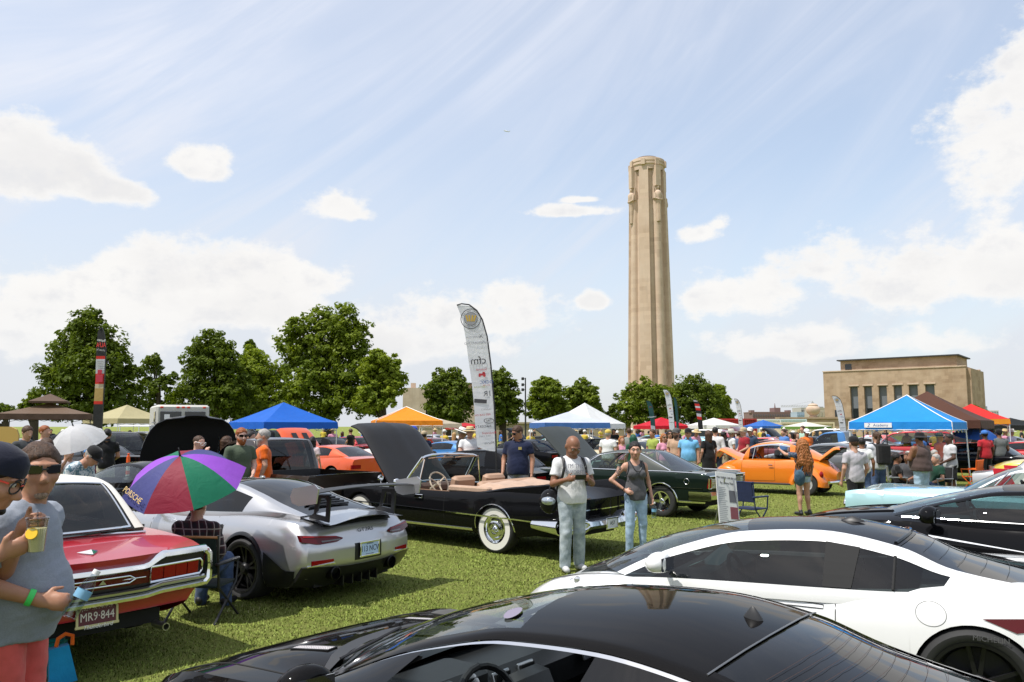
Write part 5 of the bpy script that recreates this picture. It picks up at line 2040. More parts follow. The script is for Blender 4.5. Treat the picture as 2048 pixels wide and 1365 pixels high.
 c.plate(tail_pt(c,0,.43,.03),(R(84),0,R(-90)),pm,[('MR9·844',.092,0,-.012,pw,dict(sx=.80)),('JUL MISSOURI 66',.034,0,.055,pw,dict(sx=.95)),('Thunderbird',.045,0,-.086,WHITE,dict(shear=.3))],frame=yel,size=(.31,.16))
 for sg in(1,-1):
  MB().lathe([(.03,0),(.032,.2),(.026,.2),(.024,.02)],14,TR((-2.45,sg*.55,.24),(0,R(-90),0))).build('exhaust_pipe',STEEL,c.t)
 c.seats(bsdf('white_vinyl',(.35,.33,.30),.5),xs=(-.2,),z=.35,bench=(-1.05,1.2),dash=(.75,1.4),wheelx=(.35,.36,.92))
 MB().box((-.2,0,.3),(2.4,1.6,.04)).build('floor_pan',DARKIN,c.t,0)
 c.trim('sill_trim',[(x,.32)for x in np.linspace(-1.0,1.0,9)],.06,CHROME)
 c.wheels(1.43,-1.43,.93,.355,.20,'whitewall')
 return c
black_coupe()
white_coupe()
silver_coupe()
red_coupe()
# more of the cars
BOXY=[(.88,0),(.96,.2),(.99,.5),(1.0,.75),(.985,.92),(.94,1.0)]
def black_convertible():
 P=paint('black_paint',(.006,.006,.007),0.0,.3)
 TAN=bsdf('tan_leather',(.36,.22,.14),.6)
 S=dict(paint=P,Wmax=1.03,W=[(-3.02,.93),(-2.7,1.0),(-1.64,1.03),(0,1.02),(1.6,1.02),(2.5,.98),(2.7,.9)],zr=[(-3.02,.42),(-2.6,.36),(-2.0,.28),(2.2,.28),(2.7,.36)],zs=[(-3.02,.90),(-2.6,.985),(-2.0,.985),(-1.2,.93),(-.4,.90),(.9,.90),(1.8,.91),(2.7,.86)],zt=[(-3.02,.70),(-2.7,.82),(-2.0,.90),(-1.4,.93),(.9,.95),(1.8,.96),(2.7,.90)],side=[(.90,0),(.965,.22),(1.0,.48),(.99,.72),(.975,.9),(.93,1.0)],top=[(1,0),(.95,-.1),(.86,.15),(.6,.7),(.3,.95),(0,1)],arches=[(1.64,.37,.42),(-1.64,.36,.40)],bowF=.08,bowR=.14,lenR=.7,doors=[(-.55,.85,0)],open=(-1.15,.62,.88),cuts=[.62,-1.15,1.0,2.45],hoodhole=(1.0,2.45,.74),smooth=30)
 c=Car('long black 1950s convertible with tan interior and whitewall tyres',(-.90,14.6),140,S,group=ROW)
 c.body(ns=12,nt=11)
 base=[(.72,.80,.93),(.66,.74,.95),(.85,.45,.965),(.92,0,.97)]
 top=[(.30,.70,1.42),(.31,.62,1.445),(.42,.35,1.465),(.45,0,1.47)]
 full=lambda q:q+[(x,-y,z)for x,y,z in q[-2::-1]]
 f=MB()
 f.tube(full(top),.024,8)
 f.tube(full(base),.016,6)
 for sg in(1,-1):
  f.tube([(.70,sg*.78,.92),(.50,sg*.745,1.18),(.30,sg*.69,1.43)],[.03,.026,.03],8)
  f.tube([(.30,sg*.80,.92),(.25,sg*.70,1.40)],.013,6)
  f.tube([(.66,sg*.80,.92),(.30,sg*.80,.92)],.014,6)
 f.build('windscreen_frame',CHROME,c.t)
 L=[]
 for a,b in zip(full(base),full(top)):
  L.append([tuple(np.array(a)*(1-t)+np.array(b)*t+np.array([.02*4*t*(1-t),0,0]))for t in(0,.33,.66,1)])
 MB().grid(L,flip=False).build('windshield',GLASS,c.t)
 for sg in(1,-1):
  MB().add([(.66,sg*.80,.93),(.30,sg*.80,.93),(.26,sg*.71,1.39),(.31,sg*.70,1.40)],[[0,1,2,3]if sg<0 else[3,2,1,0]]).build('vent_window',GLASS,c.t,0)
 v=MB()
 for sg in(1,-1):
  v.box((.20,sg*.34,1.42),(.16,.48,.015),M=Matrix.Rotation(R(6),4,'Y'),bev=.006)
 v.build('sun_visor',TAN,c.t)
 MB().box((-.3,0,.35),(1.9,1.76,.05)).build('floor_pan',DARKIN,c.t,0)
 for sg in(1,-1):
  MB().grid([[(x,sg*.90,z)for z in(.35,.6,.91)]for x in(-1.15,-.3,.62)]).build('door_card',TAN,c.t,0)
 c.seats(TAN,xs=(-.25,),ys=(.40,-.40),z=.42,head=False,bench=(-.95,1.5))
 d=MB()
 d.box((.55,0,.88),(.30,1.62,.16),bev=.06)
 d.build('dashboard',bsdf('brown_dash',(.10,.055,.04),.5),c.t)
 c.steering(.18,.40,.98,.21,bsdf('ivory',(.55,.45,.33),.4),3,60)
 bt=MB()
 L=[]
 for x,h,w in((-.98,.93,.80),(-1.05,1.02,.86),(-1.2,1.06,.88),(-1.5,1.04,.86),(-1.68,1.0,.80),(-1.72,.92,.78)):
  L.append([(x,y*w,h-.10*max(0,abs(y)-.8)/.2+.012*math.sin(y*9))for y in np.linspace(-1,1,15)])
 bt.grid(L,flip=True)
 for sg in(1,-1):
  bt.box((-1.0,sg*.86,.955),(.9,.14,.10),bev=.04)
 bt.build('folded_top_cover',cloth('tan_cloth',(.47,.32,.23)),c.t)
 c.trim('side_spear',[(2.4-.25*k,.63-.004*k)for k in range(19)]+[(-2.3,.55),(-2.7,.53)],.028,CHROME)
 c.trim('sill_trim',[(x,.33)for x in np.linspace(-1.15,1.15,9)],.05,CHROME)
 c.arch_lip(CHROME,.012,.01,which=[1])
 for sg in(1,-1):
  h=MB()
  h.box((.05,sg*(c.side_y(.05,.80)+.018),.80),(.20,.03,.06),bev=.014)
  h.build('door_handle',CHROME,c.t)
  fn=MB()
  L=[]
  for k,x in enumerate(np.linspace(-1.3,-3.0,14)):
   t=k/13
   zb=c.cv('zs',x)-.03
   yb=c.side_y(x,zb)-.01
   zf=zb+.03+.17*t**1.2*(1 if x>-2.95 else.75)
   bx,by,bz=c.bend(x,yb,zb)
   L.append([(bx,sg*(by+.0),zb-.02),(bx-.05*t,sg*(by+.005),zf-.02),(bx-.05*t,sg*(by-.03),zf),(bx-.03*t,sg*(by-.07),zf-.03),(bx,sg*(by-.12),zb-.05)])
  fn.grid(L)
  fn.add(L[-1],[[0,1,2,3,4]])
  fn.build('tail_fin',P,c.t)
  tl=MB()
  p=c.bend(-3.0,.87,.98)
  M=TR((p[0]-.06,sg*p[1],.995),(0,R(-95),0))
  tl.mat(0).lathe([(.065,-.02),(.075,.02),(.062,.03),(.058,.015)],20,M)
  tl.mat(1).lathe([(.058,.012),(.045,.06),(.02,.085),(.002,.09)],16,M)
  tl.build('taillight',[CHROME,REDLENS],c.t)
 b=MB()
 L=[]
 for y in np.linspace(-.99,.99,25):
  th=.075+.05*max(0,min(1,(abs(y)-.45)/.12))
  zc=.50+.01*max(0,abs(y)-.5)
  L.append([tail_pt(c,y,zc+th*a,d)for a,d in((1.0,-.03),(1.05,.06),(.6,.13),(-.2,.15),(-.85,.11),(-1.0,.02),(-.9,-.05))])
 b.grid(L)
 for sg in(1,-1):
  e=[tail_pt(c,sg*.99,.5+a,.05-q)for q,a in((0,0),(.2,.005),(.5,.015))]
  b.tube([(p.x+q,p.y+sg*.02,p.z)for p,q in zip(e,(0,.0,.0))],[.12,.10,.07],12)
 b.build('rear_bumper',CHROME,c.t)
 for sg in(1,-1):
  o=MB()
  ring=[tail_pt(c,sg*(.72+.20*math.cos(a)),.50+.062*math.sin(a),.145)for a in np.linspace(0,2*math.pi,29)]
  o.tube(ring,.012,6,caps=False)
  o.build('lamp_pod',CHROME,c.t)
  tail_patch(c,'pod_grille',[(sg*.56,.47,.53),(sg*.72,.45,.55),(sg*.88,.47,.53)],bsdf('grey_lens',(.25,.26,.25),.2),.142,8)
  for k in range(3):
   tail_tube(c,'pod_bar',[(sg*.58,.475+k*.024),(sg*.86,.475+k*.024)],.006,CHROME,.15)
 c.plate(tail_pt(c,0,.50,.17),rot_tail(),WHITE,[('A57',.08,0,0,BLACKPRINT,{})],frame=CHROME)
 tail_patch(c,'deck_trim',[(-.7,.70,.715),(.7,.70,.715)],CHROME,.01)
 s=MB()
 s.tube([(x,.0,c.top_z(x,0)+.004)for x in np.linspace(-1.9,-2.9,9)],.008,5)
 s.build('trunk_moulding',CHROME,c.t)
 open_hood(c,.98,.95,1.62,.80,.74,R(47),bsdf('hood_black',(.012,.012,.013),.5,coat=.1,spec=.3),ridge=.018,curl=.16)
 engine_bay(c,1.0,2.45,.74,.66,1)
 c.mirror(.72,.86,1.0,CHROME,(.07,.12,.10),bev=.03)
 fm=MB()
 fm.lathe([(.055,0),(.06,.03),(.03,.06),(.004,.07)],16,TR((1.25,.82,1.04),(0,R(90),0)))
 fm.tube([(1.25,.82,.9),(1.26,.82,1.02)],.012,6)
 fm.build('fender_mirror',CHROME,c.t)
 c.wheels(1.64,-1.64,.985,.375,.21,'whitewall')
 return c
def green_hardtop():
 P=paint('dark_green_paint',(.010,.018,.014),.25,.3)
 VT=bsdf('dark_vinyl',(.035,.042,.036),.55)
 S=dict(paint=P,Wmax=.96,W=[(-2.63,.90),(-2.5,.94),(-1.48,.96),(0,.955),(1.5,.955),(2.4,.93),(2.52,.9)],zr=[(-2.63,.40),(-2.3,.33),(-1.9,.25),(2.2,.25),(2.52,.3)],zs=[(-2.63,.93),(-2.4,.965),(-1.5,.97),(0,.95),(1.5,.94),(2.52,.90)],zt=[(-2.63,.93),(-2.4,.98),(-1.5,1.0),(.85,.99),(1.6,.97),(2.52,.90)],side=[(.90,0),(.96,.2),(.985,.45),(.99,.6),(1.0,.82),(.99,.93),(.955,1.0)],top=[(1,0),(.95,.2),(.7,.6),(.3,.95),(0,1)],tail=[(.3,-.06),(.5,0),(.9,.02)],arches=[(1.49,.345,.40),(-1.48,.345,.39)],bowF=.05,bowR=.05,doors=[(-.65,.85,0)],open=(-1.62,.75,.80),cuts=[.75,-1.62,.95,2.3],hoodhole=(.95,2.3,.70),smooth=30)
 c=Car('dark green 1960s two-door hardtop with chrome trim and five-spoke wheels',(2.72,19.5),140.5,S,group=ROW)
 c.body(ns=12,nt=9)
 belt=[(.85,.74,.97),(.45,.785,.975),(-.2,.80,.975),(-.85,.80,.975),(-1.3,.785,.98),(-1.68,.75,.985)]
 rail=[(.87,.72,.98),(.33,.61,1.33),(-.2,.60,1.395),(-.55,.60,1.405),(-.78,.605,1.385),(-1.68,.72,.995)]
 c.cabin(belt,rail,['glass','glass','open','pillar','pillar'],['glass','roof','roof','roof','rear'],[.0,.03,.04,.04,.035,.0],[.22,.1,0,0,-.04,-.08],fr=.08,wf=.09,glass=GLASS,frame=VT,roof=VT,trim=CHROME,rear_glass=glassmat('rear_grey',(.42,.46,.46)))
 for sg in(1,-1):
  t=MB()
  t.tube([(.78,sg*.80,.985),(-.2,sg*.825,.985),(-.85,sg*.825,.985),(-1.5,sg*.81,.99),(-2.55,sg*.86,.975)],.014,6)
  t.tube([(-1.64,sg*.76,1.0),(-.74,sg*.615,1.39)],.016,6)
  t.tube([(-.86,sg*.815,.99),(-.58,sg*.63,1.385),(-.2,sg*.625,1.375),(.30,sg*.635,1.31),(.84,sg*.745,.98)],.012,6)
  t.build('window_trim',CHROME,c.t)
  h=MB().box((-.35,sg*(c.side_y(-.35,.82)+.016),.82),(.17,.025,.035),bev=.01)
  h.build('door_handle',CHROME,c.t)
 c.trim('sill_trim',[(x,.31)for x in np.linspace(-1.05,1.05,9)],.06,CHROME)
 c.trim('lower_trim',[(x,.36)for x in np.linspace(-1.9,-2.55,6)],.05,CHROME)
 c.trim('body_crease',[(x,.66)for x in np.linspace(-2.5,2.4,20)],.012,bsdf('crease_trim',(.12,.13,.12),.25,.9))
 c.arch_lip(CHROME,.022,.012)
 e=MB()
 e.tube([(-2.12+.06*math.cos(a),c.side_y(-2.12,.80+.06*math.sin(a))+.004,.80+.06*math.sin(a))for a in np.linspace(0,2*math.pi,19)],.004,4)
 e.build('fuel_cap',STEEL,c.t)
 tail_patch(c,'tail_panel',[(-.80,.66,.87),(.80,.66,.87)],bsdf('tail_panel',(.50,.50,.50),.3,.9),.015,12)
 for k in range(5):
  tail_tube(c,'tail_bar',[(-.78,.69+k*.038),(.78,.69+k*.038)],.006,CHROME,.02)
 for sg in(1,-1):
  tail_patch(c,'taillight',[(sg*.81,.67,.86),(sg*.90,.67,.86)],REDLENS,.02,3)
  tail_tube(c,'lamp_trim',[(sg*.80,.66),(sg*.905,.66),(sg*.905,.875),(sg*.80,.875)],.012,CHROME,.02,closed=True)
 tail_tube(c,'deck_trim',[(-.90,.915),(.90,.915)],.016,CHROME,.02)
 b=MB()
 L=[]
 for y in np.linspace(-.95,.95,15):
  L.append([tail_pt(c,y,.50+a,d)for a,d in((.09,-.0),(.09,.06),(.02,.10),(-.07,.09),(-.09,.02))])
 b.grid(L)
 for sg in(1,-1):
  b.grid([[(-2.62+q,sg*.965,.50+a)for a in(.09,.03,-.05,-.09)]for q in(-.07,.1,.45)])
 b.build('rear_bumper',CHROME,c.t)
 c.plate(tail_pt(c,0,.50,.11),rot_tail(),WHITE,[('SAT 66',.08,0,0,BLACKPRINT,{})])
 IN=bsdf('green_vinyl',(.05,.07,.055),.5)
 c.seats(IN,xs=(.0,),z=.4,head=False,bench=(-.95,1.3),dash=(.62,1.45),wheelx=(.22,.38,.98))
 MB().box((-.2,0,.35),(2.2,1.6,.04)).build('floor_pan',DARKIN,c.t,0)
 MB().box((-1.35,0,.96),(.7,1.45,.03)).build('parcel_shelf',DARKIN,c.t,0)
 MB().box((.55,.45,1.06),(.02,.34,.2),M=Matrix.Rotation(R(-30),4,'Y')).build('show_card',bsdf('card_mint',(.5,.7,.66),.6),c.t,0)
 open_hood(c,.92,.99,1.5,.80,.78,R(42),bsdf('hood_green',(.04,.046,.044),.5,spec=.3),ridge=.012,curl=.06)
 engine_bay(c,.95,2.3,.70,.68,2)
 c.wheels(1.49,-1.48,.925,.345,.21,'mag')
 return c
def orange_beetle():
 P=paint('orange_paint',(.78,.20,.012),0.0,.3)
 S=dict(paint=P,Wmax=.70,W=[(-1.95,.30),(-1.7,.50),(-1.2,.62),(-.6,.70),(.6,.70),(1.2,.60),(1.6,.46),(1.85,.30)],zr=[(-1.95,.42),(-1.5,.34),(1.5,.30),(1.85,.40)],zs=[(-1.95,.62),(-1.6,.88),(-1.2,.98),(-.6,.99),(.6,.97),(1.1,.92),(1.6,.72),(1.85,.52)],zt=[(-1.95,.68),(-1.6,.98),(-1.2,1.1),(-.6,1.1),(.7,1.06),(1.1,1.0),(1.6,.80),(1.85,.58)],side=[(.95,0),(.99,.3),(1.0,.6),(.97,.85),(.90,1.0)],top=[(1,0),(.8,.3),(.5,.75),(0,1)],arches=[],bowF=.1,bowR=.1,doors=[(-.28,.72,1)],open=(-1.15,.68,.9),cuts=[.68,-1.15])
 c=Car('orange rounded beetle car with front and rear lids open',(7.95,24.6),142,S,group=ROW)
 c.body(ns=9,nt=7)
 belt=[(.72,.58,.98),(.52,.63,.99),(.1,.64,1.0),(-.30,.64,1.0),(-.75,.62,1.0),(-1.10,.54,1.02),(-1.5,.40,1.0)]
 rail=[(.74,.56,.99),(.48,.54,1.36),(.12,.55,1.47),(-.25,.56,1.50),(-.72,.55,1.44),(-1.08,.49,1.25),(-1.52,.38,1.01)]
 c.cabin(belt,rail,['pillar','open','open','glass','pillar','pillar'],['glass','roof','roof','roof','rear','pillar'],[.0,.02,.04,.045,.04,.04,.03],[.12,.05,0,0,-.03,-.08,-.1],fr=.16,wf=.18,glass=GLASS,trim=CHROME,bulge=.035,rear_glass=GLASSD,roof_edge=True)
 def fender(xc,r,y0,y1,sg,a0,a1,tailout):
  m=MB()
  L=[]
  for a in np.linspace(a0,a1,19):
   t=(a-a0)/(a1-a0)
   row=[]
   for f in np.linspace(0,1,8):
    ang=f*math.pi/2
    rr=r+.16*math.cos(ang)**.8-.02
    y=y0+(y1-y0)*math.sin(ang)
    row.append((xc+rr*math.cos(a)*(1+tailout*(1-math.sin(a))),sg*y,.33+rr*math.sin(a)))
   row.append((xc+(r-.02)*math.cos(a),sg*(y1-.03),.33+(r-.02)*math.sin(a)))
   L.append(row)
  m.grid(L,flip=sg>0)
  return m.build('fender',P,c.t,50)
 for sg in(1,-1):
  fender(1.2,.36,.46,.77,sg,-.15,math.pi+.1,.12)
  fender(-1.2,.36,.44,.78,sg,-.1,math.pi+.2,.12)
  rb=MB().box((0,sg*.70,.30),(1.55,.16,.05),bev=.02)
  rb.build('running_board',DARKIN,c.t)
  hl=MB()
  hl.lathe([(.10,0),(.105,.03),(.085,.04),(.06,.055),(.002,.06)],18,TR((1.60,sg*.62,.64),(0,R(70),0)))
  hl.build('headlight',CHROME,c.t)
  tl=MB().ball((-1.62,sg*.66,.60),(.06,.07,.10))
  tl.build('taillight',REDLENS,c.t)
  MB().box((-.18,sg*.735,.84),(.13,.02,.03),bev=.008).build('door_handle',CHROME,c.t)
  v=MB().tube([(.40,sg*.635,1.0),(.34,sg*.535,1.36)],.010,5)
  v.build('vent_post',CHROME,c.t)
 for x,nm in((-1.98,'rear_bumper'),(1.95,'front_bumper')):
  b=MB()
  b.tube([(x+(.22 if x<0 else-.22)*abs(y)**3,y,.40)for y in np.linspace(-.80,.80,13)],.045,8)
  b.build(nm,CHROME,c.t)
 open_hood(c,.80,.98,.98,.52,.36,R(24),P,P,curl=.40,thick=.02)
 open_hood(c,-1.42,1.0,.72,.42,.40,R(38),P,SATIN,name='engine_lid',curl=.10,sg=-1,thick=.02)
 MB().box((-1.66,0,.66),(.35,.6,.4),bev=.08).build('engine',DARKIN,c.t)
 MB().box((1.2,0,.72),(.8,.7,.05)).build('trunk_floor',DARKIN,c.t,0)
 c.seats(DARKIN,xs=(-.05,),ys=(.3,-.3),z=.4,bench=(-.72,1.0),dash=(.55,1.0),wheelx=(.3,.3,.98))
 MB().box((-.2,0,.34),(2.0,1.2,.04)).build('floor_pan',DARKIN,c.t,0)
 c.wheels(1.2,-1.2,.74,.325,.16,'vw')
 return c
def modern_spec(P,hood=1.03,belt_=1.0,L=(-2.3,2.42),W=.95,arch=(1.38,-1.38,.36,.40)):
 x0,x1=L
 return dict(paint=P,Wmax=W,W=[(x0,W*.84),(x0+.3,W*.95),(arch[1],W*1.005),(0,W*.97),(arch[0],W*1.0),(x1-.4,W*.93),(x1,W*.72)],zr=[(x0,.38),(x0+.4,.24),(x1-.4,.2),(x1,.28)],zs=[(x0,belt_-.06),(x0+.4,belt_),(0,belt_-.06),(arch[0]-.4,hood-.07),(arch[0]+.3,hood-.12),(x1-.25,hood-.26),(x1,hood-.38)],zt=[(x0,belt_-.02),(x0+.4,belt_+.03),(.8,hood+.02),(arch[0],hood-.02),(x1-.4,hood-.12),(x1,hood-.34)],side=[(.92,0),(.985,.16),(1.0,.42),(.985,.7),(.96,.88),(.90,1.0)],top=[(1,0),(.9,.3),(.7,.62),(.4,.92),(0,1)],arches=[(arch[0],arch[2],arch[3]),(arch[1],arch[2],arch[3])],bowF=.28,lenF=.7,bowR=.15,doors=[(-.5,.8,2)],open=(x0+.75,.78,.8),cuts=[.78,x0+.75])
def coupe_cabin(c,h=1.38,glass=GLASSD,roofm=None,fast=0.0,**kw):
 b=1.0
 belt=[(.98,.70,b),(.55,.78,b),(0,.79,b+.01),(-.55,.785,b+.02),(-1.0,.74,b+.04),(-1.35,.68,b+.03),(-1.75-fast,.62,b)]
 rail=[(1.0,.68,b+.01),(.42,.60,h-.13),(-.05,.56,h-.02),(-.55,.55,h),(-1.0,.56,h-.07),(-1.38,.58,h-.20),(-1.77-fast,.60,b+.01)]
 kn=dict(fr=.12,wf=.10,glass=glass,roof=roofm)
 kn.update(kw)
 return c.cabin(belt,rail,['glass','glass','glass','glass','pillar','pillar'],['glass','glass','roof','roof','rear','rear'],[.0,.03,.04,.045,.045,.035,.0],[.3,.18,.08,0,-.05,-.08,-.04],**kn)
def black_modern():
 P=paint('black_paint',(.006,.006,.007),0.0,.3)
 S=modern_spec(P,hood=1.04)
 c=Car('black modern coupe beyond the white coupe at the right edge',(5.40,8.85),142,S,group=ROW)
 c.body(ns=12,nt=10)
 coupe_cabin(c,1.32,glass=glassmat('teal_glass',(.25,.36,.37)),wind_glass=glassmat('teal_screen',(.4,.52,.52)))
 c.mirror(.58,.92,1.06,P,(.16,.24,.17))
 h=MB()
 for sg in(1,-1):
  h.tube([(x,sg*(.52-.05*(2.2-x)),c.top_z(x,.52-.05*(2.2-x))+.004)for x in np.linspace(1.05,2.25,12)],.012,5)
 h.build('hood_crease',P,c.t)
 w=MB()
 L=[]
 for t in np.linspace(-.9,.9,13):
  p=c.cab_pt(.02,t)
  L.append([(p.x,p.y,p.z+.005),(p.x+.16,p.y,p.z-.012)])
 w.grid(L)
 w.build('cowl_grille',BLACKPL,c.t)
 tr=MB()
 tr.tube([(x,.80*1.0,1.012)for x in np.linspace(.9,-.9,9)],.008,5)
 tr.build('window_trim',CHROME,c.t)
 c.seats(DARKIN,xs=(-.2,),z=.35,bench=(-1.0,1.2),dash=(.6,1.4),wheelx=(.25,.37,1.0))
 MB().box((-.2,0,.3),(2.2,1.5,.04)).build('floor_pan',DARKIN,c.t,0)
 c.wheels(1.38,-1.38,.94,.345,.24,'dark')
 return c
def pale_blue_hardtop():
 P=paint('pale_blue_paint',(.40,.64,.68),0.0,.3)
 WR=paint('white_roof',(.78,.78,.76),0,.4,coat=.4)
 S=dict(paint=P,Wmax=1.0,W=[(-2.9,.95),(-1.6,1.0),(0,1.0),(1.6,1.0),(2.5,.98),(2.66,.93)],zr=[(-2.9,.4),(-2.2,.28),(2.2,.28),(2.66,.36)],zs=[(-2.9,.88),(-1.5,.95),(0,.95),(1.6,.96),(2.4,.97),(2.66,.93)],zt=[(-2.9,.9),(-1.5,1.0),(.9,1.0),(2.3,.97),(2.66,.90)],side=BOXY,arches=[(1.6,.37,.43),(-1.6,.37,.41)],bowF=.04,bowR=.06,doors=[(-.6,.85,0)],open=(-1.7,.8,.8),cuts=[.8,-1.7],smooth=28)
 c=Car('pale blue 1960s car with white roof behind the black modern coupe',(8.05,12.3),142,S,group=ROW)
 c.body(ns=10,nt=9)
 belt=[(.80,.76,.98),(.45,.81,.985),(-.3,.82,.985),(-1.0,.82,.985),(-1.5,.80,.985),(-1.75,.76,.985)]
 rail=[(.82,.74,.99),(.15,.64,1.34),(-.4,.62,1.40),(-.95,.62,1.40),(-1.3,.63,1.34),(-1.76,.74,.995)]
 c.cabin(belt,rail,['glass','open','open','pillar','pillar'],['glass','roof','roof','roof','rear'],[.0,.03,.04,.04,.04,.0],[.25,.1,0,0,-.05,-.08],fr=.09,wf=.10,glass=GLASS,frame=WR,roof=WR,trim=CHROME,wind_glass=glassmat('teal_screen',(.4,.52,.52)))
 RI=bsdf('red_vinyl',(.42,.02,.025),.5)
 c.seats(RI,xs=(-.1,),z=.42,head=False,bench=(-1.05,1.4),dash=(.55,1.5),wheelx=(.15,.4,1.0),dashz=.95)
 MB().box((-.2,0,.35),(2.2,1.6,.04)).build('floor_pan',DARKIN,c.t,0)
 f=MB()
 for sg in(1,-1):
  f.tube([(.62,sg*.83,1.0),(.35,sg*.73,1.3)],.012,6)
 f.build('vent_post',CHROME,c.t)
 for sg in(1,-1):
  for y in(.80,.55):
   h=MB()
   h.lathe([(.10,0),(.105,.02),(.09,.03),(.05,.05),(.002,.055)],18,TR(tail_pt(c,sg*y,.72,0,'nose'),(0,R(90),0)))
   h.build('headlight',CHROME,c.t)
 g=MB()
 for k in range(7):
  g.tube([tail_pt(c,y,.60+k*.035,.012,'nose')for y in np.linspace(-.42,.42,5)],.008,5)
 g.build('grille',CHROME,c.t)
 b=MB()
 b.grid([[tail_pt(c,y,.46+a,d,'nose')for a,d in((.07,0),(.07,.08),(0,.12),(-.07,.08),(-.07,0))]for y in np.linspace(-.98,.98,13)],flip=True)
 b.build('front_bumper',CHROME,c.t)
 c.trim('side_trim',[(x,.62)for x in np.linspace(-2.7,2.5,14)],.03,CHROME)
 c.wheels(1.6,-1.6,.955,.37,.21,'whitewall')
 return c
black_convertible()
green_hardtop()
orange_beetle()
black_modern()
pale_blue_hardtop()
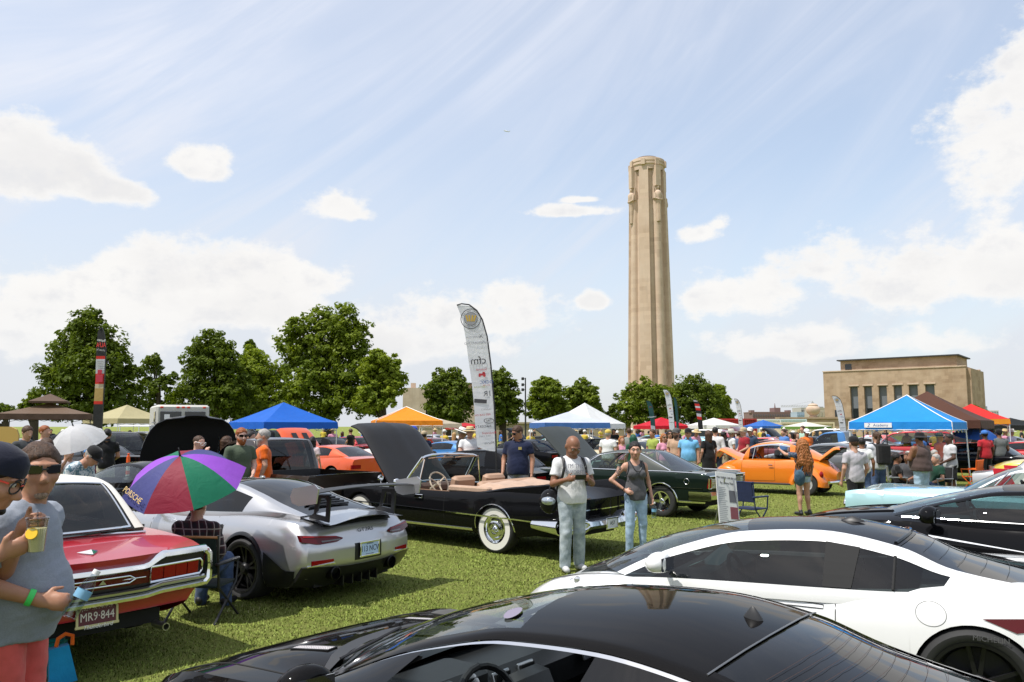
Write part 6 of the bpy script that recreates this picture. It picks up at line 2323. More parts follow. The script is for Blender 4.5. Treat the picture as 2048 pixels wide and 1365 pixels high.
# people
class SDF:
 """distance field on a grid, blended from simple body shapes and turned into one smooth surface"""
 def __init__(self,lo,hi,h):
  self.lo=np.array(lo,float)
  self.h=h
  n=np.ceil((np.array(hi)-self.lo)/h).astype(int)+1
  self.n=n
  self.F=np.full(n,0.5,np.float32)
  self.ax=[self.lo[i]+h*np.arange(n[i])for i in range(3)]
 def _sl(self,lo,hi):
  a=np.clip(np.floor((np.array(lo)-self.lo)/self.h).astype(int),0,self.n)
  b=np.clip(np.ceil((np.array(hi)-self.lo)/self.h).astype(int)+1,0,self.n)
  s=tuple(slice(i,j)for i,j in zip(a,b))
  X,Y,Z=(self.ax[i][s[i]]for i in range(3))
  return s,X[:,None,None],Y[None,:,None],Z[None,None,:]
 @staticmethod
 def smin(a,b,k):
  h=np.maximum(k-np.abs(a-b),0)/k
  return np.minimum(a,b)-h*h*k*.25
 def _put(self,s,d,k,mode):
  if d.size==0:
   return
  if mode=='add':
   self.F[s]=self.smin(self.F[s],d.astype(np.float32),k)
  else:
   self.F[s]=-self.smin(-self.F[s],d.astype(np.float32),k)
 def cone(self,a,b,ra,rb,k=.03,flat=None,mode='add',clip=None):
  a,b=np.array(a,float),np.array(b,float)
  m=max(ra,rb)+k+2*self.h
  s,X,Y,Z=self._sl(np.minimum(a,b)-m,np.maximum(a,b)+m)
  ab=b-a
  L=max(1e-9,ab@ab)
  px,py,pz=X-a[0],Y-a[1],Z-a[2]
  t=np.clip((px*ab[0]+py*ab[1]+pz*ab[2])/L,0,1)
  qx,qy,qz=px-t*ab[0],py-t*ab[1],pz-t*ab[2]
  if flat is not None:
   nx,f=np.array(flat[0],float),flat[1]
   nx=nx/np.linalg.norm(nx)
   e=(qx*nx[0]+qy*nx[1]+qz*nx[2])*(f-1)
   qx,qy,qz=qx+e*nx[0],qy+e*nx[1],qz+e*nx[2]
  d=np.sqrt(qx*qx+qy*qy+qz*qz)-(ra+(rb-ra)*t)
  if clip is not None:
   c,n=np.array(clip[0],float),np.array(clip[1],float)
   n=n/np.linalg.norm(n)
   d=np.maximum(d,(X-c[0])*n[0]+(Y-c[1])*n[1]+(Z-c[2])*n[2])
  self._put(s,d,k,mode)
  return self
 def ell(self,c,r,k=.03,mode='add',M=None):
  c,r=np.array(c,float),np.array(r,float)
  m=r.max()+k+2*self.h
  s,X,Y,Z=self._sl(c-m,c+m)
  x,y,z=X-c[0],Y-c[1],Z-c[2]
  if M is not None:
   x,y,z=(M[i][0]*x+M[i][1]*y+M[i][2]*z for i in range(3))
  q=np.sqrt((x/r[0])**2+(y/r[1])**2+(z/r[2])**2)
  q2=np.sqrt((x/r[0]**2)**2+(y/r[1]**2)**2+(z/r[2]**2)**2)
  d=q*(q-1)/np.maximum(q2,1e-6)
  self._put(s,d,k,mode)
  return self
 def cut(self,c,n,k=.008):
  """keep the side where (p - c).n < 0"""
  n=np.array(n,float)
  n=n/np.linalg.norm(n)
  X,Y,Z=self.ax
  d=((X-c[0])*n[0])[:,None,None]+((Y-c[1])*n[1])[None,:,None]+((Z-c[2])*n[2])[None,None,:]
  self.F=-self.smin(-self.F,-d.astype(np.float32),k)
  return self
 def wrinkle(self,amp,freq,seed=0):
  rng=np.random.default_rng(seed)
  X,Y,Z=(a.astype(np.float32)for a in self.ax)
  e=0
  for i in range(5):
   w=rng.normal(size=3)*freq*(.6+.35*i)
   w[2]*=1.4
   ph=rng.uniform(0,6.28)
   e=e+np.sin(w[0]*X[:,None,None]+w[1]*Y[None,:,None]+w[2]*Z[None,None,:]+ph+.8*np.sin(3.1*w[1]*X[:,None,None]*.5))/(1+.5*i)
  self.F=self.F+(amp*e).astype(np.float32)
  return self
 def mesh(self,name,mat,smooth=1):
  F=self.F
  S=F<0
  n=np.array(F.shape)
  cnt=np.zeros(n-1,np.int8)
  for dx in(0,1):
   for dy in(0,1):
    for dz in(0,1):
     cnt+=S[dx:n[0]-1+dx,dy:n[1]-1+dy,dz:n[2]-1+dz]
  act=np.argwhere((cnt>0)&(cnt<8))
  if len(act)==0:
   return None
  ids=np.full(n-1,-1,np.int64)
  ids[act[:,0],act[:,1],act[:,2]]=np.arange(len(act))
  acc=np.zeros((len(act),3))
  num=np.zeros(len(act))
  corners=[(i>>2&1,i>>1&1,i&1)for i in range(8)]
  val=[F[act[:,0]+c[0],act[:,1]+c[1],act[:,2]+c[2]]for c in corners]
  for i in range(8):
   for j in range(i+1,8):
    if sum(abs(corners[i][q]-corners[j][q])for q in range(3))!=1:
     continue
    a,b=val[i],val[j]
    m=(a<0)!=(b<0)
    t=np.where(m,a/np.where(m,a-b,1),0)[:,None]
    p=np.array(corners[i])*(1-t)+np.array(corners[j])*t
    acc+=np.where(m[:,None],p,0)
    num+=m
  V=(act+acc/num[:,None])*self.h+self.lo
  faces=[]
  for ax in range(3):
   o1,o2=(ax+1)%3,(ax+2)%3
   sl0=[slice(1,-1)]*3
   sl1=[slice(1,-1)]*3
   sl0[ax]=slice(0,n[ax]-1)
   sl1[ax]=slice(1,n[ax])
   A,B=S[tuple(sl0)],S[tuple(sl1)]
   e=np.argwhere(A!=B)
   if len(e)==0:
    continue
   inside=A[e[:,0],e[:,1],e[:,2]]
   base=e.copy()
   base[:,o1]+=1
   base[:,o2]+=1
   def cell(d1,d2):
    c=base.copy()
    c[:,o1]-=d1
    c[:,o2]-=d2
    return ids[c[:,0],c[:,1],c[:,2]]
   q=np.stack([cell(1,1),cell(0,1),cell(0,0),cell(1,0)],1)
   q[~inside]=q[~inside][:,::-1]
   faces.append(q)
  Q=np.concatenate(faces)
  Q=Q[(Q>=0).all(1)]
  if smooth:
   E=np.concatenate([Q[:,[0,1]],Q[:,[1,2]],Q[:,[2,3]],Q[:,[3,0]]])
   for _ in range(smooth):
    s=np.zeros_like(V)
    c=np.zeros(len(V))
    np.add.at(s,E[:,0],V[E[:,1]])
    np.add.at(c,E[:,0],1)
    V=V*.5+.5*s/np.maximum(c,1)[:,None]
  me=bpy.data.meshes.new(name)
  me.vertices.add(len(V))
  me.vertices.foreach_set('co',V.ravel())
  k=len(Q)
  me.loops.add(k*4)
  me.loops.foreach_set('vertex_index',Q.ravel())
  me.polygons.add(k)
  me.polygons.foreach_set('loop_start',np.arange(0,k*4,4))
  me.polygons.foreach_set('loop_total',np.full(k,4))
  me.polygons.foreach_set('use_smooth',np.ones(k,bool))
  me.update()
  me.materials.append(mat)
  return me
ARMS={'down':((.25,-.03,1.13),(.265,.05,.89)),'loose':((.26,-.02,1.13),(.24,.13,.90)),'hip':((.40,-.05,1.17),(.205,.075,1.02)),'phone':((.255,.05,1.12),(.095,.33,1.17)),'crossed':((.26,.07,1.15),(.0,.21,1.16)),'drink':((.25,.14,1.16),(.10,.24,1.45)),'point':((.27,.27,1.40),(.25,.52,1.50)),'pocket':((.28,-.06,1.14),(.21,.05,.95)),'front':((.24,.02,1.13),(.10,.24,1.00)),'reach':((.22,.17,1.17),(.16,.42,1.12)),'hold':((.25,.0,1.12),(.22,.24,1.10)),'lap':((.25,.05,1.14),(.12,.28,1.02)),'back':((.27,-.12,1.14),(.10,-.19,1.0)),'up':((.27,.15,1.25),(.20,.30,1.50))}
SKIN_L=skin('skin_light',(.50,.29,.20))
SKIN_T=skin('skin_tan',(.40,.21,.13))
SKIN_B=skin('skin_brown',(.24,.115,.065))
SKIN_D=skin('skin_dark',(.085,.042,.026))
SKIN_P=skin('skin_pale',(.60,.38,.30))
H_BROWN=hairmat('hair_brown',(.055,.026,.012))
H_BLACK=hairmat('hair_black',(.010,.008,.008))
H_GINGER=hairmat('hair_ginger',(.24,.065,.014))
H_BLOND=hairmat('hair_blond',(.38,.24,.10))
H_GREY=hairmat('hair_grey',(.33,.31,.29))
H_AUBURN=hairmat('hair_auburn',(.30,.11,.03))
def person(label,pos,face,H=1.75,top=('tee',None),bottom=('jeans',None),sk=SKIN_L,hair=('short',H_BROWN),hat=None,arms=('down','down'),lean=0,head=(0,0),glasses=None,belly=0.0,w=1.0,fem=False,sit=False,h=.03,beard=None,walk=0.0,shoes=BLACKPL,seed=0,hands=None,group=None,z0=0.0,sleeve=.62,hem=None,curl=None,hs=1.07):
 """arms = (right, left); face: 0 looks at the camera, 90 to the picture's right, 180 away"""
 k=H/1.75
 sw=(.165 if fem else.19)*(w**.6)
 J={}
 hipx=.088
 J['pel']=(0,0,.95)
 J['wai']=(0,0,1.09)
 J['che']=(0,0,1.27)
 J['nec']=(0,-.015,1.46)
 J['hea']=(0,.012,1.618)
 for s,nm,a in((1,'R',arms[0]),(-1,'L',arms[1])):
  J['sh'+nm]=(s*sw,-.01,1.388)
  e,wr=ARMS[a]if isinstance(a,str)else a
  J['el'+nm]=(s*(e[0]+(sw-.19)*.8),e[1],e[2])
  J['wr'+nm]=(s*(wr[0]+((sw-.19)*.5 if wr[0]>.15 else 0)),wr[1],wr[2])
  J['hi'+nm]=(s*hipx,0,.92)
  st=walk*s
  if sit:
   J['kn'+nm]=(s*.13,.44,.98)
   J['an'+nm]=(s*.15,.42,.56)
  else:
   J['kn'+nm]=(s*.10,.015+st*.12,.50)
   J['an'+nm]=(s*(.115),-.025+st*.22,.085)
 J={q:np.array(v,float)for q,v in J.items()}
 if lean:
  c,s_=math.cos(R(lean)),math.sin(R(lean))
  for q in J:
   if q[:2]in('wa','ch','ne','he','sh','el','wr'):
    y,z=J[q][1],J[q][2]-.95
    J[q][1],J[q][2]=y*c+z*s_,.95+z*c-y*s_
 up=J['nec']-J['wai']
 up/=np.linalg.norm(up)
 fw=np.cross(up,(1,0,0))*1.0
 if fw[1]<0 and abs(lean)<80:
  fw=-fw
 off=-.47 if sit else 0
 for q in J:
  J[q]=(J[q]+np.array([0,0,off]))*k
 P=J
 fig=thing('person',label,'person',(pos[0],pos[1],z0),R(180+face),group)
 allp=np.array(list(J.values()))
 lo=allp.min(0)-.24*k
 hi=allp.max(0)+.26*k
 lo[2]=min(lo[2],-.02)if not sit else lo[2]
 Y_=np.array([0,1.0,0])
 fine=h<=.013
 X1=(1,0,0)
 def torso(S,g,kk=.05):
  S.ell(P['pel']+up*.0,np.array([.160*w,.115*w+belly*.3,.13])*k+g*2.1,kk*k)
  S.ell((P['pel']+P['wai'])/2+fw*(belly*.8)*k,np.array([.15*w+belly*.5,.108*w+belly,.15])*k+g,kk*k)
  S.ell(P['wai']+fw*belly*.7*k,np.array([(.130 if fem else.148)*w+belly*.5,.105*w+belly*.9,.15])*k+g,kk*k)
  S.ell(P['che'],np.array([(.145 if fem else.168)*w,.112*w+belly*.35,.18])*k+g,kk*k)
  S.cone(P['shR']*.84+P['nec']*.16-up*.045*k,P['shL']*.84+P['nec']*.16-up*.045*k,.056*k+g,.056*k+g,kk*k)
  for q in('shR','shL'):
   S.cone(P['nec']-up*.01*k,P[q]-up*.005*k,.050*k+g*.8,.034*k+g*.8,.03*k)
  if fem:
   for s in(1,-1):
    S.ell(P['che']+np.array([s*.068,0,0])*k+fw*.085*k-up*.01*k,np.array([.062,.055,.062])*k+g,.03*k)
    # ---- body
 S=SDF(lo,hi,h)
 torso(S,0)
 hd=P['hea']
 yaw,pit=R(head[0]),R(head[1])
 Mz=np.array([[math.cos(yaw),-math.sin(yaw),0],[math.sin(yaw),math.cos(yaw),0],[0,0,1]])
 ta=R(lean)*.6+pit
 Mx=np.array([[1,0,0],[0,math.cos(ta),math.sin(ta)],[0,-math.sin(ta),math.cos(ta)]])
 MH=Mz@Mx
 if pit>.2:
  hd=hd+np.array([0,.035,-.02])*k*(pit/.6)
  P['hea']=hd
 kh=k*hs
 hp=lambda x,y,z:hd+MH@(np.array([x,y,z])*kh)
 Mi=MH.T
 S.cone(P['nec']-up*.05*kh,hd-up*.03*kh+MH@np.array([0,-.02,-.04])*kh,.060*kh*(w**.5),.054*kh*(w**.3),.03*kh)
 S.ell(hp(0,-.012,.03),np.array([.076,.096,.088])*kh,.02*kh,M=Mi)
 S.ell(hp(0,.018,-.035),np.array([.064*(1+.12*(w-1)),.074,.075])*kh,.035*kh,M=Mi)
 S.ell(hp(0,.055,-.083),np.array([.033,.030,.026])*kh,.03*kh,M=Mi)
 S.cone(hp(0,.086,.012),hp(0,.110,-.028),.0105*kh,.0165*kh,.018*kh)
 for s in(1,-1):
  S.ell(hp(s*.078,-.012,-.005),np.array([.012,.022,.034])*kh,.008*kh,M=Mi)
  if fine:
   S.ell(hp(s*.031,.094,.016),np.array([.020,.015,.012])*kh,.012*kh,'sub',Mi)
   S.cone(hp(s*.012,.090,.034),hp(s*.052,.078,.034),.011*kh,.009*kh,.014*kh)
   S.ell(hp(s*.042,.066,-.022),np.array([.024,.022,.022])*kh,.025*kh,M=Mi)
   S.ell(hp(s*.011,.098,-.036),np.array([.010,.010,.008])*kh,.008*kh,M=Mi)
 if fine:
  S.cone(hp(-.021,.084,-.056),hp(.021,.084,-.056),.008*kh,.008*kh,.008*kh)
  S.cone(hp(-.018,.083,-.069),hp(.018,.083,-.069),.0085*kh,.0085*kh,.008*kh)
  S.cone(hp(-.022,.094,-.062),hp(.022,.094,-.062),.003*kh,.003*kh,.006*kh,mode='sub')
 aw=w**.7
 for s,nm in((1,'R'),(-1,'L')):
  S.ell(P['sh'+nm]-np.array([s*.012,0,.012])*k,np.array([.048,.053,.056])*k*aw*(.88 if fem else 1),.04*k)
  S.cone(P['sh'+nm],P['el'+nm],(.042 if fem else.052)*k*aw,(.035 if fem else.041)*k*aw,.03*k)
  S.cone(P['el'+nm],P['wr'+nm],(.036 if fem else.043)*k*aw,(.023 if fem else.027)*k*aw,.02*k)
  d=P['wr'+nm]-P['el'+nm]
  d=d/np.linalg.norm(d)
  hs=(hands or{}).get(nm,{})
  th=np.array(hs.get('thumb',(0,1,0)if abs(d[2])>.7 else(0,0,1)),float)
  cu=np.array(hs.get('curl_to',(-s,0,0)),float)
  cl=hs.get('curl',.35)
  if 'dir' in hs:
   d=np.array(hs['dir'],float)
   d=d/np.linalg.norm(d)
  t_=th-d*(th@d)
  t_=t_/max(1e-6,np.linalg.norm(t_))
  n_=np.cross(d,t_)
  if n_@cu<0:
   n_=-n_
  wv=P['wr'+nm]
  gk=k*(.9 if fem else 1.0)
  S.cone(wv,wv+d*.075*gk,.029*gk,.040*gk,.015*k,flat=(n_,1.7))
  if h<=.013:
   rr=max(.0088*gk,h*.80)
   for i,L in enumerate((.070,.080,.075,.058)):
    b0=wv+d*(.080-.004*abs(i-1))*gk+t_*(.032-.0215*i)*gk
    a1,a2,a3=cl*.8,cl*2.0,cl*2.7
    b1=b0+(d*math.cos(a1)+n_*math.sin(a1))*L*.45*gk
    b2=b1+(d*math.cos(a2)+n_*math.sin(a2))*L*.33*gk
    b3=b2+(d*math.cos(a3)+n_*math.sin(a3))*L*.25*gk
    S.cone(b0-d*.02*gk,b1,rr*1.1,rr*1.02,.006*k)
    S.cone(b1,b2,rr*1.02,rr*.95,.004*k)
    S.cone(b2,b3,rr*.95,rr*.82,.004*k)
   b0=wv+d*.018*gk+t_*.024*gk
   b1=b0+(d*.55+t_*.75+n_*.25*cl)*.042*gk
   b2=b1+(d*.85+t_*.25+n_*(.2+.6*cl))*.036*gk
   S.cone(b0,b1,rr*1.5,rr*1.25,.012*k)
   S.cone(b1,b2,rr*1.25,rr*1.0,.006*k)
  else:
   S.cone(wv+d*.07*gk,wv+d*.12*gk+n_*.03*gk,.034*gk,.024*gk,.02*k,flat=(n_,1.5))
   S.cone(wv+d*.03*gk,wv+d*.07*gk+t_*.045*gk,.016*gk,.012*gk,.015*k)
  S.cone(P['hi'+nm],P['kn'+nm],.088*k*w**.8,.056*k*w**.6,.04*k)
  S.cone(P['kn'+nm],P['an'+nm],.056*k*w**.6,.037*k,.03*k)
  kn,an=P['kn'+nm],P['an'+nm]
  S.ell(kn*.68+an*.32+np.array([0,-.018,0])*k,np.array([.05,.052,.10])*k,.03*k)
  toe=an+np.array([s*.02,.15,-.045])*k
  S.cone(an+np.array([0,-.03,-.035])*k,toe,.036*k,.028*k,.02*k,flat=((0,0,1),1.2))
 link_mesh('body',S.mesh('body',sk,1),fig)
 # ---- trousers, shorts, skirt
 bt,bc=bottom
 if bt:
  B=SDF(lo,hi,max(h,.011))
  g=.012*k
  B.ell(P['pel'],np.array([.160*w,.116*w+belly*.3,.13])*k+g,.05*k)
  B.ell((P['pel']+P['wai'])/2+fw*belly*.75*k,np.array([.152*w+belly*.4,.108*w+belly*.9,.12])*k+g,.05*k)
  if bt in('skirt','dress'):
   B.cone(P['pel'],(P['knR']+P['knL'])/2+np.array([0,0,.05])*k,.17*k*w,.21*k*w,.05*k,flat=(Y_,1.25),clip=((P['knR']+P['knL'])/2+np.array([0,0,.08])*k,(0,0,-1)))
  else:
   for s,nm in((1,'R'),(-1,'L')):
    kn,an,hi_=P['kn'+nm],P['an'+nm],P['hi'+nm]
    slim=0 if fem and bt=='jeans' else.012*k
    if bt=='shorts':
     e=hi_*.12+kn*.88
     B.cone(hi_,e,.092*k*w**.8+g,.076*k*w**.7+g+slim,.03*k,clip=(e,kn-hi_))
    elif bt=='short_shorts':
     e=hi_*.62+kn*.38
     B.cone(hi_,kn,.092*k*w**.8+g,.072*k*w**.7+g,.03*k,clip=(e,kn-hi_))
    else:
     B.cone(hi_,kn,.089*k*w**.8+g,.060*k*w**.6+g*.8+slim*.7,.03*k)
     e=an+np.array([0,0,-.03])*k
     B.cone(kn,e,.060*k*w**.6+g*.8+slim*.7,(.044 if slim==0 else.062)*k+g*.6,.02*k,clip=(e,(0,0,-1))if not sit else None)
  B.cut(P['wai']+fw*belly*k-up*(.02+belly*.25)*k,up,.01)
  if h<.02:
   B.wrinkle(.0032,26,seed)
  nm_={'jeans':'jeans','pants':'trousers','shorts':'shorts','short_shorts':'shorts','skirt':'skirt','dress':'skirt'}[bt]
  link_mesh(nm_,B.mesh(nm_,bc,1),fig)
  # ---- top
 tt,tm=top
 if tt:
  B=SDF(lo,hi,max(h,.011))
  g=(.0135 if tt!='tank' else.012)*k
  torso(B,g)
  hz=hem if hem is not None else(.86 if not fem else.90)
  hz_pt=P['pel']+up*(hz-.95)*k
  B.cone(P['wai'],hz_pt-up*.03*k,(.135 if fem else.142)*k*w+g*.7+belly*.4,(.158)*k*w+g+belly*.45,.05*k,flat=(fw,1.30-belly*2))
  if tt in('tee','polo','long'):
   for s,nm in((1,'R'),(-1,'L')):
    a,b=P['sh'+nm],P['el'+nm]
    B.ell(a-np.array([s*.012,0,.012])*k,np.array([.046,.053,.052])*k*aw*(.9 if fem else 1)+g*.9,.04*k)
    if tt=='long':
     B.cone(a,b,.054*k*aw+g,.046*k*aw+g,.03*k)
     e=P['wr'+nm]*.94+b*.06
     B.cone(b,e,.046*k*aw+g,.033*k*aw+g,.02*k,clip=(e,P['wr'+nm]-b))
    else:
     f=sleeve
     e=a*(1-f)+b*f
     B.cone(a,e,.046*k*aw+g*.9,.044*k*aw+g*1.5,.03*k,clip=(e,b-a))
   B.ell(P['nec']+up*.045*k+fw*.02*k,np.array([.070,.068,.060])*k,.012*k,'sub')
  elif tt=='tank':
   for s,nm in((1,'R'),(-1,'L')):
    a=P['sh'+nm]
    B.cone(a+np.array([s*.035,0,.0])*k+up*.06*k,a+np.array([s*.045,0,0])*k-up*.15*k,.085*k*aw,.062*k*aw,.02*k,'sub' and None,'sub')
   B.ell(P['nec']+up*.03*k+fw*.05*k,np.array([.078,.10,.11])*k,.015*k,'sub')
  B.cut(hz_pt,-up,.01)
  B.cut(P['nec']+up*.035*k,up*.9-fw*.25,.02)
  if h<.02:
   B.wrinkle(.0026,24,seed+3)
  tn={'tee':'shirt','polo':'polo_shirt','long':'shirt','tank':'tank_top'}[tt]
  o=link_mesh(tn,B.mesh(tn,tm,1),fig)
  if tt=='polo' and h<.02:
   cl_=MB()
   c0=P['nec']+up*.02*k
   ring=[]
   for a in np.linspace(.35,2*math.pi-.35,19):
    d_=np.array([math.sin(a),0,0])+fw*math.cos(a)
    ring.append([c0+d_*.068*k+up*.045*k-fw*0,c0+d_*.072*k+up*.05*k,c0+d_*.098*k-up*.005*k,c0+d_*.088*k-up*.01*k])
   cl_.grid(ring)
   cl_.build('collar',tm,o)
   # ---- shoes
 if not sit or h<.02:
  B=SDF(np.minimum(P['anR'],P['anL'])-.14*k,np.maximum(P['anR'],P['anL'])+np.array([.14,.26,.1])*k,max(h*.8,.011))
  for s,nm in((1,'R'),(-1,'L')):
   an=P['an'+nm]
   toe=an+np.array([s*.02,.155,-.04])*k
   B.cone(an+np.array([0,-.035,-.03])*k,toe,.047*k,.040*k,.02*k,flat=((0,0,1),1.1))
   B.cone(an+np.array([0,-.01,-.04])*k,an+np.array([0,-.012,.02])*k,.046*k,.044*k,.02*k)
  if not sit:
   B.cut((0,0,.004),(0,0,-1),.006)
  link_mesh('shoes',B.mesh('shoes',shoes,1),fig)
  # ---- hair
 if hair and hair[0]!='bald':
  st,hm=hair
  l2,h2=hd-.20*kh,hd+.2*kh
  if st in('long','ponytail','curly','shoulder'):
   l2=l2-np.array([.08,.08,.50])*kh
  B=SDF(l2,h2,max(min(h,.016)*.8,.008))
  B.ell(hp(0,-.016,.034),np.array([.086,.104,.096])*kh+(.012*kh if st=='curly' else 0),.01,M=Mi)
  hn=MH@np.array([0,.80,-.60])
  B.cut(hp(0,.074,.066),hn,.012)
  if st=='buzz':
   B.F+=.008*kh
  B.cut(hp(0,0,-.062),MH@np.array([0,.30,-1.0]),.012)
  if st in('curly','long'):
   wv_=.17 if st=='curly' else.095
   for s in(1,-1):
    B.cone(hp(s*.055,-.05,.0),hd+np.array([s*wv_*.55,-.115,-.36])*kh,.062*kh,(.095 if st=='curly' else.04)*kh,.04*kh)
    B.cone(hp(s*.082,-.005,.01),hd+np.array([s*wv_*.8,-.05,-.22])*kh,.030*kh,.05*kh,.03*kh)
   B.cone(hp(0,-.07,.0),hd+np.array([0,-.13,-.40])*kh,.085*kh,(.085 if st=='curly' else.05)*kh,.04*kh)
   if st=='curly':
    B.ell(hp(0,-.05,.0),np.array([.108,.11,.12])*kh,.04*kh)
  elif st=='shoulder':
   for s in(1,-1):
    B.cone(hp(s*.07,-.03,.0),hd+np.array([s*.075,-.03,-.17])*kh,.045*kh,.035*kh,.03*kh)
   B.cone(hp(0,-.07,.0),hd+np.array([0,-.075,-.17])*kh,.075*kh,.06*kh,.04*kh)
  elif st=='ponytail':
   B.cone(hp(0,-.09,.075),hp(0,-.135,.06),.032*kh,.032*kh,.02*kh)
   B.cone(hp(0,-.135,.06),hd+np.array([-.045,-.12,-.12])*kh,.034*kh,.036*kh,.02*kh)
   B.cone(hd+np.array([-.045,-.12,-.12])*kh,hd+np.array([-.06,-.10,-.27])*kh,.036*kh,.018*kh,.02*kh)
  elif st=='bun':
   B.ell(hp(0,-.09,.085),np.array([.04,.04,.04])*kh,.02*kh)
  B.wrinkle(.0095 if st=='curly' else.0022,70 if st=='curly' else 75,seed)
  m_=B.mesh('hair',hm,1 if st!='curly' else 0)
  if m_:
   link_mesh('hair',m_,fig)
  if st=='curly':
   rg=random.Random(seed)
   cm=MB()
   for q in range(170):
    a=rg.uniform(-2.0,2.0)
    z0_=rg.uniform(-.02,.09)
    p0=hp(.095*math.sin(a),-.02-.105*math.cos(a),z0_)
    ln,fr_,ph,am=rg.uniform(.38,.66),rg.uniform(26,44),rg.uniform(0,6),rg.uniform(.010,.022)
    ex,ey=.19*math.sin(a)*rg.uniform(.5,1.05),-.06-.11*abs(math.cos(a))*rg.uniform(.5,1.1)
    pts=[]
    for i in range(15):
     f=i/14
     z=f*ln
     w_=am*min(1,f*4)
     pts.append((p0[0]+(ex-.095*math.sin(a))*f**.6*kh+w_*math.sin(fr_*z+ph),p0[1]+ey*f*.55*kh+w_*math.cos(fr_*z+ph),p0[2]-z*kh+.02*math.sin(f*3)))
    cm.tube(pts,[.010]*9+[.009,.008,.007,.006,.005,.003],4)
   cm.build('curls',hm,fig,60)
 if beard:
  B=SDF(hd-.17*kh,hd+.17*kh,max(min(h,.016)*.8,.007))
  if beard[0]=='full':
   B.ell(hp(0,.020,-.045),np.array([.071,.081,.078])*kh,.01,M=Mi)
   B.ell(hp(0,.06,-.10),np.array([.045,.040,.04 if len(beard)<3 else.08])*kh,.03,M=Mi)
   B.cut(hp(0,.06,-.032),MH@np.array([0,.42,1]),.01)
  else:
   B.ell(hp(0,.068,-.100),np.array([.029,.026,.020])*kh,.01,M=Mi)
  if beard[0]=='full':
   B.ell(hp(0,.10,-.062),np.array([.021,.03,.009])*kh,.006,'sub',Mi)
  m_=B.mesh('beard',beard[1],1)
  if m_:
   link_mesh('beard',m_,fig)
   # ---- hat, glasses, eyes
 MT=Matrix([[*(MH[i]*kh),hd[i]]for i in range(3)]+[[0,0,0,1]])
 if hat:
  ht,hm=hat
  m=MB()
  if ht=='cap' or ht=='capback':
   sg=1 if ht=='cap' else-1
   D=MT@Matrix.Translation((0,-.012,.045))@Matrix.Diagonal((1,1.2,1,1))
   m.lathe([(.091,0),(.093,.02),(.088,.055),(.066,.088),(.03,.103),(.008,.108),(.001,.106)],20,D)
   L=[]
   for t in np.linspace(-1,1,13):
    a=t*1.1
    x,y=.088*math.sin(a),sg*.102*math.cos(a)
    ext=.075*math.sqrt(max(0,1-t*t))
    L.append([MT@Vector((x,y-.012,.05)),MT@Vector((x*1.04,y-.012+sg*ext,.040-.02*t*t)),MT@Vector((x,y-.012,.044))])
   m.grid(L)
   hn_='cap'
  elif ht=='sunhat':
   D=MT@Matrix.Translation((0,-.012,.045))@Matrix.Diagonal((1,1.15,1,1))
   m.lathe([(.19,-.012),(.195,-.004),(.15,.008),(.098,.012),(.094,.05),(.082,.095),(.05,.108),(.001,.105)],24,D)
   m.lathe([(.19,-.012),(.10,.0)],24,D)
   hn_='sun_hat'
  o=m.build(hn_,hm,fig)
  if ht=='sunhat' and h<.035:
   bnd=MB().lathe([(.101,.012),(.099,.034)],24,D)
   bnd.build('hat_band',DARKIN,o)
 if glasses:
  gt,gm=glasses
  m=MB()
  D3=MT.to_3x3()
  for s in(1,-1):
   if gt=='sun':
    m.mat(0).box(MT@Vector((s*.036,.092-.004,.016)),(.062*kh,.010*kh,.040*kh),M=D3.normalized().to_4x4()@Matrix.Rotation(-s*.22,4,'Z'),bev=.010)
   else:
    ring=[MT@Vector((s*.036+.029*math.cos(a),.096-.010*math.cos(a)*s*.8,.008+.025*math.sin(a)))for a in np.linspace(0,2*math.pi,15)]
    m.mat(0).tube(ring,.0034*kh,5,caps=False)
   m.mat(1).tube([MT@Vector((s*.066,.078,.022)),MT@Vector((s*.082,.0,.020)),MT@Vector((s*.078,-.03,.01))],.0042*kh,5)
  m.mat(1).tube([MT@Vector((-.012,.104,.018)),MT@Vector((.012,.104,.018))],.004*kh,5)
  m.build('sunglasses' if gt=='sun' else 'glasses',gm if isinstance(gm,list)else[gm,gm],fig)
 if fine and not(glasses and glasses[0]=='sun'):
  for s in(1,-1):
   e=MB()
   M0=MT@Matrix.Translation((s*.031,.081,.016))
   e.mat(0).ball(M0.translation,(.0125*kh,)*3,12,9,MT.to_3x3().normalized())
   e.mat(1).lathe([(.0055,.0),(.003,.002),(.0001,.0022)],10,M0@Matrix.Translation((0,.0118,0))@Matrix.Rotation(R(-90),4,'X'))
   e.build('eye',[bsdf('eye_white',(.55,.52,.50),.3),bsdf('iris',(.02,.012,.008),.2)],fig)
   b=MB()
   b.tube([MT@Vector((s*q,.098-.28*(q-.012)**1.0*.5,zz))for q,zz in((.012,.037),(.03,.042),(.052,.036))],[.003*kh,.0042*kh,.002*kh],6)
   b.build('eyebrow',hair[1]if hair else H_BROWN,fig)
 if fine and fem:
  l=MB()
  l.tube([MT@Vector((q,.096-abs(q)*.18,-.062))for q in(-.02,-.01,0,.01,.02)],[.002,.005,.0058,.005,.002],8)
  l.build('lips',bsdf('lips',(.32,.10,.085),.45),fig)
 fig['_j']=[float(q)for nm in('wrR','wrL','hea')for q in P[nm]]
 return fig,P
def world_pt(fig,p):
 return Matrix.Translation(fig.location)@Matrix.Rotation(fig.rotation_euler[2],4,'Z')@Vector(p)
def C(name,r,g,b,kind='plain',c2=None):
 return cloth(name,(r,g,b),kind,c2)
WHITE_TEE=C('white_tee',.72,.72,.72)
GREY_TEE=C('grey_tee',.22,.245,.29,'heather')
LGREY_TEE=C('light_grey_tee',.38,.36,.38,'heather')
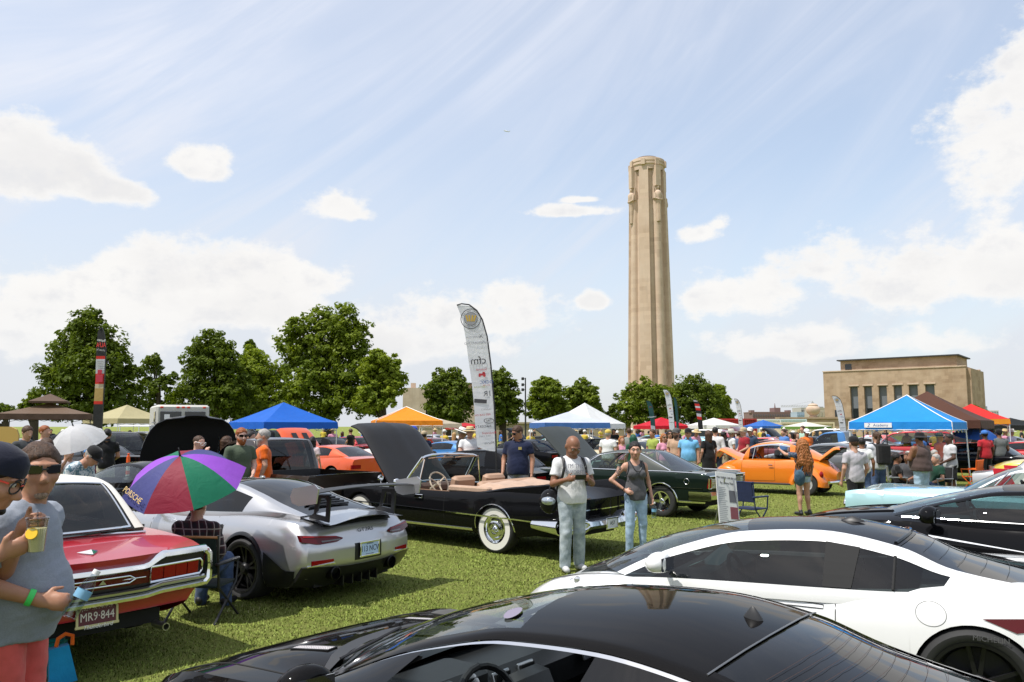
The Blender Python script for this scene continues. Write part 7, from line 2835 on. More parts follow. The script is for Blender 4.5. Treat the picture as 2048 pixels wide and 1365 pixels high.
DGREY_TEE=C('charcoal_top',.075,.075,.08,'heather')
BLACK_TEE=C('black_tee',.012,.012,.013)
NAVY=C('navy_cloth',.012,.018,.05)
BLUE=C('blue_cloth',.05,.17,.50)
SKY_=C('sky_blue_cloth',.16,.42,.68)
TEAL=C('teal_cloth',.02,.28,.42)
GREEN=C('olive_green_tee',.065,.085,.055,'heather')
LIME_=C('lime_cloth',.33,.40,.08)
ORANGE=C('orange_tee',.75,.13,.01)
RED=C('red_cloth',.45,.02,.03)
MAROON=C('maroon_cloth',.14,.012,.02)
PINK=C('pink_cloth',.62,.28,.38)
TANC=C('tan_tee',.46,.30,.20)
BROWN=C('brown_top',.075,.05,.045,'heather')
JEANS=C('light_jeans',.36,.40,.42,'denim',(.20,.25,.28))
JEANSB=C('blue_jeans',.05,.09,.19,'denim',(.03,.05,.11))
JEANSP=C('pale_jeans',.33,.45,.58,'denim',(.24,.34,.46))
KHAKI=C('khaki',.42,.34,.22)
CREAM=C('cream_shorts',.58,.53,.43)
BLACKP=C('black_trousers',.013,.013,.014)
CORAL=C('coral_shorts',.68,.115,.10)
SUNG=[bsdf('sun_lens',(.006,.006,.007),.06,coat=1.0),BLACKPL]
STRAW=bsdf('straw',(.55,.42,.22),.8)
WHITEHAT=bsdf('white_hat',(.75,.73,.68),.8)
# canopies and flags
def tent(label,u,s,rz,peak_v,eave_v,colr,val=None,half=1.52,vh=.24,legs=WHITEMETAL,piping=None,tier=False,group='pop-up canopies',leg_splay=0.0,name='canopy_tent',skip_truss=False):
 Y=1600.0/s
 X=gx(u,Y)
 zp,ze=at(u,peak_v,Y).z,at(u,eave_v,Y).z
 t=thing(name,label,'tent',(X,Y,0),rz,group)
 m=fabric('canopy_%.2f_%.2f_%.2f'%colr,colr,.30)
 vm=fabric('valance_%.2f_%.2f_%.2f'%val,val,.2)if val else m
 N=16
 def hz(x,y):
  q=max(abs(x),abs(y))
  return ze+(zp-ze)*(1-q)**1.12-.05*math.sin(math.pi*q)*(1-min(abs(x),abs(y))/max(q,1e-6))*.8
 ks=np.linspace(-1,1,N+1)
 names={0:(1,0),1:(0,1),2:(-1,0),3:(0,-1)}
 for k,(ax,ay)in names.items():
  mb=MB()
  L=[]
  for q in np.linspace(0,1,9):
   row=[]
   for tt in np.linspace(-1,1,13):
    x,y=(q*ax-q*tt*ay,q*ay+q*tt*ax)
    row.append((x*half,y*half,hz(x,y)))
   L.append(row)
  mb.grid(L,flip=True)
  mb.build('canopy_panel',m,t)
  vb=MB()
  top,bot=[],[]
  for tt in np.linspace(-1,1,25):
   x,y=(ax-tt*ay,ay+tt*ax)
   sag=-.02*(1-tt*tt)
   o=.012*math.sin(tt*17+k)
   top.append((x*half,y*half,ze+sag*.4))
   bot.append((x*half*1.004+ax*(o+.01),y*half*1.004+ay*(o+.01),ze-vh+sag+.008*math.sin(tt*23)))
  vb.grid([bot,top])
  vb.build('valance',vm,t)
 for sx in(-1,1):
  for sy in(-1,1):
   lg=MB()
   a,b=half*(1+leg_splay)-.03,half-.03
   lg.tube([(sx*a,sy*a,0),(sx*b,sy*b,ze-.02)],.021,4)
   lg.box((sx*(a*.45+b*.55),sy*(a*.45+b*.55),(ze)*.55),(.06,.06,.05))
   lg.box((sx*a,sy*a,.01),(.09,.09,.02))
   lg.build('leg',legs,t,0)
 tr=MB()
 if not skip_truss:
  for k,(ax,ay)in names.items():
   pts=[]
   for i in range(5):
    tt=-1+i*.5
    for zz,nxt in((ze-.33,ze-.08),(ze-.08,ze-.33)):
     if i<4:
      p=(ax*.97-tt*ay*.97,ay*.97+tt*ax*.97)
      q=(ax*.97-(tt+.5)*ay*.97,ay*.97+(tt+.5)*ax*.97)
      tr.tube([(p[0]*half,p[1]*half,zz),(q[0]*half,q[1]*half,nxt)],.010,4)
  tr.build('truss',legs,t,0)
 if piping:
  p=MB()
  for sx in(-1,1):
   for sy in(-1,1):
    p.tube([(sx*q*half,sy*q*half,hz(q,q)+.008)for q in np.linspace(0,1,9)]+[(sx*half*1.005,sy*half*1.005,ze-vh)],.016,4)
  for k,(ax,ay)in names.items():
   p.tube([((ax-tt*ay)*half*1.012,(ay+tt*ax)*half*1.012,ze-vh)for tt in np.linspace(-1,1,9)],.010,4)
  p.build('piping',piping,t)
 if tier:
  L=[]
  for q in np.linspace(0,1,5):
   ring=[]
   for a in np.linspace(0,2*math.pi,33)[:-1]:
    c_,s_=math.cos(a),math.sin(a)
    r=1/max(abs(c_),abs(s_))
    ring.append((q*.42*half*c_*r,q*.42*half*s_*r,zp+.42-.36*q))
   L.append(ring)
  tb=MB()
  tb.grid(L,closed=True,flip=True)
  tb.grid([L[-1],[(x,y,z-.08)for x,y,z in L[-1]]],closed=True,flip=True)
  tb.build('top_tier',fabric('tier_brown',(.12,.075,.05),.15),t)
 return t
tent('blue pop-up canopy in front of the largest tree',566,51,R(43),805,845,(.015,.14,.62))
tent('orange pop-up canopy right of the raised black hood',812,40,R(14),814,842,(.85,.30,.015),piping=WHITEMETAL,half=1.6)
tent('pale canopy with blue valance left of the pointed white one',1137,42.5,R(12),824,846,(.62,.66,.80),(.06,.16,.42),half=1.52)
tent('pointed pure white canopy under the small round tree',1170,38,R(-40),806,848,(.80,.80,.80),half=1.52)
tent('red pop-up canopy between the green flag and white flag',1323,25.5,R(20),835,852,(.62,.012,.03),half=1.6)
tent('white canopy in front of the red container',1428,26,R(35),836,851,(.80,.80,.78),half=1.5)
tent('small blue canopy far off behind the red-shirted onlookers',1527,18.5,R(25),840,852.5,(.04,.16,.55),half=1.5)
tent('white canopy with green valance before the beige container',1612,21,R(30),844,853.5,(.80,.78,.70),(.14,.26,.05),half=1.6)
tb=tent('bright blue canopy with white piping and white logo patch',1817,60,R(-37),791,845,(.02,.30,.80),piping=WHITEMETAL,half=1.5,leg_splay=.03)
lp=empty_part('logo_patch',tb,(-.60,-1.545,at(1817,851,1600/60).z),(R(90),0,0))
MB().box((0,0,0),(.82,.15,.006)).build('patch_panel',WHITE,lp,0)
text(lp,'Academy',.12,(.08,0,.006),(0,0,0),bsdf('logo_blue',(.05,.12,.35)))
text(lp,'2',.15,(-.29,0,.006),(0,0,0),bsdf('logo_blue',(.05,.12,.35)),shear=.3)
tent('big brown canopy behind the bright blue one',1858,52,R(-37),783,842,(.105,.042,.025),half=1.95,vh=.28,legs=BLACKPL)
tent('red canopy with orange valance right of the brown one',1945,43,R(-30),808,839,(.70,.03,.025),(.75,.30,.02),half=1.45,vh=.22)
tent('black canopy at the right edge',2022,37,R(-30),836,851,(.015,.017,.016),half=1.5,legs=BLACKPL)
tent('second black canopy cut by the right edge',2066,35,R(-25),838,851,(.02,.02,.02),half=1.5,legs=BLACKPL)
tent('brown two-tier gazebo canopy at the far left',97,43,R(24),806,829,(.19,.125,.085),(.10,.06,.042),half=1.85,tier=True,legs=BLACKPL,leg_splay=0)
tent('khaki canopy between the black banner and the delivery van',252,37,R(-30),810,838,(.52,.46,.26),half=1.5)
tent('faded beige canopy behind the orange one',880,30,R(10),838,848,(.50,.43,.33),half=1.3)
tent('distant red canopy partly behind the tall white flag',930,24,R(15),846,853,(.55,.02,.03),half=1.4)
FLAGS='feather flags on poles'
FEATHER_R=[(0.0,-.35),(-.01,.2),(-.05,1.0),(-.12,1.8),(-.20,2.4),(-.30,2.75),(-.42,2.95),(-.58,3.07),(-.74,3.09),(-.84,3.06)]
FEATHER_L=[(-.40,.12),(-.44,.5),(-.47,1.0),(-.52,1.45),(-.58,1.85),(-.64,2.3),(-.72,2.75),(-.84,3.06)]
def feather_flag(label,base_u,Y,base_v,top_v,mats_bands,prints=(),width=1.0,pole=BLACKPL,rz=0.0,name='feather_flag',lean=0.0,mirror=False,dark_edge=True):
 """mats_bands: (fraction from the foot, material) steps up the cloth"""
 p0=at(base_u,base_v,Y)
 zt=at(base_u,top_v,Y).z
 k=(zt-p0.z)/3.09
 t=thing(name,label,'flag',(p0.x,Y,0),rz,FLAGS)
 z0=p0.z
 xs=lambda x:x*k*width*(-1 if mirror else 1)
 pl=MB()
 pts=[(0,0,0.0)]+[(xs(x),0,z0+z*k)for x,z in FEATHER_R]
 pl.tube(pts,[.018]*3+[.016]*2+[.014]*6,7)
 pl.build('pole',pole,t)
 rz_=[q[1]for q in FEATHER_R]
 rx_=[q[0]for q in FEATHER_R]
 lz_=[q[1]for q in FEATHER_L]
 lx_=[q[0]for q in FEATHER_L]
 n=44
 for bi,(f0,mt)in enumerate(mats_bands):
  f1=mats_bands[bi+1][0]if bi+1<len(mats_bands)else 1.0
  L=[]
  for i in range(max(3,int(n*(f1-f0)))+1):
   f=f0+(f1-f0)*i/max(3,int(n*(f1-f0)))
   zr,zl=0.02+3.02*f**1.0,.12+2.94*f
   xr=float(np.interp(zr,rz_,rx_))if f<.93 else float(np.interp(zr,rz_,rx_))
   xl=float(np.interp(zl,lz_,lx_))
   row=[]
   for q in np.linspace(0,1,7):
    x,z=xl+(xr-xl)*q,zl+(zr-zl)*q-.03*math.sin(math.pi*q)*(1 if f<.05 else 0)
    row.append((xs(x),.012*math.sin(f*16+q*2)*(1-q),z0+z*k))
   L.append(row)
  m=MB()
  m.grid(L,flip=mirror)
  nm='cloth' if len(mats_bands)==1 else 'cloth_band'
  m.build(nm,mt,t)
 for(s,f,q,size,mt,mir)in prints:
  zr,zl=.02+3.02*f,.12+2.94*f
  xr,xl=float(np.interp(zr,rz_,rx_)),float(np.interp(zl,lz_,lx_))
  x,z=xl+(xr-xl)*q,zl+(zr-zl)*q
  loc=(xs(x),-.022,z0+z*k)
  if callable(s):
   s(t,loc,size*k)
  else:
   text(t,s,size*k,loc,(R(90),R(-4),0),mt,'print',mirror=mir,ext=.0005)
 return t
FW=fabric('flag_white',(.86,.86,.89),.5)
FK=fabric('flag_black',(.022,.022,.024),.1)
FR=fabric('flag_red',(.55,.03,.02),.2)
FG=fabric('flag_gold',(.40,.27,.10),.2)
FT=fabric('flag_teal',(.02,.075,.075),.15)
FP=fabric('flag_grey',(.55,.56,.60),.3)
INK=bsdf('flag_ink',(.05,.05,.055))
INKG=bsdf('flag_ink_grey',(.28,.28,.30))
INKL=bsdf('flag_ink_pale',(.45,.45,.47))
INKR=bsdf('flag_ink_red',(.42,.03,.04))
INKB=bsdf('flag_ink_blue',(.06,.10,.30))
INKY=bsdf('flag_ink_gold',(.50,.33,.05))
def emblem(t,loc,r):
 e=empty_part('emblem',t,loc,(R(90),0,0))
 MB().lathe([(r,0),(r*.93,0)],32).build('ring',INK,e,0)
 MB().lathe([(r*.60,0),(.0001,0)],28).build('disc',INKG,e,0)
 MB().lathe([(r*.66,.0006),(r*.61,.0006)],28).build('inner_ring',INK,e,0)
 b=MB()
 for k,a in enumerate((-.42,-.15,.15,.42)):
  b.box((r*a*.9,r*.05,.002),(r*.16,r*.62,.001),rz=-a*.7)
 b.build('piston_mark',INKY,e,0)
 for i,ch in enumerate('SPEED AND THE'):
  a=R(150-i*10.5)
  text(e,ch,r*.2,(-r*.78*math.cos(a),r*.78*math.sin(a),.001),(0,0,-(math.pi/2-a)),INK,'ring_letter',mirror=True)
 for i,ch in enumerate('CAR SHOW'):
  a=R(232+i*11)
  text(e,ch,r*.2,(-r*.78*math.cos(a),r*.78*math.sin(a),.001),(0,0,math.pi/2+a-math.pi),INK,'ring_letter',mirror=True)
def little_truck(t,loc,s):
 b=MB()
 b.box((loc[0],loc[1],loc[2]),(s*1.1,.002,s*.35))
 b.box((loc[0]+s*.25,loc[1],loc[2]+s*.28),(s*.4,.002,s*.3))
 for q in(-.38,.36):
  b.lathe([(s*.2,0),(.001,0)],12,TR((loc[0]+q*s,loc[1]-.002,loc[2]-s*.2),(R(90),0,0)))
 b.build('print',INKR,t,0)
def oval(t,loc,s):
 b=MB()
 ring=[(loc[0]+s*math.cos(a),loc[1],loc[2]+s*.5*math.sin(a))for a in np.linspace(0,2*math.pi,25)]
 b.tube(ring,s*.06,4,caps=False)
 b.build('print',INK,t,0)
def patch(t,loc,s):
 MB().box(loc,(s*2.0,.002,s*.62),M=Matrix.Rotation(R(4),4,'Y')).build('print',INK,t,0)
MIRR=True
feather_flag('tall white feather flag with a round emblem and sponsor names beside the black convertible',993,16.5,905,608,[(0,FW)],[(emblem,.905,.44,.215,None,0),('THE SPEED AND SPARK',.82,.5,.035,INKL,MIRR),('X',.785,.72,.14,INKG,MIRR),('MOTOR CLUB',.775,.38,.05,INKG,MIRR),('UNDERGROUND',.735,.5,.07,INKG,MIRR),('~  ~',.70,.6,.09,INKL,MIRR),('cfm',.61,.45,.23,INK,MIRR),('CUSTOM FAST MOTORS',.585,.5,.03,INKL,MIRR),('Summit',.55,.55,.075,INKR,MIRR),(little_truck,.515,.55,.13,None,0),('OCKC',.465,.72,.10,INKB,MIRR),('auto club',.445,.7,.04,INKR,MIRR),('GREEN LINE',.425,.4,.05,bsdf('flag_ink_olive',(.30,.35,.10)),MIRR),('1R',.385,.72,.16,INK,MIRR),('racing',.36,.7,.04,INKG,MIRR),(patch,.325,.34,.13,None,0),('MILESTONE',.325,.34,.055,WHITE,MIRR),('CLASSICS',.275,.6,.05,INKG,MIRR),('RED LINE OIL',.23,.4,.055,INKR,MIRR),(oval,.20,.70,.10,None,0),('TIRE',.20,.70,.06,INK,MIRR),('HAGERTY',.15,.4,.075,INK,MIRR),('Boulevard',.115,.68,.07,INKR,MIRR),('FINE CARS',.085,.45,.05,INKG,MIRR),('Morris',.045,.66,.075,INK,MIRR)])
small=[(emblem,.90,.45,.20,None,0),('MOTOR CLUB',.80,.5,.06,INKL,MIRR),('UNDERGROUND',.74,.5,.07,INKL,MIRR),('cfm',.62,.45,.24,INK,MIRR),(little_truck,.53,.5,.13,None,0),('OCKC',.46,.6,.11,INKB,MIRR),('1R',.39,.7,.15,INK,MIRR),(patch,.31,.4,.13,None,0),('HAGERTY',.18,.45,.09,INK,MIRR)]
feather_flag('white feather flag rising behind the red canopy',1350,52,862,779,[(0,FW)],small)
feather_flag('slim white feather flag before the red containers',1487,58,862,798,[(0,FW)],small)
feather_flag('white feather flag leaning in front of the stone hall',1694,46,872,792,[(0,FW)],small,width=1.25)
feather_flag('dark teal feather flag left of the red canopy',1311,60,862,802,[(0,FP),(.15,FT)],[('HAGERTY',.45,.5,.2,WHITE,False),('drive',.8,.5,.14,INKR,False)],width=1.1)
feather_flag('dark green slim feather flag half hidden behind the white one',1358,56,862,795,[(0,FT)],[],width=.55)
feather_flag('grey and red feather flag before the right tower trees',1406,60,862,800,[(0,FK),(.35,FR),(.45,FP),(.55,FK),(.66,FR),(.74,FP),(.8,FR),(.88,FK),(.95,FP)],[],width=1.1)
def banner_left():
 Y=24.0
 s=1600/Y
 p=at(202,853,Y)
 zt,zb=at(200,656,Y).z,at(200,900,Y).z
 t=thing('feather_flag','tall black banner flag with red lettering and a car picture at the left','flag',(p.x,Y,0),0,FLAGS)
 pole=[(0.03,0,0),(.03,0,zt-.9),(.0,0,zt-.45),(-.06,0,zt-.15),(-.13,0,zt),(-.19,0,zt-.06)]
 MB().tube(pole,.018,7).build('pole',BLACKPL,t)
 H=zt-zb
 bands=[(0,.16,FP),(.16,.37,FK),(.37,.395,FR),(.395,.50,FG),(.50,.535,fabric('flag_sand',(.5,.42,.3),.2)),(.535,.62,FR),(.62,.74,FP),(.74,.765,FR),(.765,1.0,FK)]
 for a,b,mt in bands:
  L=[]
  for i in range(7):
   f=a+(b-a)*i/6
   z=zb+H*f
   xr=float(np.interp(z,[zb,zt-.9,zt-.45,zt-.15,zt],[.03,.03,0,-.06,-.13]))
   xl=-.24+.05*(f>.97)*(f-.97)/.03-.02*f
   L.append([(xl+(xr-xl)*q,.012*math.sin(f*14)*(1-q),z)for q in np.linspace(0,1,5)])
  MB().grid(L).build('cloth_band',mt,t)
 text(t,'ALFA',.2,(-.115,-.03,zb+H*.855),(R(90),0,0),bsdf('banner_red',(.75,.04,.03)),'print',mirror=True,sx=.62)
 text(t,'Romeo',.12,(-.115,-.03,zb+H*.895),(R(90),R(10),0),WHITE,'print',mirror=True,sx=.7)
 text(t,'of Kansas City',.09,(-.115,-.03,zb+H*.815),(R(90),R(10),0),INKL,'print',mirror=True,sx=.5)
 c_=MB()
 c_.box((-.11,-.03,zb+H*.58),(.2,.004,.22),bev=.0015)
 c_.box((-.11,-.032,zb+H*.635),(.13,.004,.12))
 c_.build('print',bsdf('car_print',(.42,.02,.05)),t,0)
 st=MB()
 for k in range(4):
  st.box((-.11,-.03,zb+H*(.665+.018*k)),(.12+.02*k,.003,.025))
 st.build('print',INKG,t,0)
banner_left()
# the people who can be told apart
def gz(X,Y):
 return 0.0
def pl(u,s):
 Y=1600.0/s
 return(gx(u,Y),Y)
phone_man,J=person('man in white slogan tee and washed jeans looking down at his phone',pl(1143,142),14,H=1.86,top=('tee',WHITE_TEE),bottom=('jeans',JEANS),sk=SKIN_B,hair=('bald',H_BLACK),beard=('goatee',H_BLACK),arms=(((.26,.02,1.12),(.155,.28,1.19)),((.26,.02,1.12),(.135,.28,1.19))),head=(6,34),w=1.04,hs=1.16,h=.0115,shoes=bsdf('pale_shoes',(.5,.5,.5),.7),seed=2,walk=.25,hands={'R':dict(thumb=(0,-.1,1),curl=.5,dir=(-.45,.85,.2),curl_to=(-1,0,0)),'L':dict(thumb=(0,-.1,1),curl=.5,dir=(.45,.85,.2),curl_to=(1,0,0))})
ph=thing('phone','black phone held sideways by the man in the white tee','phone',world_pt(phone_man,(.01,.405,1.30)),phone_man.rotation_euler[2])
MB().box((0,0,0),(.155,.010,.078),bev=.004).build('case',BLACKPL,ph).rotation_euler=(R(-28),0,0)
MB().box((0,-.007,0),(.14,.002,.068)).build('screen',bsdf('phone_screen',(.01,.012,.015),.05,coat=1),ph,0).rotation_euler=(R(-28),0,0)
for i,wd in enumerate(("I'M THE",'FAVORITE','UNCLE')):
 text(phone_man,wd,.082,(0.0,.170-.004*i,1.435-.085*i),(R(84),0,R(180)),bsdf('print_grey',(.22,.22,.26)),'shirt_print',sx=.85)
bp=thing('backpack','black backpack on the back of the man with the phone','backpack',phone_man.location,phone_man.rotation_euler[2])
b=MB()
b.box((0,-.235,1.28),(.32,.20,.46),bev=.09)
b.build('pack',C('pack_black',.015,.015,.016),bp)
b=MB()
for sx in(-1,1):
 st=MB()
 st.tube([(sx*.13,-.16,1.46),(sx*.14,-.06,1.555),(sx*.145,.07,1.53),(sx*.155,.145,1.42),(sx*.175,.12,1.30),(sx*.20,.0,1.18),(sx*.16,-.16,1.10)],.020,8)
 st.build('strap',BLACKPL,bp)
hm=thing('helmet','black motorcycle helmet hanging at the hip of the man with the phone','helmet',world_pt(phone_man,(.27,-.20,.93)),phone_man.rotation_euler[2]+.5)
q=MB()
q.ball((0,0,0),(.13,.15,.17),20,14)
q.build('shell',paint('helmet_black',(.012,.012,.013)),hm)
q=MB()
q.ball((0.05,.035,.015),(.095,.118,.075),16,10)
q.build('visor',bsdf('visor',(.45,.5,.55),.06,.6,coat=1),hm)
MB().tube([(0,0,.16),(-.05,.02,.3)],.008,5).build('strap',BLACKPL,hm)
woman,J=person('woman in grey racerback tank and pale skinny jeans, hand on hip',pl(1269,129),10,H=1.74,top=('tank',DGREY_TEE),bottom=('jeans',JEANSP),sk=SKIN_L,hair=('ponytail',H_BLACK),arms=('hip','down'),head=(-14,4),fem=True,w=.90,hs=1.12,h=.0105,seed=5,hem=.86,hands={'R':dict(dir=(-.55,.72,-.25),thumb=(0,-.4,.6),curl_to=(0,-.6,-.4),curl=.3),'L':dict(curl=.7)})
MB().tube([(.205*math.cos(a)*.0+x,y,z)for a,(x,y,z)in zip(np.linspace(0,1,9),[(.10,.02,1.455),(.085,.07,1.42),(.06,.115,1.35),(.03,.135,1.305),(0,.138,1.295),(-.03,.135,1.305),(-.06,.115,1.35),(-.085,.07,1.42),(-.10,.02,1.455)])],.006,6).build('neck_trim',BLACKPL,woman)
for s in(1,-1):
 MB().tube([(s*x,y,z)for x,y,z in((.115,.0,1.455),(.125,.06,1.40),(.142,.085,1.30),(.16,.055,1.22),(.168,.0,1.21))],.006,6).build('armhole_trim',BLACKPL,woman)
tat=MB()
tat.lathe([(.0395,-.07),(.041,-.03),(.0415,.03),(.041,.06)],16,Matrix.Translation((.255,-.028,1.30))@Matrix.Rotation(R(-24),4,'Y'))
tm=skin('tattoo_skin',(.5,.29,.2))
T,bb=tree_of(bsdf('tattoo',(.3,.2,.15),.5))
tc=T.node('ShaderNodeTexCoord')
T.l.new(T.mix(T.mapr(T.noise(tc.outputs['Object'],38,4,.6,dist=1.5),.48,.54),(.50,.29,.20),(.09,.06,.06)),bb.inputs['Base Color'])
tat.build('tattoo',MAT['tattoo'],woman)
wr=MB().lathe([(.030,0),(.033,.008),(.030,.016)],14,Matrix.Translation((.215,.065,1.03))@Matrix.Rotation(R(60),4,'Y'))
wr.build('bracelet',BLACKPL,woman)
def bottle(label,loc,rot=(0,0,0),k=1.0,lab=(.20,.42,.62)):
 t=thing('water_bottle',label,'bottle',loc)
 t.rotation_euler=rot
 g=glassmat('bottle_plastic',(.82,.86,.88))
 m=MB()
 m.lathe([(.001,0),(.030,.0),(.033,.01),(.031,.05),(.033,.09),(.031,.13),(.028,.155),(.014,.185),(.013,.2)],20,Matrix.Scale(k,4))
 m.build('bottle_body',g,t)
 c_=MB().lathe([(.016,.198),(.016,.218),(.001,.219)],16,Matrix.Scale(k,4))
 c_.build('cap',WHITE,t)
 l=MB().lathe([(.0335,.088),(.0337,.126)],20,Matrix.Scale(k,4))
 l.build('label_band',bsdf('bottle_label',lab,.4),t)
 w=MB().lathe([(.001,.004),(.029,.005),(.029,.11),(.001,.11)],16,Matrix.Scale(k,4))
 w.build('water',glassmat('water_clear',(.88,.93,.95)),t)
 return t
bottle('clear water bottle hanging from the hand of the woman in the grey tank',world_pt(woman,J['wrL']+np.array([-.01,.03,-.29])),(R(6),0,.3),1.1)
polo,J=person('man in navy polo shirt and sunglasses standing behind the black convertible',pl(1036,98),-18,H=1.97,z0=.04,top=('polo',NAVY),bottom=('pants',C('grey_trousers',.32,.32,.33)),sk=SKIN_T,hair=('short',H_BROWN),glasses=('sun',SUNG),arms=('loose','down'),head=(-38,22),w=1.12,belly=.02,h=.0135,seed=8)
MB().box((-.09,.15,1.50),(.07,.012,.055)).build('shirt_badge',bsdf('badge_gold',(.35,.28,.08)),polo,0)
big,J=person('heavy man in grey tee and coral shorts with sunglasses holding a water bottle',pl(50,378),92,lean=6,H=1.90,top=('tee',GREY_TEE),bottom=('shorts',CORAL),sk=SKIN_T,hair=('short',H_BROWN),glasses=('sun',SUNG),beard=('goatee',hairmat('beard_sandy',(.24,.17,.12))),arms=(((.27,-.01,1.13),(.17,.205,1.06)),((.23,-.10,1.13),(.20,-.12,.88))),head=(-50,2),w=1.04,belly=.066,h=.0095,seed=11,sleeve=.72,hem=.84,hands={'R':dict(dir=(-.25,.95,-.12),thumb=(-.3,0,1),curl=.75,curl_to=(-1,0,0))})
BIGJ=J
wl=J['elR']*.18+J['wrR']*.82
dd=(J['wrR']-J['elR'])
rotw=Vector(dd).to_track_quat('Z','Y').to_matrix().to_4x4()
WB=bsdf('green_wristband',(.05,.62,.12),.5)
MB().lathe([(.040,-.014),(.0415,0),(.040,.014),(.037,.014),(.037,-.014)],22,Matrix.Translation(wl)@rotw,closed=True).build('wristband',WB,big)
bottle('half-full water bottle in the hand of the man in the grey tee',world_pt(big,J['wrR']+np.array([-.075,.10,-.10])),(R(-18),R(24),0),1.15)
youth,J=person('young man in navy cap, red-armed glasses and white tee at the left edge',pl(-122,425),100,H=1.92,lean=18,top=('tee',WHITE_TEE),bottom=('shorts',BLACKP),sk=SKIN_T,hair=('short',H_BLACK),hat=('capback',C('cap_navy',.012,.014,.03)),glasses=('round',[BLACKPL,bsdf('red_temple',(.65,.05,.03),.35)]),beard=('goatee',H_BLACK),arms=(((.27,.06,1.12),(.12,.20,1.36)),((.25,.12,1.16),(.02,.20,1.47))),head=(0,12),w=1.0,h=.0095,seed=12,hands={'R':dict(dir=(-.35,.85,.35),thumb=(.3,.2,1),curl=.55,curl_to=(-1,.3,0)),'L':dict(dir=(.35,.9,.2),curl=.9,thumb=(0,0,1),curl_to=(0,-.3,-1))})
dd=(J['wrR']-J['elR'])
rotw=Vector(dd).to_track_quat('Z','Y').to_matrix().to_4x4()
MB().lathe([(.034,-.012),(.0355,0),(.034,.012),(.031,.012),(.031,-.012)],22,Matrix.Translation(J['elR']*.2+J['wrR']*.8)@rotw,closed=True).build('wristband',WB,youth)
cl=MB().box((0,0,0),(.02,.004,.028))
o=cl.build('cap_badge',WHITE,youth,0)
o.location=J['hea']+np.array([.06,.095,.085])
o.rotation_euler=(0,0,R(-35))
cup=thing('lemonade_cup','clear plastic cup of lemonade with lemon slice and straw held by the youth','cup',world_pt(youth,J['wrR']+np.array([-.055,.13,.0])))
MB().lathe([(.034,0),(.045,.14),(.047,.142),(.047,.15),(.0445,.15),(.043,.14),(.033,.004),(.001,.004)],28).build('cup_wall',glassmat('cup_plastic',(.85,.86,.84)),cup)
lem=bsdf('lemonade',(.86,.78,.45),.2)
MB().lathe([(.001,.005),(.032,.005),(.041,.11),(.001,.112)],24).build('lemonade',lem,cup)
MB().lathe([(.001,0),(.026,0),(.027,.005),(.026,.009),(.001,.009)],24,TR((.0,-.036,.088),(R(72),0,.1))).build('lemon_slice',bsdf('lemon',(.85,.52,.02),.35),cup)
MB().tube([(.012,0,.02),(-.008,.01,.19)],.0035,7).build('straw',glassmat('straw_clear',(.7,.7,.72)),cup)
ld=MB().lathe([(.049,.146),(.050,.156),(.044,.160),(.001,.160)],26)
ld.build('lid',glassmat('lid_plastic',(.75,.76,.76)),cup)
person('shaved-headed person in black tank top drinking, beside the raised hood',pl(397,108),72,H=1.82,top=('tank',BLACK_TEE),bottom=('jeans',JEANSB),sk=SKIN_P,hair=('buzz',H_BROWN),glasses=('round',[WHITE,WHITE]),arms=('drink','front'),h=.017,fem=True,seed=3,head=(0,14))
person('red-haired man in olive tee and sunglasses facing the man in orange',pl(483,108),48,H=1.95,top=('tee',GREEN),bottom=('jeans',JEANSB),sk=SKIN_P,hair=('short',H_GINGER),beard=('full',H_GINGER),glasses=('sun',SUNG),arms=('down','front'),h=.0155,seed=4,w=1.08,head=(-8,8))
person('bearded grey-haired man in bright orange tee seen from the side',pl(528,104),-72,H=1.93,top=('tee',ORANGE),bottom=('jeans',JEANSB),sk=SKIN_L,hair=('short',H_GREY),beard=('full',H_GREY,1),arms=('front','down'),h=.0155,seed=6,w=1.1,belly=.03)
person('dark-haired man half hidden behind the man in orange',pl(501,92),80,H=1.88,top=('tee',C('mint_tee',.45,.6,.55)),bottom=('jeans',JEANSB),sk=SKIN_L,hair=('short',H_BLACK),h=.02,seed=7)
person('person in bright blue tee behind the red-haired man',pl(455,95),140,H=1.78,top=('tee',TEAL),bottom=('shorts',CREAM),sk=SKIN_L,hair=('shoulder',H_BROWN),h=.02,seed=9,fem=True)
person('dark-haired woman in pale pink top with a shoulder strap by the orange car',pl(626,72),165,H=1.70,top=('tee',C('pale_pink',.66,.52,.54)),bottom=('jeans',JEANSB),sk=SKIN_L,hair=('shoulder',H_BLACK),h=.022,seed=10,fem=True)
person('man with glasses in dark tee near the brown gazebo',pl(54,92),60,H=2.0,top=('tee',C('slate_tee',.05,.055,.06)),bottom=('jeans',JEANSB),sk=SKIN_L,hair=('short',H_BROWN),h=.018,seed=13,head=(0,16))
person('fair man in grey tee beside the man in the dark tee',pl(90,88),75,H=2.0,top=('tee',LGREY_TEE),bottom=('jeans',JEANSB),sk=SKIN_L,hair=('short',H_GINGER),h=.018,seed=14)
person('man with dark red hair and glasses bending over a sheet of paper',pl(72,125),62,H=1.86,top=('tee',WHITE_TEE),bottom=('jeans',JEANSB),sk=SKIN_T,hair=('short',H_BROWN),glasses=('round',[BLACKPL,BLACKPL]),h=.016,seed=15,lean=22,arms=('reach','reach'),head=(0,20))
person('old man in black cap and blue leaf-print shirt bending forward',pl(132,132),82,H=1.83,top=('tee',C('leaf_print',.55,.60,.62,'print',(.10,.20,.26))),bottom=('shorts',KHAKI),sk=SKIN_L,hair=('short',H_GREY),hat=('cap',BLACK_TEE),h=.0145,seed=16,lean=38,arms=('reach','reach'),head=(0,18),w=1.1)
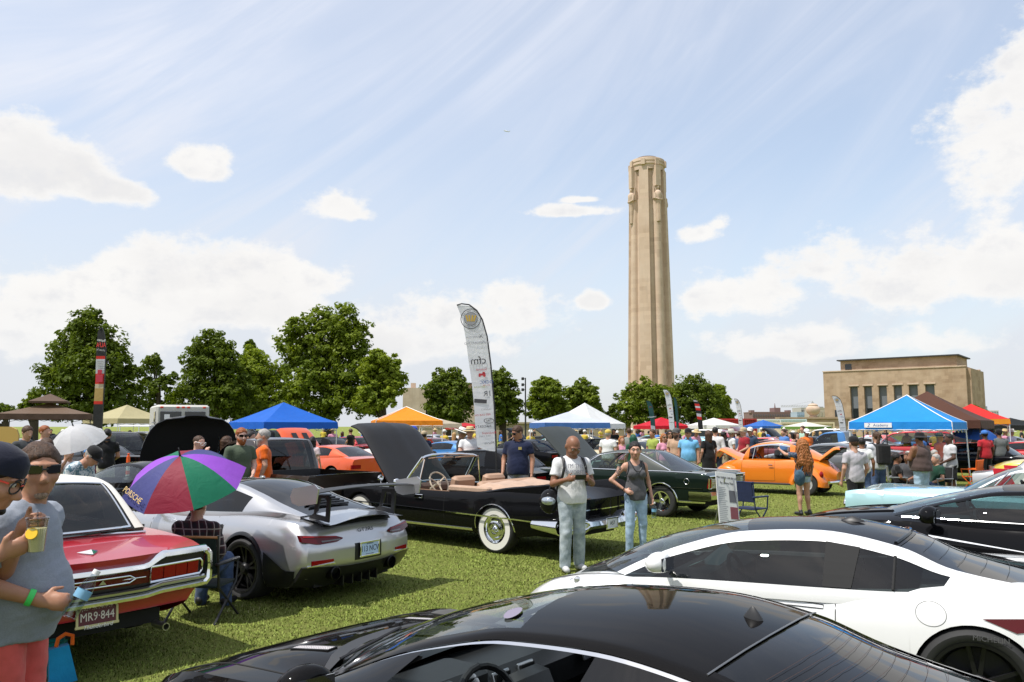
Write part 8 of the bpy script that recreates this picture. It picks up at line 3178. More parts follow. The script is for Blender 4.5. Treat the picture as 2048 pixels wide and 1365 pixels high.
person('person in red patterned top stooping behind the old man',pl(170,98),100,H=1.55,top=('tee',C('red_print',.40,.04,.05,'print',(.1,.02,.03))),bottom=('jeans',JEANSB),sk=SKIN_L,hair=('shoulder',H_GREY),h=.022,lean=25,seed=17,fem=True)
person('smiling man in blue polo and white cap by the black banner',pl(197,80),12,H=1.90,top=('polo',C('mid_blue_polo',.06,.24,.62)),bottom=('shorts',KHAKI),sk=SKIN_T,hair=('short',H_GREY),hat=('cap',WHITE),glasses=('sun',SUNG),h=.018,seed=18)
person('dark-haired man in black shirt and cream shorts with his back turned',pl(215,80),205,H=1.92,top=('polo',BLACK_TEE),bottom=('shorts',CREAM),sk=SKIN_T,hair=('short',H_BLACK),h=.018,seed=19,w=1.05,arms=('front','front'))
person('person in navy top bending down near the delivery van',pl(318,52),100,H=1.72,top=('tee',NAVY),bottom=('shorts',KHAKI),sk=SKIN_L,hair=('short',H_GREY),h=.03,lean=42,arms=('reach','reach'),hat=('sunhat',STRAW),seed=20)
person('person in white tee and bucket hat near the khaki canopy',pl(303,50),120,H=1.78,top=('tee',WHITE_TEE),bottom=('shorts',KHAKI),sk=SKIN_L,hair=('short',H_GREY),hat=('sunhat',bsdf('olive_hat',(.35,.34,.22))),h=.03,seed=21)
person('broad man in light blue tee and royal blue cap seen from behind',pl(827,76),175,H=1.96,top=('tee',SKY_),bottom=('shorts',NAVY),sk=SKIN_T,hair=('short',H_BROWN),hat=('cap',C('royal_cap',.02,.06,.4)),h=.018,w=1.3,belly=.03,arms=('hip','hip'),seed=22)
person('man in black cap and red tee left of the broad man in blue',pl(803,56),160,H=1.75,top=('tee',RED),bottom=('jeans',JEANSB),sk=SKIN_T,hair=('short',H_BLACK),hat=('cap',BLACK_TEE),h=.028,seed=23)
person('man in tan cap behind the broad man in blue',pl(848,58),190,H=1.8,top=('tee',NAVY),bottom=('shorts',KHAKI),sk=SKIN_B,hair=('short',H_BLACK),hat=('cap',KHAKI),h=.028,seed=24)
person('man in white sun hat and black tee looking down',pl(922,68),90,H=1.93,top=('tee',BLACK_TEE),bottom=('jeans',JEANSB),sk=SKIN_T,hair=('short',H_GREY),hat=('sunhat',WHITEHAT),h=.02,seed=25,head=(0,20),arms=('front','front'))
person('man in straw hat and white graphic tee with folded arms',pl(940,72),10,H=1.95,top=('tee',WHITE_TEE),bottom=('jeans',JEANSB),sk=SKIN_L,hair=('short',H_GREY),hat=('sunhat',STRAW),h=.018,arms=('crossed','crossed'),seed=26,w=1.08,belly=.03)
person('seated bearded man in black cap seen through the convertible windscreen',pl(866,76),60,H=1.8,z0=.0,top=('tee',TEAL),bottom=('shorts',KHAKI),sk=SKIN_L,hair=('short',H_GREY),beard=('full',H_GREY,1),hat=('cap',BLACK_TEE),h=.022,sit=True,arms=('lap','lap'),seed=27)
person('seated person in dark top in the blue folding chair behind the convertible',pl(895,74),-50,H=1.75,top=('tank',BLACK_TEE),bottom=('jeans',JEANSB),sk=SKIN_L,hair=('short',H_BROWN),h=.022,sit=True,arms=('lap','lap'),seed=28)
person('man in white tee and yellow cap behind the green hardtop',pl(1216,60),150,H=1.85,top=('tee',WHITE_TEE),bottom=('shorts',KHAKI),sk=SKIN_L,hair=('short',H_GREY),hat=('cap',C('yellow_cap',.6,.45,.1)),h=.025,seed=29,w=1.15,belly=.03)
person('woman with ginger hair behind the green hardtop roof',pl(1243,60),20,H=1.66,top=('tank',PINK),bottom=('shorts',KHAKI),sk=SKIN_L,hair=('shoulder',H_AUBURN),h=.025,fem=True,seed=30)
person('man with shaved head in grey tee left of the pink-shirted woman',pl(1258,58),170,H=1.92,top=('tee',C('mid_grey_tee',.22,.24,.22)),bottom=('shorts',KHAKI),sk=SKIN_L,hair=('buzz',H_BROWN),h=.025,seed=31,w=1.1)
person('person in lime green tee bending beyond the green hardtop',pl(1238,48),80,H=1.7,top=('tee',C('bright_lime',.2,.6,.05)),bottom=('shorts',KHAKI),sk=SKIN_L,hair=('short',H_BROWN),h=.03,lean=25,seed=32)
person('person in dark green top seen from behind directly above the woman in the tank',pl(1266,66),180,H=1.74,top=('tee',C('bottle_green',.01,.07,.035)),bottom=('jeans',JEANSB),sk=SKIN_L,hair=('shoulder',hairmat('hair_green',(.01,.07,.04))),h=.022,seed=33,fem=True)
person('man in lime polo turned sideways behind the green hardtop',pl(1305,60),-60,H=1.88,top=('polo',LIME_),bottom=('shorts',KHAKI),sk=SKIN_T,hair=('short',H_BROWN),h=.022,seed=34,arms=('front','front'))
person('woman in pink shirt and sunglasses behind the green hardtop',pl(1327,64),20,H=1.76,top=('polo',PINK),bottom=('shorts',CREAM),sk=SKIN_L,hair=('shoulder',H_AUBURN),glasses=('sun',SUNG),h=.02,fem=True,seed=35)
person('dark-haired woman in sunglasses between pink-shirted woman and man in tan tee',pl(1339,58),0,H=1.85,top=('tank',BLACK_TEE),bottom=('jeans',JEANSB),sk=SKIN_L,hair=('long',H_BLACK),glasses=('sun',SUNG),h=.022,fem=True,seed=36)
person('bearded man in tan tee and grey cap with clasped hands',pl(1352,65),-35,H=1.90,top=('tee',TANC),bottom=('shorts',BLACKP),sk=SKIN_T,hair=('short',H_BROWN),beard=('full',H_BROWN),hat=('cap',C('grey_cap',.10,.10,.10)),h=.018,arms=('front','front'),seed=37,w=1.12)
person('man in light blue shirt, black cap and cream shorts',pl(1376,66),-25,H=1.90,top=('polo',SKY_),bottom=('shorts',CREAM),sk=SKIN_T,hair=('short',H_BROWN),hat=('cap',BLACK_TEE),h=.018,arms=('down','down'),seed=38,w=1.15,belly=.03)
person('woman with dark curly hair in short black dress seen from behind',pl(1416,64),200,H=1.86,top=('tee',BLACK_TEE),bottom=('dress',BLACKP),sk=SKIN_L,hair=('shoulder',H_BROWN),h=.018,fem=True,seed=39,w=1.1)
person('dark-haired man in white shirt beside the woman in the black dress',pl(1430,58),160,H=1.95,top=('long',C('white_shirt',.68,.68,.68)),bottom=('jeans',C('navy_jeans',.02,.03,.05)),sk=SKIN_L,hair=('short',H_BLACK),h=.022,seed=40)
person('man in black tee with brown arms left of the stooping man',pl(1447,54),100,H=1.78,top=('tee',BLACK_TEE),bottom=('shorts',KHAKI),sk=SKIN_D,hair=('short',H_BLACK),h=.025,seed=41)
person('man in white sun hat and shirt near the orange hood',pl(1462,54),100,H=1.86,top=('tee',WHITE_TEE),bottom=('shorts',C('grey_shorts',.25,.27,.28)),sk=SKIN_T,hair=('short',H_GREY),hat=('sunhat',bsdf('pale_hat',(.6,.58,.5))),h=.025,seed=42)
person('man in slate blue tee stooping over an engine behind the orange hood',pl(1470,52),120,H=1.82,top=('tee',C('slate_blue',.07,.10,.16)),bottom=('jeans',JEANSB),sk=SKIN_T,hair=('short',H_BROWN),h=.025,lean=16,seed=43,arms=('reach','reach'))
person('man in maroon shirt and tan cap by the raised dark red hood',pl(1487,57),-75,H=1.92,top=('polo',C('dark_red_shirt',.26,.012,.022)),bottom=('jeans',C('maroon_dark',.05,.02,.02)),sk=SKIN_L,hair=('short',H_GREY),hat=('cap',KHAKI),h=.02,seed=44,arms=('front','front'),w=1.15,belly=.03)
person('man in navy tee and white cap behind the man in maroon',pl(1500,52),-40,H=1.92,top=('tee',C('navy_tee',.035,.055,.10)),bottom=('jeans',JEANSB),sk=SKIN_T,hair=('short',H_GREY),hat=('cap',WHITEHAT),h=.025,seed=45)
person('man in cornflower blue tee near the small blue canopy',pl(1567,48),-70,H=1.87,top=('tee',C('cornflower',.08,.19,.48)),bottom=('jeans',JEANSB),sk=SKIN_L,hair=('short',H_BROWN),h=.028,seed=46,w=1.1)
person('woman in hot pink top pointing beside the man in cornflower blue',pl(1581,45),-80,H=1.72,top=('tank',C('hot_pink',.65,.06,.25)),bottom=('jeans',JEANSB),sk=SKIN_L,hair=('shoulder',H_BLACK),h=.028,fem=True,arms=('point','down'),seed=47)
person('woman in black top right of the woman in hot pink',pl(1593,45),20,H=1.72,top=('tank',BLACK_TEE),bottom=('jeans',JEANSB),sk=SKIN_L,hair=('long',H_BROWN),h=.028,fem=True,seed=48)
person('man in pale green tee behind the man in the white cap',pl(1605,44),-60,H=2.0,top=('tee',C('pale_green',.35,.52,.42)),bottom=('shorts',KHAKI),sk=SKIN_L,hair=('short',H_BROWN),h=.028,seed=49)
person('man in bright orange tee and white cap behind the orange beetle car',pl(1612,50),20,H=1.86,top=('tee',C('hi_vis_orange',.80,.17,.02)),bottom=('jeans',JEANSB),sk=SKIN_B,hair=('short',H_BLACK),hat=('cap',WHITE),h=.025,seed=50,w=1.2,belly=.03,head=(0,12))
red,J=person('woman with very long curly red hair and denim shorts pointing at the beetle',pl(1602,88),195,H=1.68,top=('tee',C('navy_floral',.022,.035,.07,'print',(.10,.13,.17))),bottom=('short_shorts',C('denim_shorts',.36,.46,.55,'denim',(.26,.35,.45))),sk=SKIN_L,hair=('curly',H_AUBURN),fem=True,arms=('down','point'),h=.0135,seed=51,w=1.08)
bg=thing('shoulder_bag','blue denim shoulder bag worn by the long-haired red-headed woman','bag',red.location,red.rotation_euler[2])
MB().ball((-.18,-.14,.84),(.135,.08,.18),14,10).build('bag_body',C('bag_denim',.035,.085,.13,'denim',(.02,.05,.08)),bg)
MB().tube([(-.17,-.15,.95),(-.10,-.15,1.1),(.10,-.13,1.36),(.15,-.0,1.42)],.014,6).build('bag_strap',C('bag_denim',.07,.19,.33),bg)
person('man in grey tee, black trousers and black cap seen from behind',pl(1706,98),190,H=1.76,top=('tee',LGREY_TEE),bottom=('pants',BLACKP),sk=SKIN_L,hair=('short',H_BROWN),hat=('cap',BLACK_TEE),h=.0135,seed=52,w=1.02,walk=.5,arms=('loose','down'))
person('black-haired person in white tee just behind the man in the grey tee',pl(1722,80),170,H=1.70,top=('tee',WHITE_TEE),bottom=('jeans',JEANSB),sk=SKIN_B,hair=('short',H_BLACK),h=.018,seed=53)
bpk,J=person('long-haired person in white tee and jeans wearing a black backpack',pl(1752,78),190,H=1.84,top=('tee',C('off_white_tee',.6,.62,.66)),bottom=('jeans',JEANSB),sk=SKIN_L,hair=('ponytail',H_BROWN),h=.016,seed=54,w=1.08,arms=('crossed','crossed'))
b2=thing('backpack','large black backpack worn by the long-haired person under the blue canopy','backpack',bpk.location,bpk.rotation_euler[2])
MB().box((0,-.25,1.28),(.34,.22,.52),bev=.09).build('pack',C('pack_black',.015,.015,.016),b2)
for sx in(-1,1):
 MB().tube([(sx*.12,-.16,1.5),(sx*.14,-.03,1.55),(sx*.15,.12,1.45),(sx*.2,.0,1.15)],.02,6).build('strap',BLACKPL,b2)
person('very large man in dark brown tank top and black hat seen from behind',pl(1838,80),205,H=1.80,top=('tank',BROWN),bottom=('jeans',JEANSP),sk=SKIN_B,hair=('short',H_BLACK),hat=('sunhat',BLACK_TEE),h=.016,seed=55,w=1.5,belly=.06,arms=('crossed','crossed'))
person('man in white tee and long black shorts under the bright blue canopy',pl(1897,74),-95,H=1.78,top=('tee',C('grey_white_tee',.55,.55,.56)),bottom=('shorts',BLACKP),sk=SKIN_D,hair=('short',H_BLACK),h=.018,seed=56,w=1.15,arms=('front','front'))
person('man in salmon shirt and straw hat under the bright blue canopy',pl(1878,62),30,H=1.75,top=('polo',C('salmon',.65,.20,.15)),bottom=('shorts',KHAKI),sk=SKIN_L,hair=('short',H_GREY),hat=('sunhat',STRAW),h=.024,seed=57)
for i,(u,s,f,lb,tp,bt,sk_)in enumerate([(1790,76,70,'seated man in black tee leaning back beneath the bright blue canopy',BLACK_TEE,BLACKP,SKIN_B),(1812,74,-60,'seated person in khaki shorts with bare legs beside the large man',C('dark_grey_tee',.06,.06,.065),KHAKI,SKIN_B),(1868,78,-80,'seated red-faced man in dark green top right of the large man',C('deep_green',.01,.05,.03),JEANSB,SKIN_L),(1850,70,10,'seated person in black between the large man and the man in green',BLACK_TEE,BLACKP,SKIN_D),(1866,66,20,'seated grey-haired man behind the man in green',C('blue_grey',.10,.14,.20),JEANSB,SKIN_L)]):
 person(lb,pl(u,s),f,H=1.75,top=('tee',tp),bottom=('shorts',bt),sk=sk_,hair=('short',[H_BLACK,H_BROWN,H_GREY,H_BLACK,H_GREY][i]),h=.02,sit=True,arms=('lap','lap'),seed=60+i,w=1.15)
person('person in red tee and blue cap under the red canopy',pl(1968,58),190,H=1.82,top=('tee',RED),bottom=('pants',BLACKP),sk=SKIN_D,hair=('short',H_BLACK),hat=('cap',BLUE),h=.022,seed=66,w=1.1)
person('man in grey tee and dark cap at the edge of the red canopy',pl(1997,56),185,H=1.86,top=('tee',C('shade_grey',.13,.14,.14)),bottom=('shorts',KHAKI),sk=SKIN_B,hair=('short',H_BLACK),hat=('cap',BLACK_TEE),h=.022,seed=67,w=1.2)
person('person in white sun hat and lilac shirt beneath the black canopy',pl(2022,44),20,H=1.84,top=('polo',C('lilac',.5,.46,.6)),bottom=('shorts',KHAKI),sk=SKIN_L,hair=('short',H_GREY),hat=('sunhat',WHITEHAT),h=.028,seed=68)
# cars further back
def far_car(kind,paintm,label,pos,heading,hood=None,group=ROW,glass=GLASSD):
 P=paintm
 o=dict(fr=.10,wf=.10,glass=glass,nsub=3)
 if kind=='sedan':
  S=dict(paint=P,Wmax=.95,W=[(-2.6,.9),(-2.3,.94),(0,.95),(2.2,.93),(2.45,.88)],zr=.3,zs=[(-2.6,.86),(-1.5,.93),(1.5,.92),(2.45,.86)],zt=[(-2.6,.88),(-1.5,.98),(.9,.98),(2.45,.88)],side=BOXY,arches=[(1.45,.34,.39),(-1.45,.34,.39)],bowF=.06,bowR=.06,open=(-1.6,.75,.8),cuts=[.75,-1.6])
 elif kind=='suv':
  S=dict(paint=P,Wmax=.95,W=[(-2.3,.9),(-2.1,.94),(0,.95),(2.0,.93),(2.3,.86)],zr=.38,zs=[(-2.3,1.05),(0,1.05),(1.2,1.02),(2.3,.95)],zt=[(-2.3,1.08),(0,1.08),(1.2,1.06),(2.3,.97)],side=BOXY,arches=[(1.4,.38,.43),(-1.4,.38,.43)],bowF=.12,bowR=.06,open=(-2.1,.85,.8),cuts=[.85,-2.1])
 elif kind=='pickup':
  S=dict(paint=P,Wmax=.96,W=[(-2.7,.93),(0,.96),(2.2,.94),(2.5,.88)],zr=.42,zs=[(-2.7,1.08),(0,1.08),(1.2,1.08),(2.5,1.0)],zt=[(-2.7,1.09),(.2,1.09),(1.2,1.12),(2.5,1.02)],side=BOXY,arches=[(1.6,.38,.44),(-1.6,.38,.44)],bowF=.08,bowR=.02,open=(-2.6,.7,.88),cuts=[.7,-2.6])
 else:
  S=modern_spec(P)
  S['doors']=[]
 if hood is not None:
  S['hoodhole']=(.95,2.15,.68)
 c=Car(label,pos,heading,S,group=group)
 c.body(ns=7,nt=5,dx=.2)
 if kind=='sedan':
  c.cabin([(.8,.74,.96),(.4,.78,.965),(-.9,.78,.965),(-1.5,.77,.965),(-1.7,.73,.965)],[(.82,.72,.97),(.25,.6,1.32),(-.8,.6,1.37),(-1.2,.61,1.3),(-1.71,.7,.975)],['glass','glass','pillar','pillar'],['glass','roof','roof','rear'],[0,.03,.04,.03,0],[.2,.05,0,-.05,-.08],**o)
 elif kind=='suv':
  c.cabin([(.85,.78,1.06),(.5,.82,1.06),(-.5,.83,1.06),(-1.9,.82,1.06),(-2.2,.78,1.06)],[(.87,.76,1.07),(.25,.68,1.68),(-.6,.69,1.76),(-1.95,.68,1.74),(-2.21,.75,1.07)],['glass','glass','glass','pillar'],['glass','roof','roof','rear'],[0,.02,.03,.02,0],[.15,.05,0,0,-.05],**o)
 elif kind=='pickup':
  c.cabin([(.75,.8,1.08),(.4,.83,1.09),(-.5,.84,1.09),(-.75,.82,1.09),(-.82,.8,1.09)],[(.77,.78,1.09),(.2,.68,1.66),(-.4,.68,1.72),(-.68,.68,1.68),(-.83,.78,1.1)],['glass','glass','pillar','pillar'],['glass','roof','roof','rear'],[0,.02,.03,.02,0],[.12,.04,0,0,0],**o)
  b=MB()
  b.box((-1.7,0,.62),(1.8,1.6,.05))
  b.box((-.86,0,.85),(.06,1.6,.5))
  b.build('load_bed',DARKIN,c.t,0)
 else:
  coupe_cabin(c,1.34,glass=glass,nsub=3)
 if hood is not None:
  open_hood(c,.92,.99,1.3,.74,.66,R(hood),P,SATIN,curl=.08)
  engine_bay(c,.95,2.15,.68,.68,3)
 st='far' if kind in('coupe','suv')else 'hubcap'
 r=.38 if kind in('pickup','suv')else.34
 a=S['arches']
 c.wheels(a[0][0],a[1][0],.93,r,.22,st)
 tail_patch(c,'rear_bumper',[(-.86,.42,.54),(.86,.42,.54)],CHROME if kind in('sedan','pickup')else P,.06)
 tail_patch(c,'front_bumper',[(-.84,.42,.54),(.84,.42,.54)],CHROME if kind in('sedan','pickup')else P,.06,end='nose')
 zl=.72 if kind!='suv' else.85
 for sg in(1,-1):
  tail_patch(c,'taillight',[(sg*.5,zl-.06,zl+.06),(sg*.82,zl-.06,zl+.06)],REDLENS,.015,3)
  tail_patch(c,'headlight',[(sg*.5,zl-.07,zl+.06),(sg*.8,zl-.07,zl+.06)],CLEARLENS,.015,3,end='nose')
 tail_patch(c,'grille',[(-.45,zl-.08,zl+.06),(.45,zl-.08,zl+.06)],BLACKPL,.012,3,end='nose')
 if kind!='pickup':
  c.seats(DARKIN,xs=(-.2,),z=.42,bench=(-1.0,1.2),head=False)
 return c
def recolour(c,old,new):
 for o in c.children:
  for sl in getattr(o,'material_slots',[]):
   if sl.material==old:
    sl.link='OBJECT'
    sl.material=new
def cpaint(n,r,g,b):
 return paint('car_'+n,(r,g,b),.2,.3)
KP={'black':cpaint('black',.006,.006,.007),'white':cpaint('white',.74,.74,.73),'red':cpaint('red',.42,.008,.012),'silver':cpaint('silver',.40,.41,.42),'blue':cpaint('blue',.03,.17,.42),'navy':cpaint('navy',.01,.02,.06),'yellow':cpaint('yellow',.72,.56,.04),'orange':cpaint('orange',.70,.09,.012),'cream':cpaint('cream',.62,.55,.38),'aqua':cpaint('aqua',.22,.5,.52),'green':cpaint('green',.02,.10,.04),'maroon':cpaint('maroon',.11,.008,.015),'brown':cpaint('brown',.035,.024,.018),'grey':cpaint('grey',.09,.095,.10)}
def cpos(u,Y):
 return(gx(u,Y),Y)
far_car('pickup',KP['brown'],'dark brown pickup truck behind the silver coupe',cpos(528,17.0),142)
cam_=far_car('coupe',KP['orange'],'orange-red modern coupe with raised black-striped hood',cpos(655,27),142,hood=48)
for y in(-.22,.22):
 b=MB()
 b.grid([[(.92+l*math.cos(R(48))-.055*math.sin(R(48)),y+q,.99+l*math.sin(R(48))+.055*math.cos(R(48)))for q in(-.11,.11)]for l in(.05,.5,.98)])
 b.build('hood_stripe',SATIN,cam_.t,0)
k_=far_car('coupe',KP['black'],'low black sports car behind the big coloured umbrella',cpos(300,14.6),142,glass=GLASS)
k_.mirror(.58,.92,1.06,KP['black'],(.16,.24,.17))
h_=far_car('coupe',KP['black'],'black car whose huge raised hood arches behind the umbrella',cpos(372,18.2),-62)
open_hood(h_,.75,1.0,1.55,.98,.62,R(60),KP['black'],bsdf('hood_lining',(.008,.008,.008),.9),curl=.30,rnd=1)
MB().tube([(.9,.55,1.0),(1.25,.55,1.75)],.012,6).build('hood_strut',STEEL,h_.t)
fc=far_car('sedan',KP['black'],'black finned 1950s car behind the tall white flag',cpos(955,21.5),142)
fc2=far_car('sedan',KP['cream'],'cream hardtop with aqua fenders behind the man in tan tee',cpos(1235,35),142)
far_car('coupe',KP['grey'],'dark grey fastback behind the orange beetle car',cpos(1645,29.5),142)
far_car('coupe',KP['white'],'white coupe beyond the dark grey fastback',cpos(1690,34),142)
far_car('pickup',KP['blue'],'bright blue pickup truck left of the bright blue canopy',cpos(1665,40),142)
wg=far_car('suv',KP['red'],'red and white off-road wagon seen under the bright blue canopy',cpos(1800,37),150,glass=glassmat('pale_glass',(.6,.62,.62)))
wg.trim('white_band',[(x,.72)for x in np.linspace(-2.1,2.1,8)],.34,WHITE,.006)
far_car('suv',KP['red'],'second red wagon at the right of the tents',cpos(1915,46),145)
rc=far_car('sedan',KP['white'],'white car with red tail fins at the right edge',cpos(2290,16.9),322)
tail_patch(rc,'tail_panel',[(-.9,.6,.86),(.9,.6,.86)],REDLENS,.02,8)
for sg in(1,-1):
 for nm,po,mt in(('tail_fin',[(-2.3,.74),(-2.42,1.05),(-1.3,.96),(-1.3,.8)],KP['white']),('fin_lamp',[(-2.66,.66),(-2.70,1.06),(-2.42,1.05),(-2.3,.74)],bsdf('bright_red_lens',(.55,.012,.03),.25,coat=.5))):
  MB().prism(po,.10,TR((0,sg*.90+.05,0),(R(90),0,0))).build(nm,mt,rc.t,20)
sl=far_car('sedan',KP['silver'],'silver car with chrome bumper left of the white car with red tail',cpos(2205,18.4),322)
far_car('coupe',KP['yellow'],'yellow car partly hidden at the right edge under the canopies',cpos(2165,23.5),142)
far_car('coupe',KP['white'],'white car with raised red hood under the orange canopy',cpos(800,36),142,hood=40)
far_car('sedan',KP['red'],'red classic car under the orange canopy edge',cpos(845,42),140,hood=45)
far_car('sedan',KP['maroon'],'car with raised dark red hood behind the orange beetle car',cpos(1545,38),142,hood=50)
far_car('sedan',KP['red'],'red car with open hood behind the man in slate blue',cpos(1515,44),142,hood=38)
far_car('suv',KP['black'],'black off-road car with bright headlights near the traffic post',cpos(238,31),-45)
far_car('coupe',KP['black'],'black car with raised hood left of the traffic post',cpos(190,28),140,hood=35)
far_car('suv',KP['grey'],'dark grey car by the delivery van',cpos(330,33),-50)
far_car('coupe',KP['navy'],'dark blue car under the brown gazebo',cpos(90,36),140)
protos=[far_car('sedan',KP['aqua'],'aqua classic car in the middle of the crowd',cpos(1110,44),142),far_car('coupe',KP['silver'],'silver coupe left of the red canopy',cpos(1255,46),142),far_car('sedan',KP['black'],'black classic car with raised hood among the crowd',cpos(1185,40),142,hood=45),far_car('suv',KP['white'],'white wagon far back by the green-edged canopy',cpos(1640,66),146)]
pcol=['aqua','silver','black','white']
FARC='cars far back among the crowd'
for q in protos:
 q.t['group']=FARC
spots=[(700,48,0,'red'),(740,56,1,'white'),(775,50,2,'green'),(890,34,1,'blue'),(905,52,0,'white'),(860,60,1,'silver'),(1040,36,0,'black'),(1075,50,2,'black'),(1135,54,2,'maroon'),(1160,60,1,'cream'),(1290,40,1,'white'),(1330,48,0,'cream'),(1300,58,1,'aqua'),(1380,46,0,'aqua'),(1395,56,3,'white'),(1440,50,1,'blue'),(1470,60,0,'cream'),(1585,58,1,'red'),(1600,46,2,'black'),(1720,46,1,'silver'),(1740,56,0,'red'),(1850,52,1,'blue'),(1880,60,2,'red'),(1960,36,1,'blue'),(1990,48,0,'white'),(2030,34,1,'red'),(1925,30,0,'black'),(640,44,0,'black'),(590,52,1,'grey'),(520,42,3,'black'),(450,40,1,'grey'),(150,44,3,'black'),(30,40,1,'grey'),(400,44,0,'navy')]
tents_near=[(565,'blue canopy'),(812,'orange canopy'),(1137,'pale canopy'),(1323,'red canopy'),(1428,'white canopy'),(1618,'green-edged canopy'),(1817,'bright blue canopy'),(1980,'brown canopy'),(252,'khaki canopy'),(97,'gazebo'),(985,'tall white flag')]
kinds_=['classic car','coupe','classic car with raised hood','wagon']
for n_,(u,Y,k,cn)in enumerate(spots):
 o=copy_tree(protos[k].t)
 o.location=(gx(u,Y),Y,0)
 o.rotation_euler=(0,0,R(142+(n_*37)%13-6))
 recolour(o,KP[pcol[k]],KP[cn])
 near=min(tents_near,key=lambda q:abs(q[0]-u))
 o['label']='%s %s %s of the %s, %s'%(cn,kinds_[k],'left' if u<near[0]else 'right',near[1],['beyond the first row','behind nearer cars','half hidden by people'][int(Y)%3])
 # the crowd further back
CROWD='onlookers among the far cars'
cp=[]
base=[dict(fem=False,hair=('short',H_BROWN)),dict(fem=True,hair=('shoulder',H_BROWN)),dict(fem=False,hair=('short',H_GREY),hat=('cap',WHITEHAT)),dict(fem=False,hair=('short',H_BLACK),w=1.2,belly=.03),dict(fem=True,hair=('long',H_BLOND)),dict(fem=False,hair=('short',H_GREY),hat=('sunhat',STRAW),lean=10)]
desc=['brown-haired man','brown-haired woman','man in pale cap','stout dark-haired man','fair long-haired woman','man in straw hat']
tops={'white':WHITE_TEE,'black':BLACK_TEE,'red':RED,'navy':NAVY,'blue':BLUE,'grey':LGREY_TEE,'green':C('leaf_green',.06,.2,.06),'pink':PINK,'yellow':C('yellow_tee',.6,.45,.06),'sky blue':SKY_}
for i,kw in enumerate(base):
 f,_=person('x',(0,0),0,H=1.66 if kw.get('fem')else 1.78,top=('tee',WHITE_TEE),bottom=('shorts' if i%2 else 'jeans',KHAKI if i%2 else JEANSB),sk=[SKIN_L,SKIN_T][i%2],h=.042,seed=i,arms=[('down','front'),('hip','down'),('crossed','crossed')][i%3],group=CROWD,**kw)
 cp.append(f)
rng=random.Random(4)
used={}
seen_=set()
slots=[]
for(a,b,cnt,y0,y1)in((560,900,15,36,80),(900,1250,19,38,85),(1250,1500,24,36,85),(1500,1700,17,38,80),(1700,2046,18,34,75),(2,360,10,36,60)):
 for q in range(cnt):
  slots.append((a+(b-a)*(q+rng.uniform(.1,.9))/cnt,rng.uniform(y0,y1)))
for(u,Y)in slots:
 i=rng.randrange(6)
 tn=rng.choice(list(tops))
 o=cp[i]if i not in used else copy_tree(cp[i])
 used[i]=1
 o.location=(gx(u,Y),Y,0)
 o.rotation_euler=(0,0,rng.uniform(0,6.28))
 s=rng.uniform(.95,1.06)
 o.scale=(s,s,s)
 recolour(o,WHITE_TEE,tops[tn])
 near=min(tents_near,key=lambda q:abs(q[0]-u))
 a=(o.rotation_euler[2]-math.pi)%(2*math.pi)
 lb='%s in %s tee %s, %s of the %s'%(desc[i],tn,['facing forward','facing right','facing away','facing left'][int((a+math.pi/4)/(math.pi/2))%4],'left' if u<near[0]else 'right',near[1])
 o['label']=lb if lb not in seen_ else lb+(', far' if Y>60 else ', nearer')
 seen_.add(lb)
 # umbrella, chairs, signs and other small things
def umbrella(label,loc,r,depth,tilt,off,mats,pole=BLACKPL,n=8,sx=1.0):
 t=thing('umbrella',label,'umbrella',loc)
 t.rotation_euler=tilt
 for k in range(n):
  a0,a1=off+2*math.pi*k/n,off+2*math.pi*(k+1)/n
  L=[]
  for i in range(9):
   f=i/8
   row=[]
   for q in np.linspace(0,1,7):
    a=a0+(a1-a0)*q
    dip=1-.09*f*math.sin(math.pi*q)
    rr=r*f*dip
    z=-depth*(f**1.9)-.02*f*math.sin(math.pi*q)
    row.append((rr*math.cos(a),rr*math.sin(a),z))
   L.append(row)
  MB().grid(L).build('canopy_panel',mats[k%len(mats)],t,60)
 rb=MB()
 for k in range(n):
  a=off+2*math.pi*k/n
  rb.tube([(r*f*math.cos(a),r*f*math.sin(a),-depth*f**1.9-.008)for f in np.linspace(0,1,7)],.003,4)
 rb.build('ribs',STEEL,t,0)
 MB().tube([(0,0,.09),(0,0,-.85)],.007,6).build('shaft',pole,t)
 MB().tube([(0,0,.0),(0,0,.085)],[.012,.005],6).build('tip',pole,t)
 return t
UY=8.45
um=umbrella('large umbrella of purple, blue, red and green panels with gold lettering',at(360,912,UY),.63,.32,(R(26),R(-2),0),R(-197.5),[fabric('um_purple',(.33,.09,.62),.25),fabric('um_navy',(.055,.06,.20),.15),fabric('um_red',(.22,.008,.03),.15),fabric('um_green',(.008,.17,.09),.2)])
L=MB()
a_=R(-134)
text(um,'PORSCHE',.085,(.54*math.cos(a_),.54*math.sin(a_),-.226),(R(40),0,a_+math.pi/2),bsdf('gold_print',(.60,.42,.16),.4),'lettering',sx=1.1)
PLAID=C('plaid_shirt',.07,.022,.028,'plaid',(.022,.018,.022))
sp,J=person('person in dark plaid shirt sitting under the coloured umbrella',(gx(402,8.75),8.75),172,H=1.72,top=('long',PLAID),bottom=('jeans',JEANSB),sk=SKIN_L,hair=('short',H_BROWN),h=.0135,sit=True,arms=('lap','up'),seed=70,w=1.12)
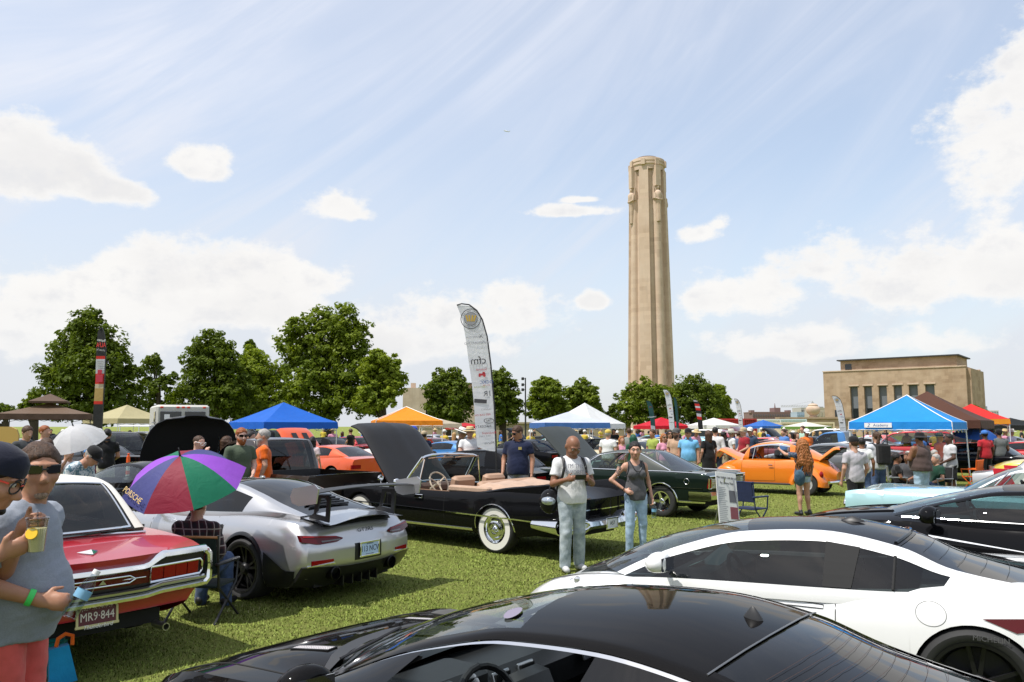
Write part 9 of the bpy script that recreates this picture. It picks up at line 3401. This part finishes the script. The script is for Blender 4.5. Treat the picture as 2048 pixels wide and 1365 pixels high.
def camp_chair(label,pos,rz,cloth_m,wood=None,z=.44,rail=None):
 t=thing('folding_chair',label,'chair',(pos[0],pos[1],0),rz)
 fm=wood or STEEL
 MB().box((0,0,z),(.50,.42,.025),bev=.01).build('seat',cloth_m,t)
 MB().box((0,-.23,z+.32),(.50,.03,.38),M=Matrix.Rotation(R(8),4,'X'),bev=.012).build('backrest',cloth_m,t)
 for s in(1,-1):
  MB().tube([(s*.27,-.25,z+.52),(s*.27,-.20,z),(s*.27,.24,.0)],.013,6).build('leg',fm,t)
  MB().tube([(s*.27,.20,z+.22),(s*.27,.17,z),(s*.27,-.26,.0)],.013,6).build('leg',fm,t)
  MB().box((s*.27,-.02,z+.23),(.05,.46,.03),bev=.01).build('armrest',fm,t)
 MB().tube([(-.27,-.26,z+.50),(.27,-.26,z+.50)],.015,6).build('top_rail',rail or fm,t)
 return t
camp_chair('dark green folding chair with wooden rails under the coloured umbrella',(gx(420,8.55),8.55),R(-8),C('chair_green',.008,.02,.016),BLACKPL,.36,WOOD)
camp_chair('navy folding chair standing beside the show board',(gx(1494,15.4),15.4),R(-52),C('chair_navy',.012,.022,.07),C('chair_blue',.02,.035,.10))
for i,(u,Y,rz,lb,m_)in enumerate([(866,21.0,240,'blue folding chair with the bearded man behind the convertible',TEAL),(895,21.6,130,'turquoise folding chair behind the convertible',TEAL),(1790,21.05,250,'black folding chair under the leaning man beneath the bright blue canopy',BLACK_TEE),(1868,20.5,100,'dark folding chair under the man in green beneath the bright blue canopy',BLACK_TEE),(1938,25,40,'orange folding chair right of the bright blue canopy leg',ORANGE)]):
 camp_chair(lb,cpos(u,Y),R(rz),m_,ORANGE if m_==ORANGE else None)
bd=thing('show_board','tall white information board with text and pictures leaning on an easel','sign',(gx(1452,13.8),13.8,0),R(28))
e=empty_part('board',bd,(0,0,.62),(R(-12),R(7),0))
MB().box((0,0,0),(.46,.015,1.16),bev=.004).build('panel',bsdf('board_white',(.62,.62,.60),.5),e)
text(e,'1966 SUPER CAR BUILD',.045,(0,-.010,.49),(R(90),0,0),BLACKPRINT)
text(e,'By: Jimmy Dan',.05,(0,-.010,.40),(R(90),0,0),BLACKPRINT)
ln=MB()
rr=random.Random(3)
for k in range(26):
 w_=.20*rr.uniform(.7,1)
 ln.box((-.21+w_/2,-.009,.32-k*.032),(w_,.002,.008))
ln.build('print_lines',INKG,e,0)
for z,cm in((.18,(.10,.10,.11)),(-.10,(.20,.05,.06)),(-.36,(.16,.12,.12))):
 MB().box((.12,-.010,z),(.17,.004,.20)).build('picture',bsdf('picture_%.2f'%z,cm,.4),e,0)
for s in(1,-1):
 MB().tube([(s*.18,.05,1.1),(s*.24,-.06 if s>0 else-.06,0)],.012,5).build('leg',STEEL,bd)
MB().tube([(0,.06,1.1),(0,.45,0)],.012,5).build('leg',STEEL,bd)
wu=umbrella('white umbrella behind the old man in the leaf-print shirt',at(146,852,13.2),.46,.30,(R(24),R(-8),0),.2,[fabric('um_white',(.72,.72,.74),.4)])
person('person almost hidden beneath the white umbrella',(gx(140,13.6),13.6),60,H=1.68,top=('tee',LGREY_TEE),bottom=('jeans',JEANSB),sk=SKIN_L,hair=('short',H_GREY),h=.025,arms=('up','down'),seed=71)
gb=thing('cooler_box','teal cooler box under the tail of the red car','cooler',(gx(112,6.6),6.6,0),R(20))
MB().box((0,0,.15),(.32,.26,.28),bev=.02).build('box',C('cooler_teal',.0,.20,.19),gb)
MB().box((0,0,.30),(.33,.27,.03),bev=.01).build('lid',C('cooler_teal2',.0,.16,.15),gb)
bb_=thing('tote_bag','blue bag with orange handle on the grass behind the red car','bag',(gx(155,6.45),6.45,0),R(35))
MB().box((0,0,.145),(.19,.13,.28),taper=.72,bev=.0).build('bag_body',C('bag_blue',.01,.24,.48),bb_,30).rotation_euler=(0,R(-9),0)
MB().tube([(-.06,0,.28),(-.05,0,.34),(.0,.0,.37),(.05,.0,.35),(.05,0,.28)],.016,6).build('handle',ORANGE,bb_)
tp=thing('traffic_post','orange and white traffic post on the lawn near the motorcycles','traffic cone',(gx(260,25),25,0))
MB().lathe([(.20,0),(.20,.05),(.07,.07)],16).build('base',BLACKPL,tp)
orm=bsdf('post_orange',(.80,.10,.01),.5)
for i,(z0,z1)in enumerate(((.06,.32),(.32,.50),(.50,.62),(.62,.80),(.80,1.06))):
 MB().lathe([(.062-.01*z0,z0),(.062-.01*z1,z1)],14).build('band',orm if i%2==0 else WHITE,tp)
MB().lathe([(.05,1.06),(.03,1.07),(.03,1.12),(.05,1.14),(.0,1.15)],12).build('top',orm,tp)
for i,(u,rz)in enumerate(((310,20),(336,60))):
 Y=25.5+i
 mt=thing('motorcycle',['chrome motorcycle parked just right of the traffic post','second motorcycle partly behind the raised black hood'][i],'motorcycle',(gx(u,Y),Y,0),R(rz),'parked motorcycles')
 for x in(.75,-.75):
  w_=empty_part('wheel',mt,(x,0,.32))
  MB().lathe([(.25,-.05),(.32,-.05),(.33,0),(.32,.05),(.25,.05)],24,Matrix.Rotation(R(90),4,'X'),closed=True).build('tyre',RUBBER,w_)
  q=MB()
  for k in range(8):
   a=k*math.pi/4
   q.tube([(0,0,0),(.25*math.cos(a),0,.25*math.sin(a))],.008,4)
  q.build('rim',CHROME,w_)
 MB().box((0,0,.42),(.5,.28,.32),bev=.06).build('engine',CHROME,mt)
 MB().ball((.12,0,.78),(.30,.15,.14)).build('fuel_tank',KP['black'],mt)
 MB().box((-.42,0,.70),(.55,.26,.12),bev=.05).build('seat',BLACKPL,mt)
 MB().tube([(.75,0,.32),(.5,0,.95),(.38,0,1.05)],.03,6).build('fork',CHROME,mt)
 MB().tube([(.30,.38,1.05),(.45,.2,1.08),(.45,-.2,1.08),(.30,-.38,1.05)],.016,6).build('handlebar',CHROME,mt)
 MB().tube([(.1,.16,.3),(-.9,.18,.32)],.045,8).build('exhaust_pipe',CHROME,mt)
 MB().ball((.55,0,.93),(.09,.1,.1)).build('headlight',CLEARLENS,mt)
def step_van():
 Y=33.0
 s=Y/FPX
 t=thing('delivery_van','boxy off-white delivery van with two-pane windscreen among the left trees','van',(gx(362,Y),Y,0),R(-62))
 m=bsdf('van_cream',(.48,.47,.43),.5)
 H=at(360,811,Y).z
 MB().box((-1.2,0,H/2+.25),(3.6,2.0,H-.5),bev=.08).build('body',m,t)
 b=MB()
 b.grid([[(.6,y,1.45),(.95,y,1.40),(1.35,y,1.2),(1.4,y,.5)]for y in(-.95,.95)],flip=True)
 for y in(-.95,.95):
  b.add([(.6,y,1.45),(.95,y,1.4),(1.35,y,1.2),(1.4,y,.5),(.6,y,.5)],[[0,1,2,3,4]])
 b.build('bonnet',m,t,0)
 for y in(-.46,.46):
  f=MB().box((.62,y,H*.82),(.06,.78,H*.17),bev=.05)
  o=f.build('windscreen_pane',WINDARK,t)
 MB().box((.64,-.60,H*.83),(.05,.2,.2)).build('notice',WHITE,t,0)
 for y in(-1.0,1.0):
  MB().box((.1,y,H*.80),(.6,.06,.6),bev=.03).build('side_window',WINDARK,t)
 for k,y in enumerate((-.8,-.2,0,.2,.8)):
  MB().box((.60,y,H-.10),(.06,.12,.07),bev=.02).build('marker_lamp',bsdf('marker_red',(.6,.05,.02),.3),t)
 for x in(.75,-2.3):
  for y in(.9,-.9):
   h=empty_part('wheel',t,(x,y,.38))
   make_wheel(h,'far',.38,.24)
 for y in(-1.15,1.15):
  q=MB().box((.75,y,H*.66),(.05,.16,.3),bev=.02)
  q.tube([(.6,y*.87,H*.75),(.75,y,H*.75)],.02,5)
  q.build('door_mirror',STEEL,t)
 g=MB()
 for k in range(6):
  g.box((1.40,0,.62+k*.08),(.05,1.0,.04))
 g.build('grille',CHROME,t,0)
 for y in(-.7,.7):
  MB().lathe([(.1,0),(.1,.04),(.0,.06)],16,TR((1.39,y,.95),(0,R(90),0))).build('headlight',CLEARLENS,t)
step_van()
wt=thing('display_board','round-topped yellow display board at the far left edge','sign',(gx(12,20),20,0))
MB().prism([(-.26,0),(.26,0),(.36,.8),(.30,.95),(.15,1.02),(-.15,1.02),(-.30,.95),(-.36,.8)],.05,TR((0,0,.95),(R(90),0,0))).build('panel',bsdf('ochre_board',(.42,.27,.07),.5),wt)
for x in(-.2,.2):
 MB().tube([(x,-.02,0),(x,-.02,1.0)],.02,5).build('leg',STEEL,wt)
cs=thing('cooler_box','dark blue cooler on the grass by the white leg of the bright blue canopy','cooler',(gx(1936,21.5),21.5,0),R(-30))
MB().box((0,0,.17),(.55,.35,.34),bev=.03).build('box',C('cooler_blue',.02,.05,.12),cs)
MB().box((0,0,.36),(.57,.37,.05),bev=.015).build('lid',C('cooler_lid',.10,.12,.15),cs)
rk=thing('scaffold_frame','white metal display frame under the khaki canopy','frame',(gx(278,38),38,0))
for x in(-.9,0,.9):
 MB().tube([(x,0,0),(x,0,2.0)],.025,5).build('post',WHITEMETAL,rk)
for z in(1.0,1.5,2.0):
 MB().tube([(-.9,0,z),(.9,0,z)],.02,5).build('rail',WHITEMETAL,rk)
umbrella('blue umbrella standing low beneath the brown canopy',(gx(1952,29),29,1.95),.75,.32,(R(12),0,0),0,[fabric('um_blue',(.02,.09,.36),.2)])
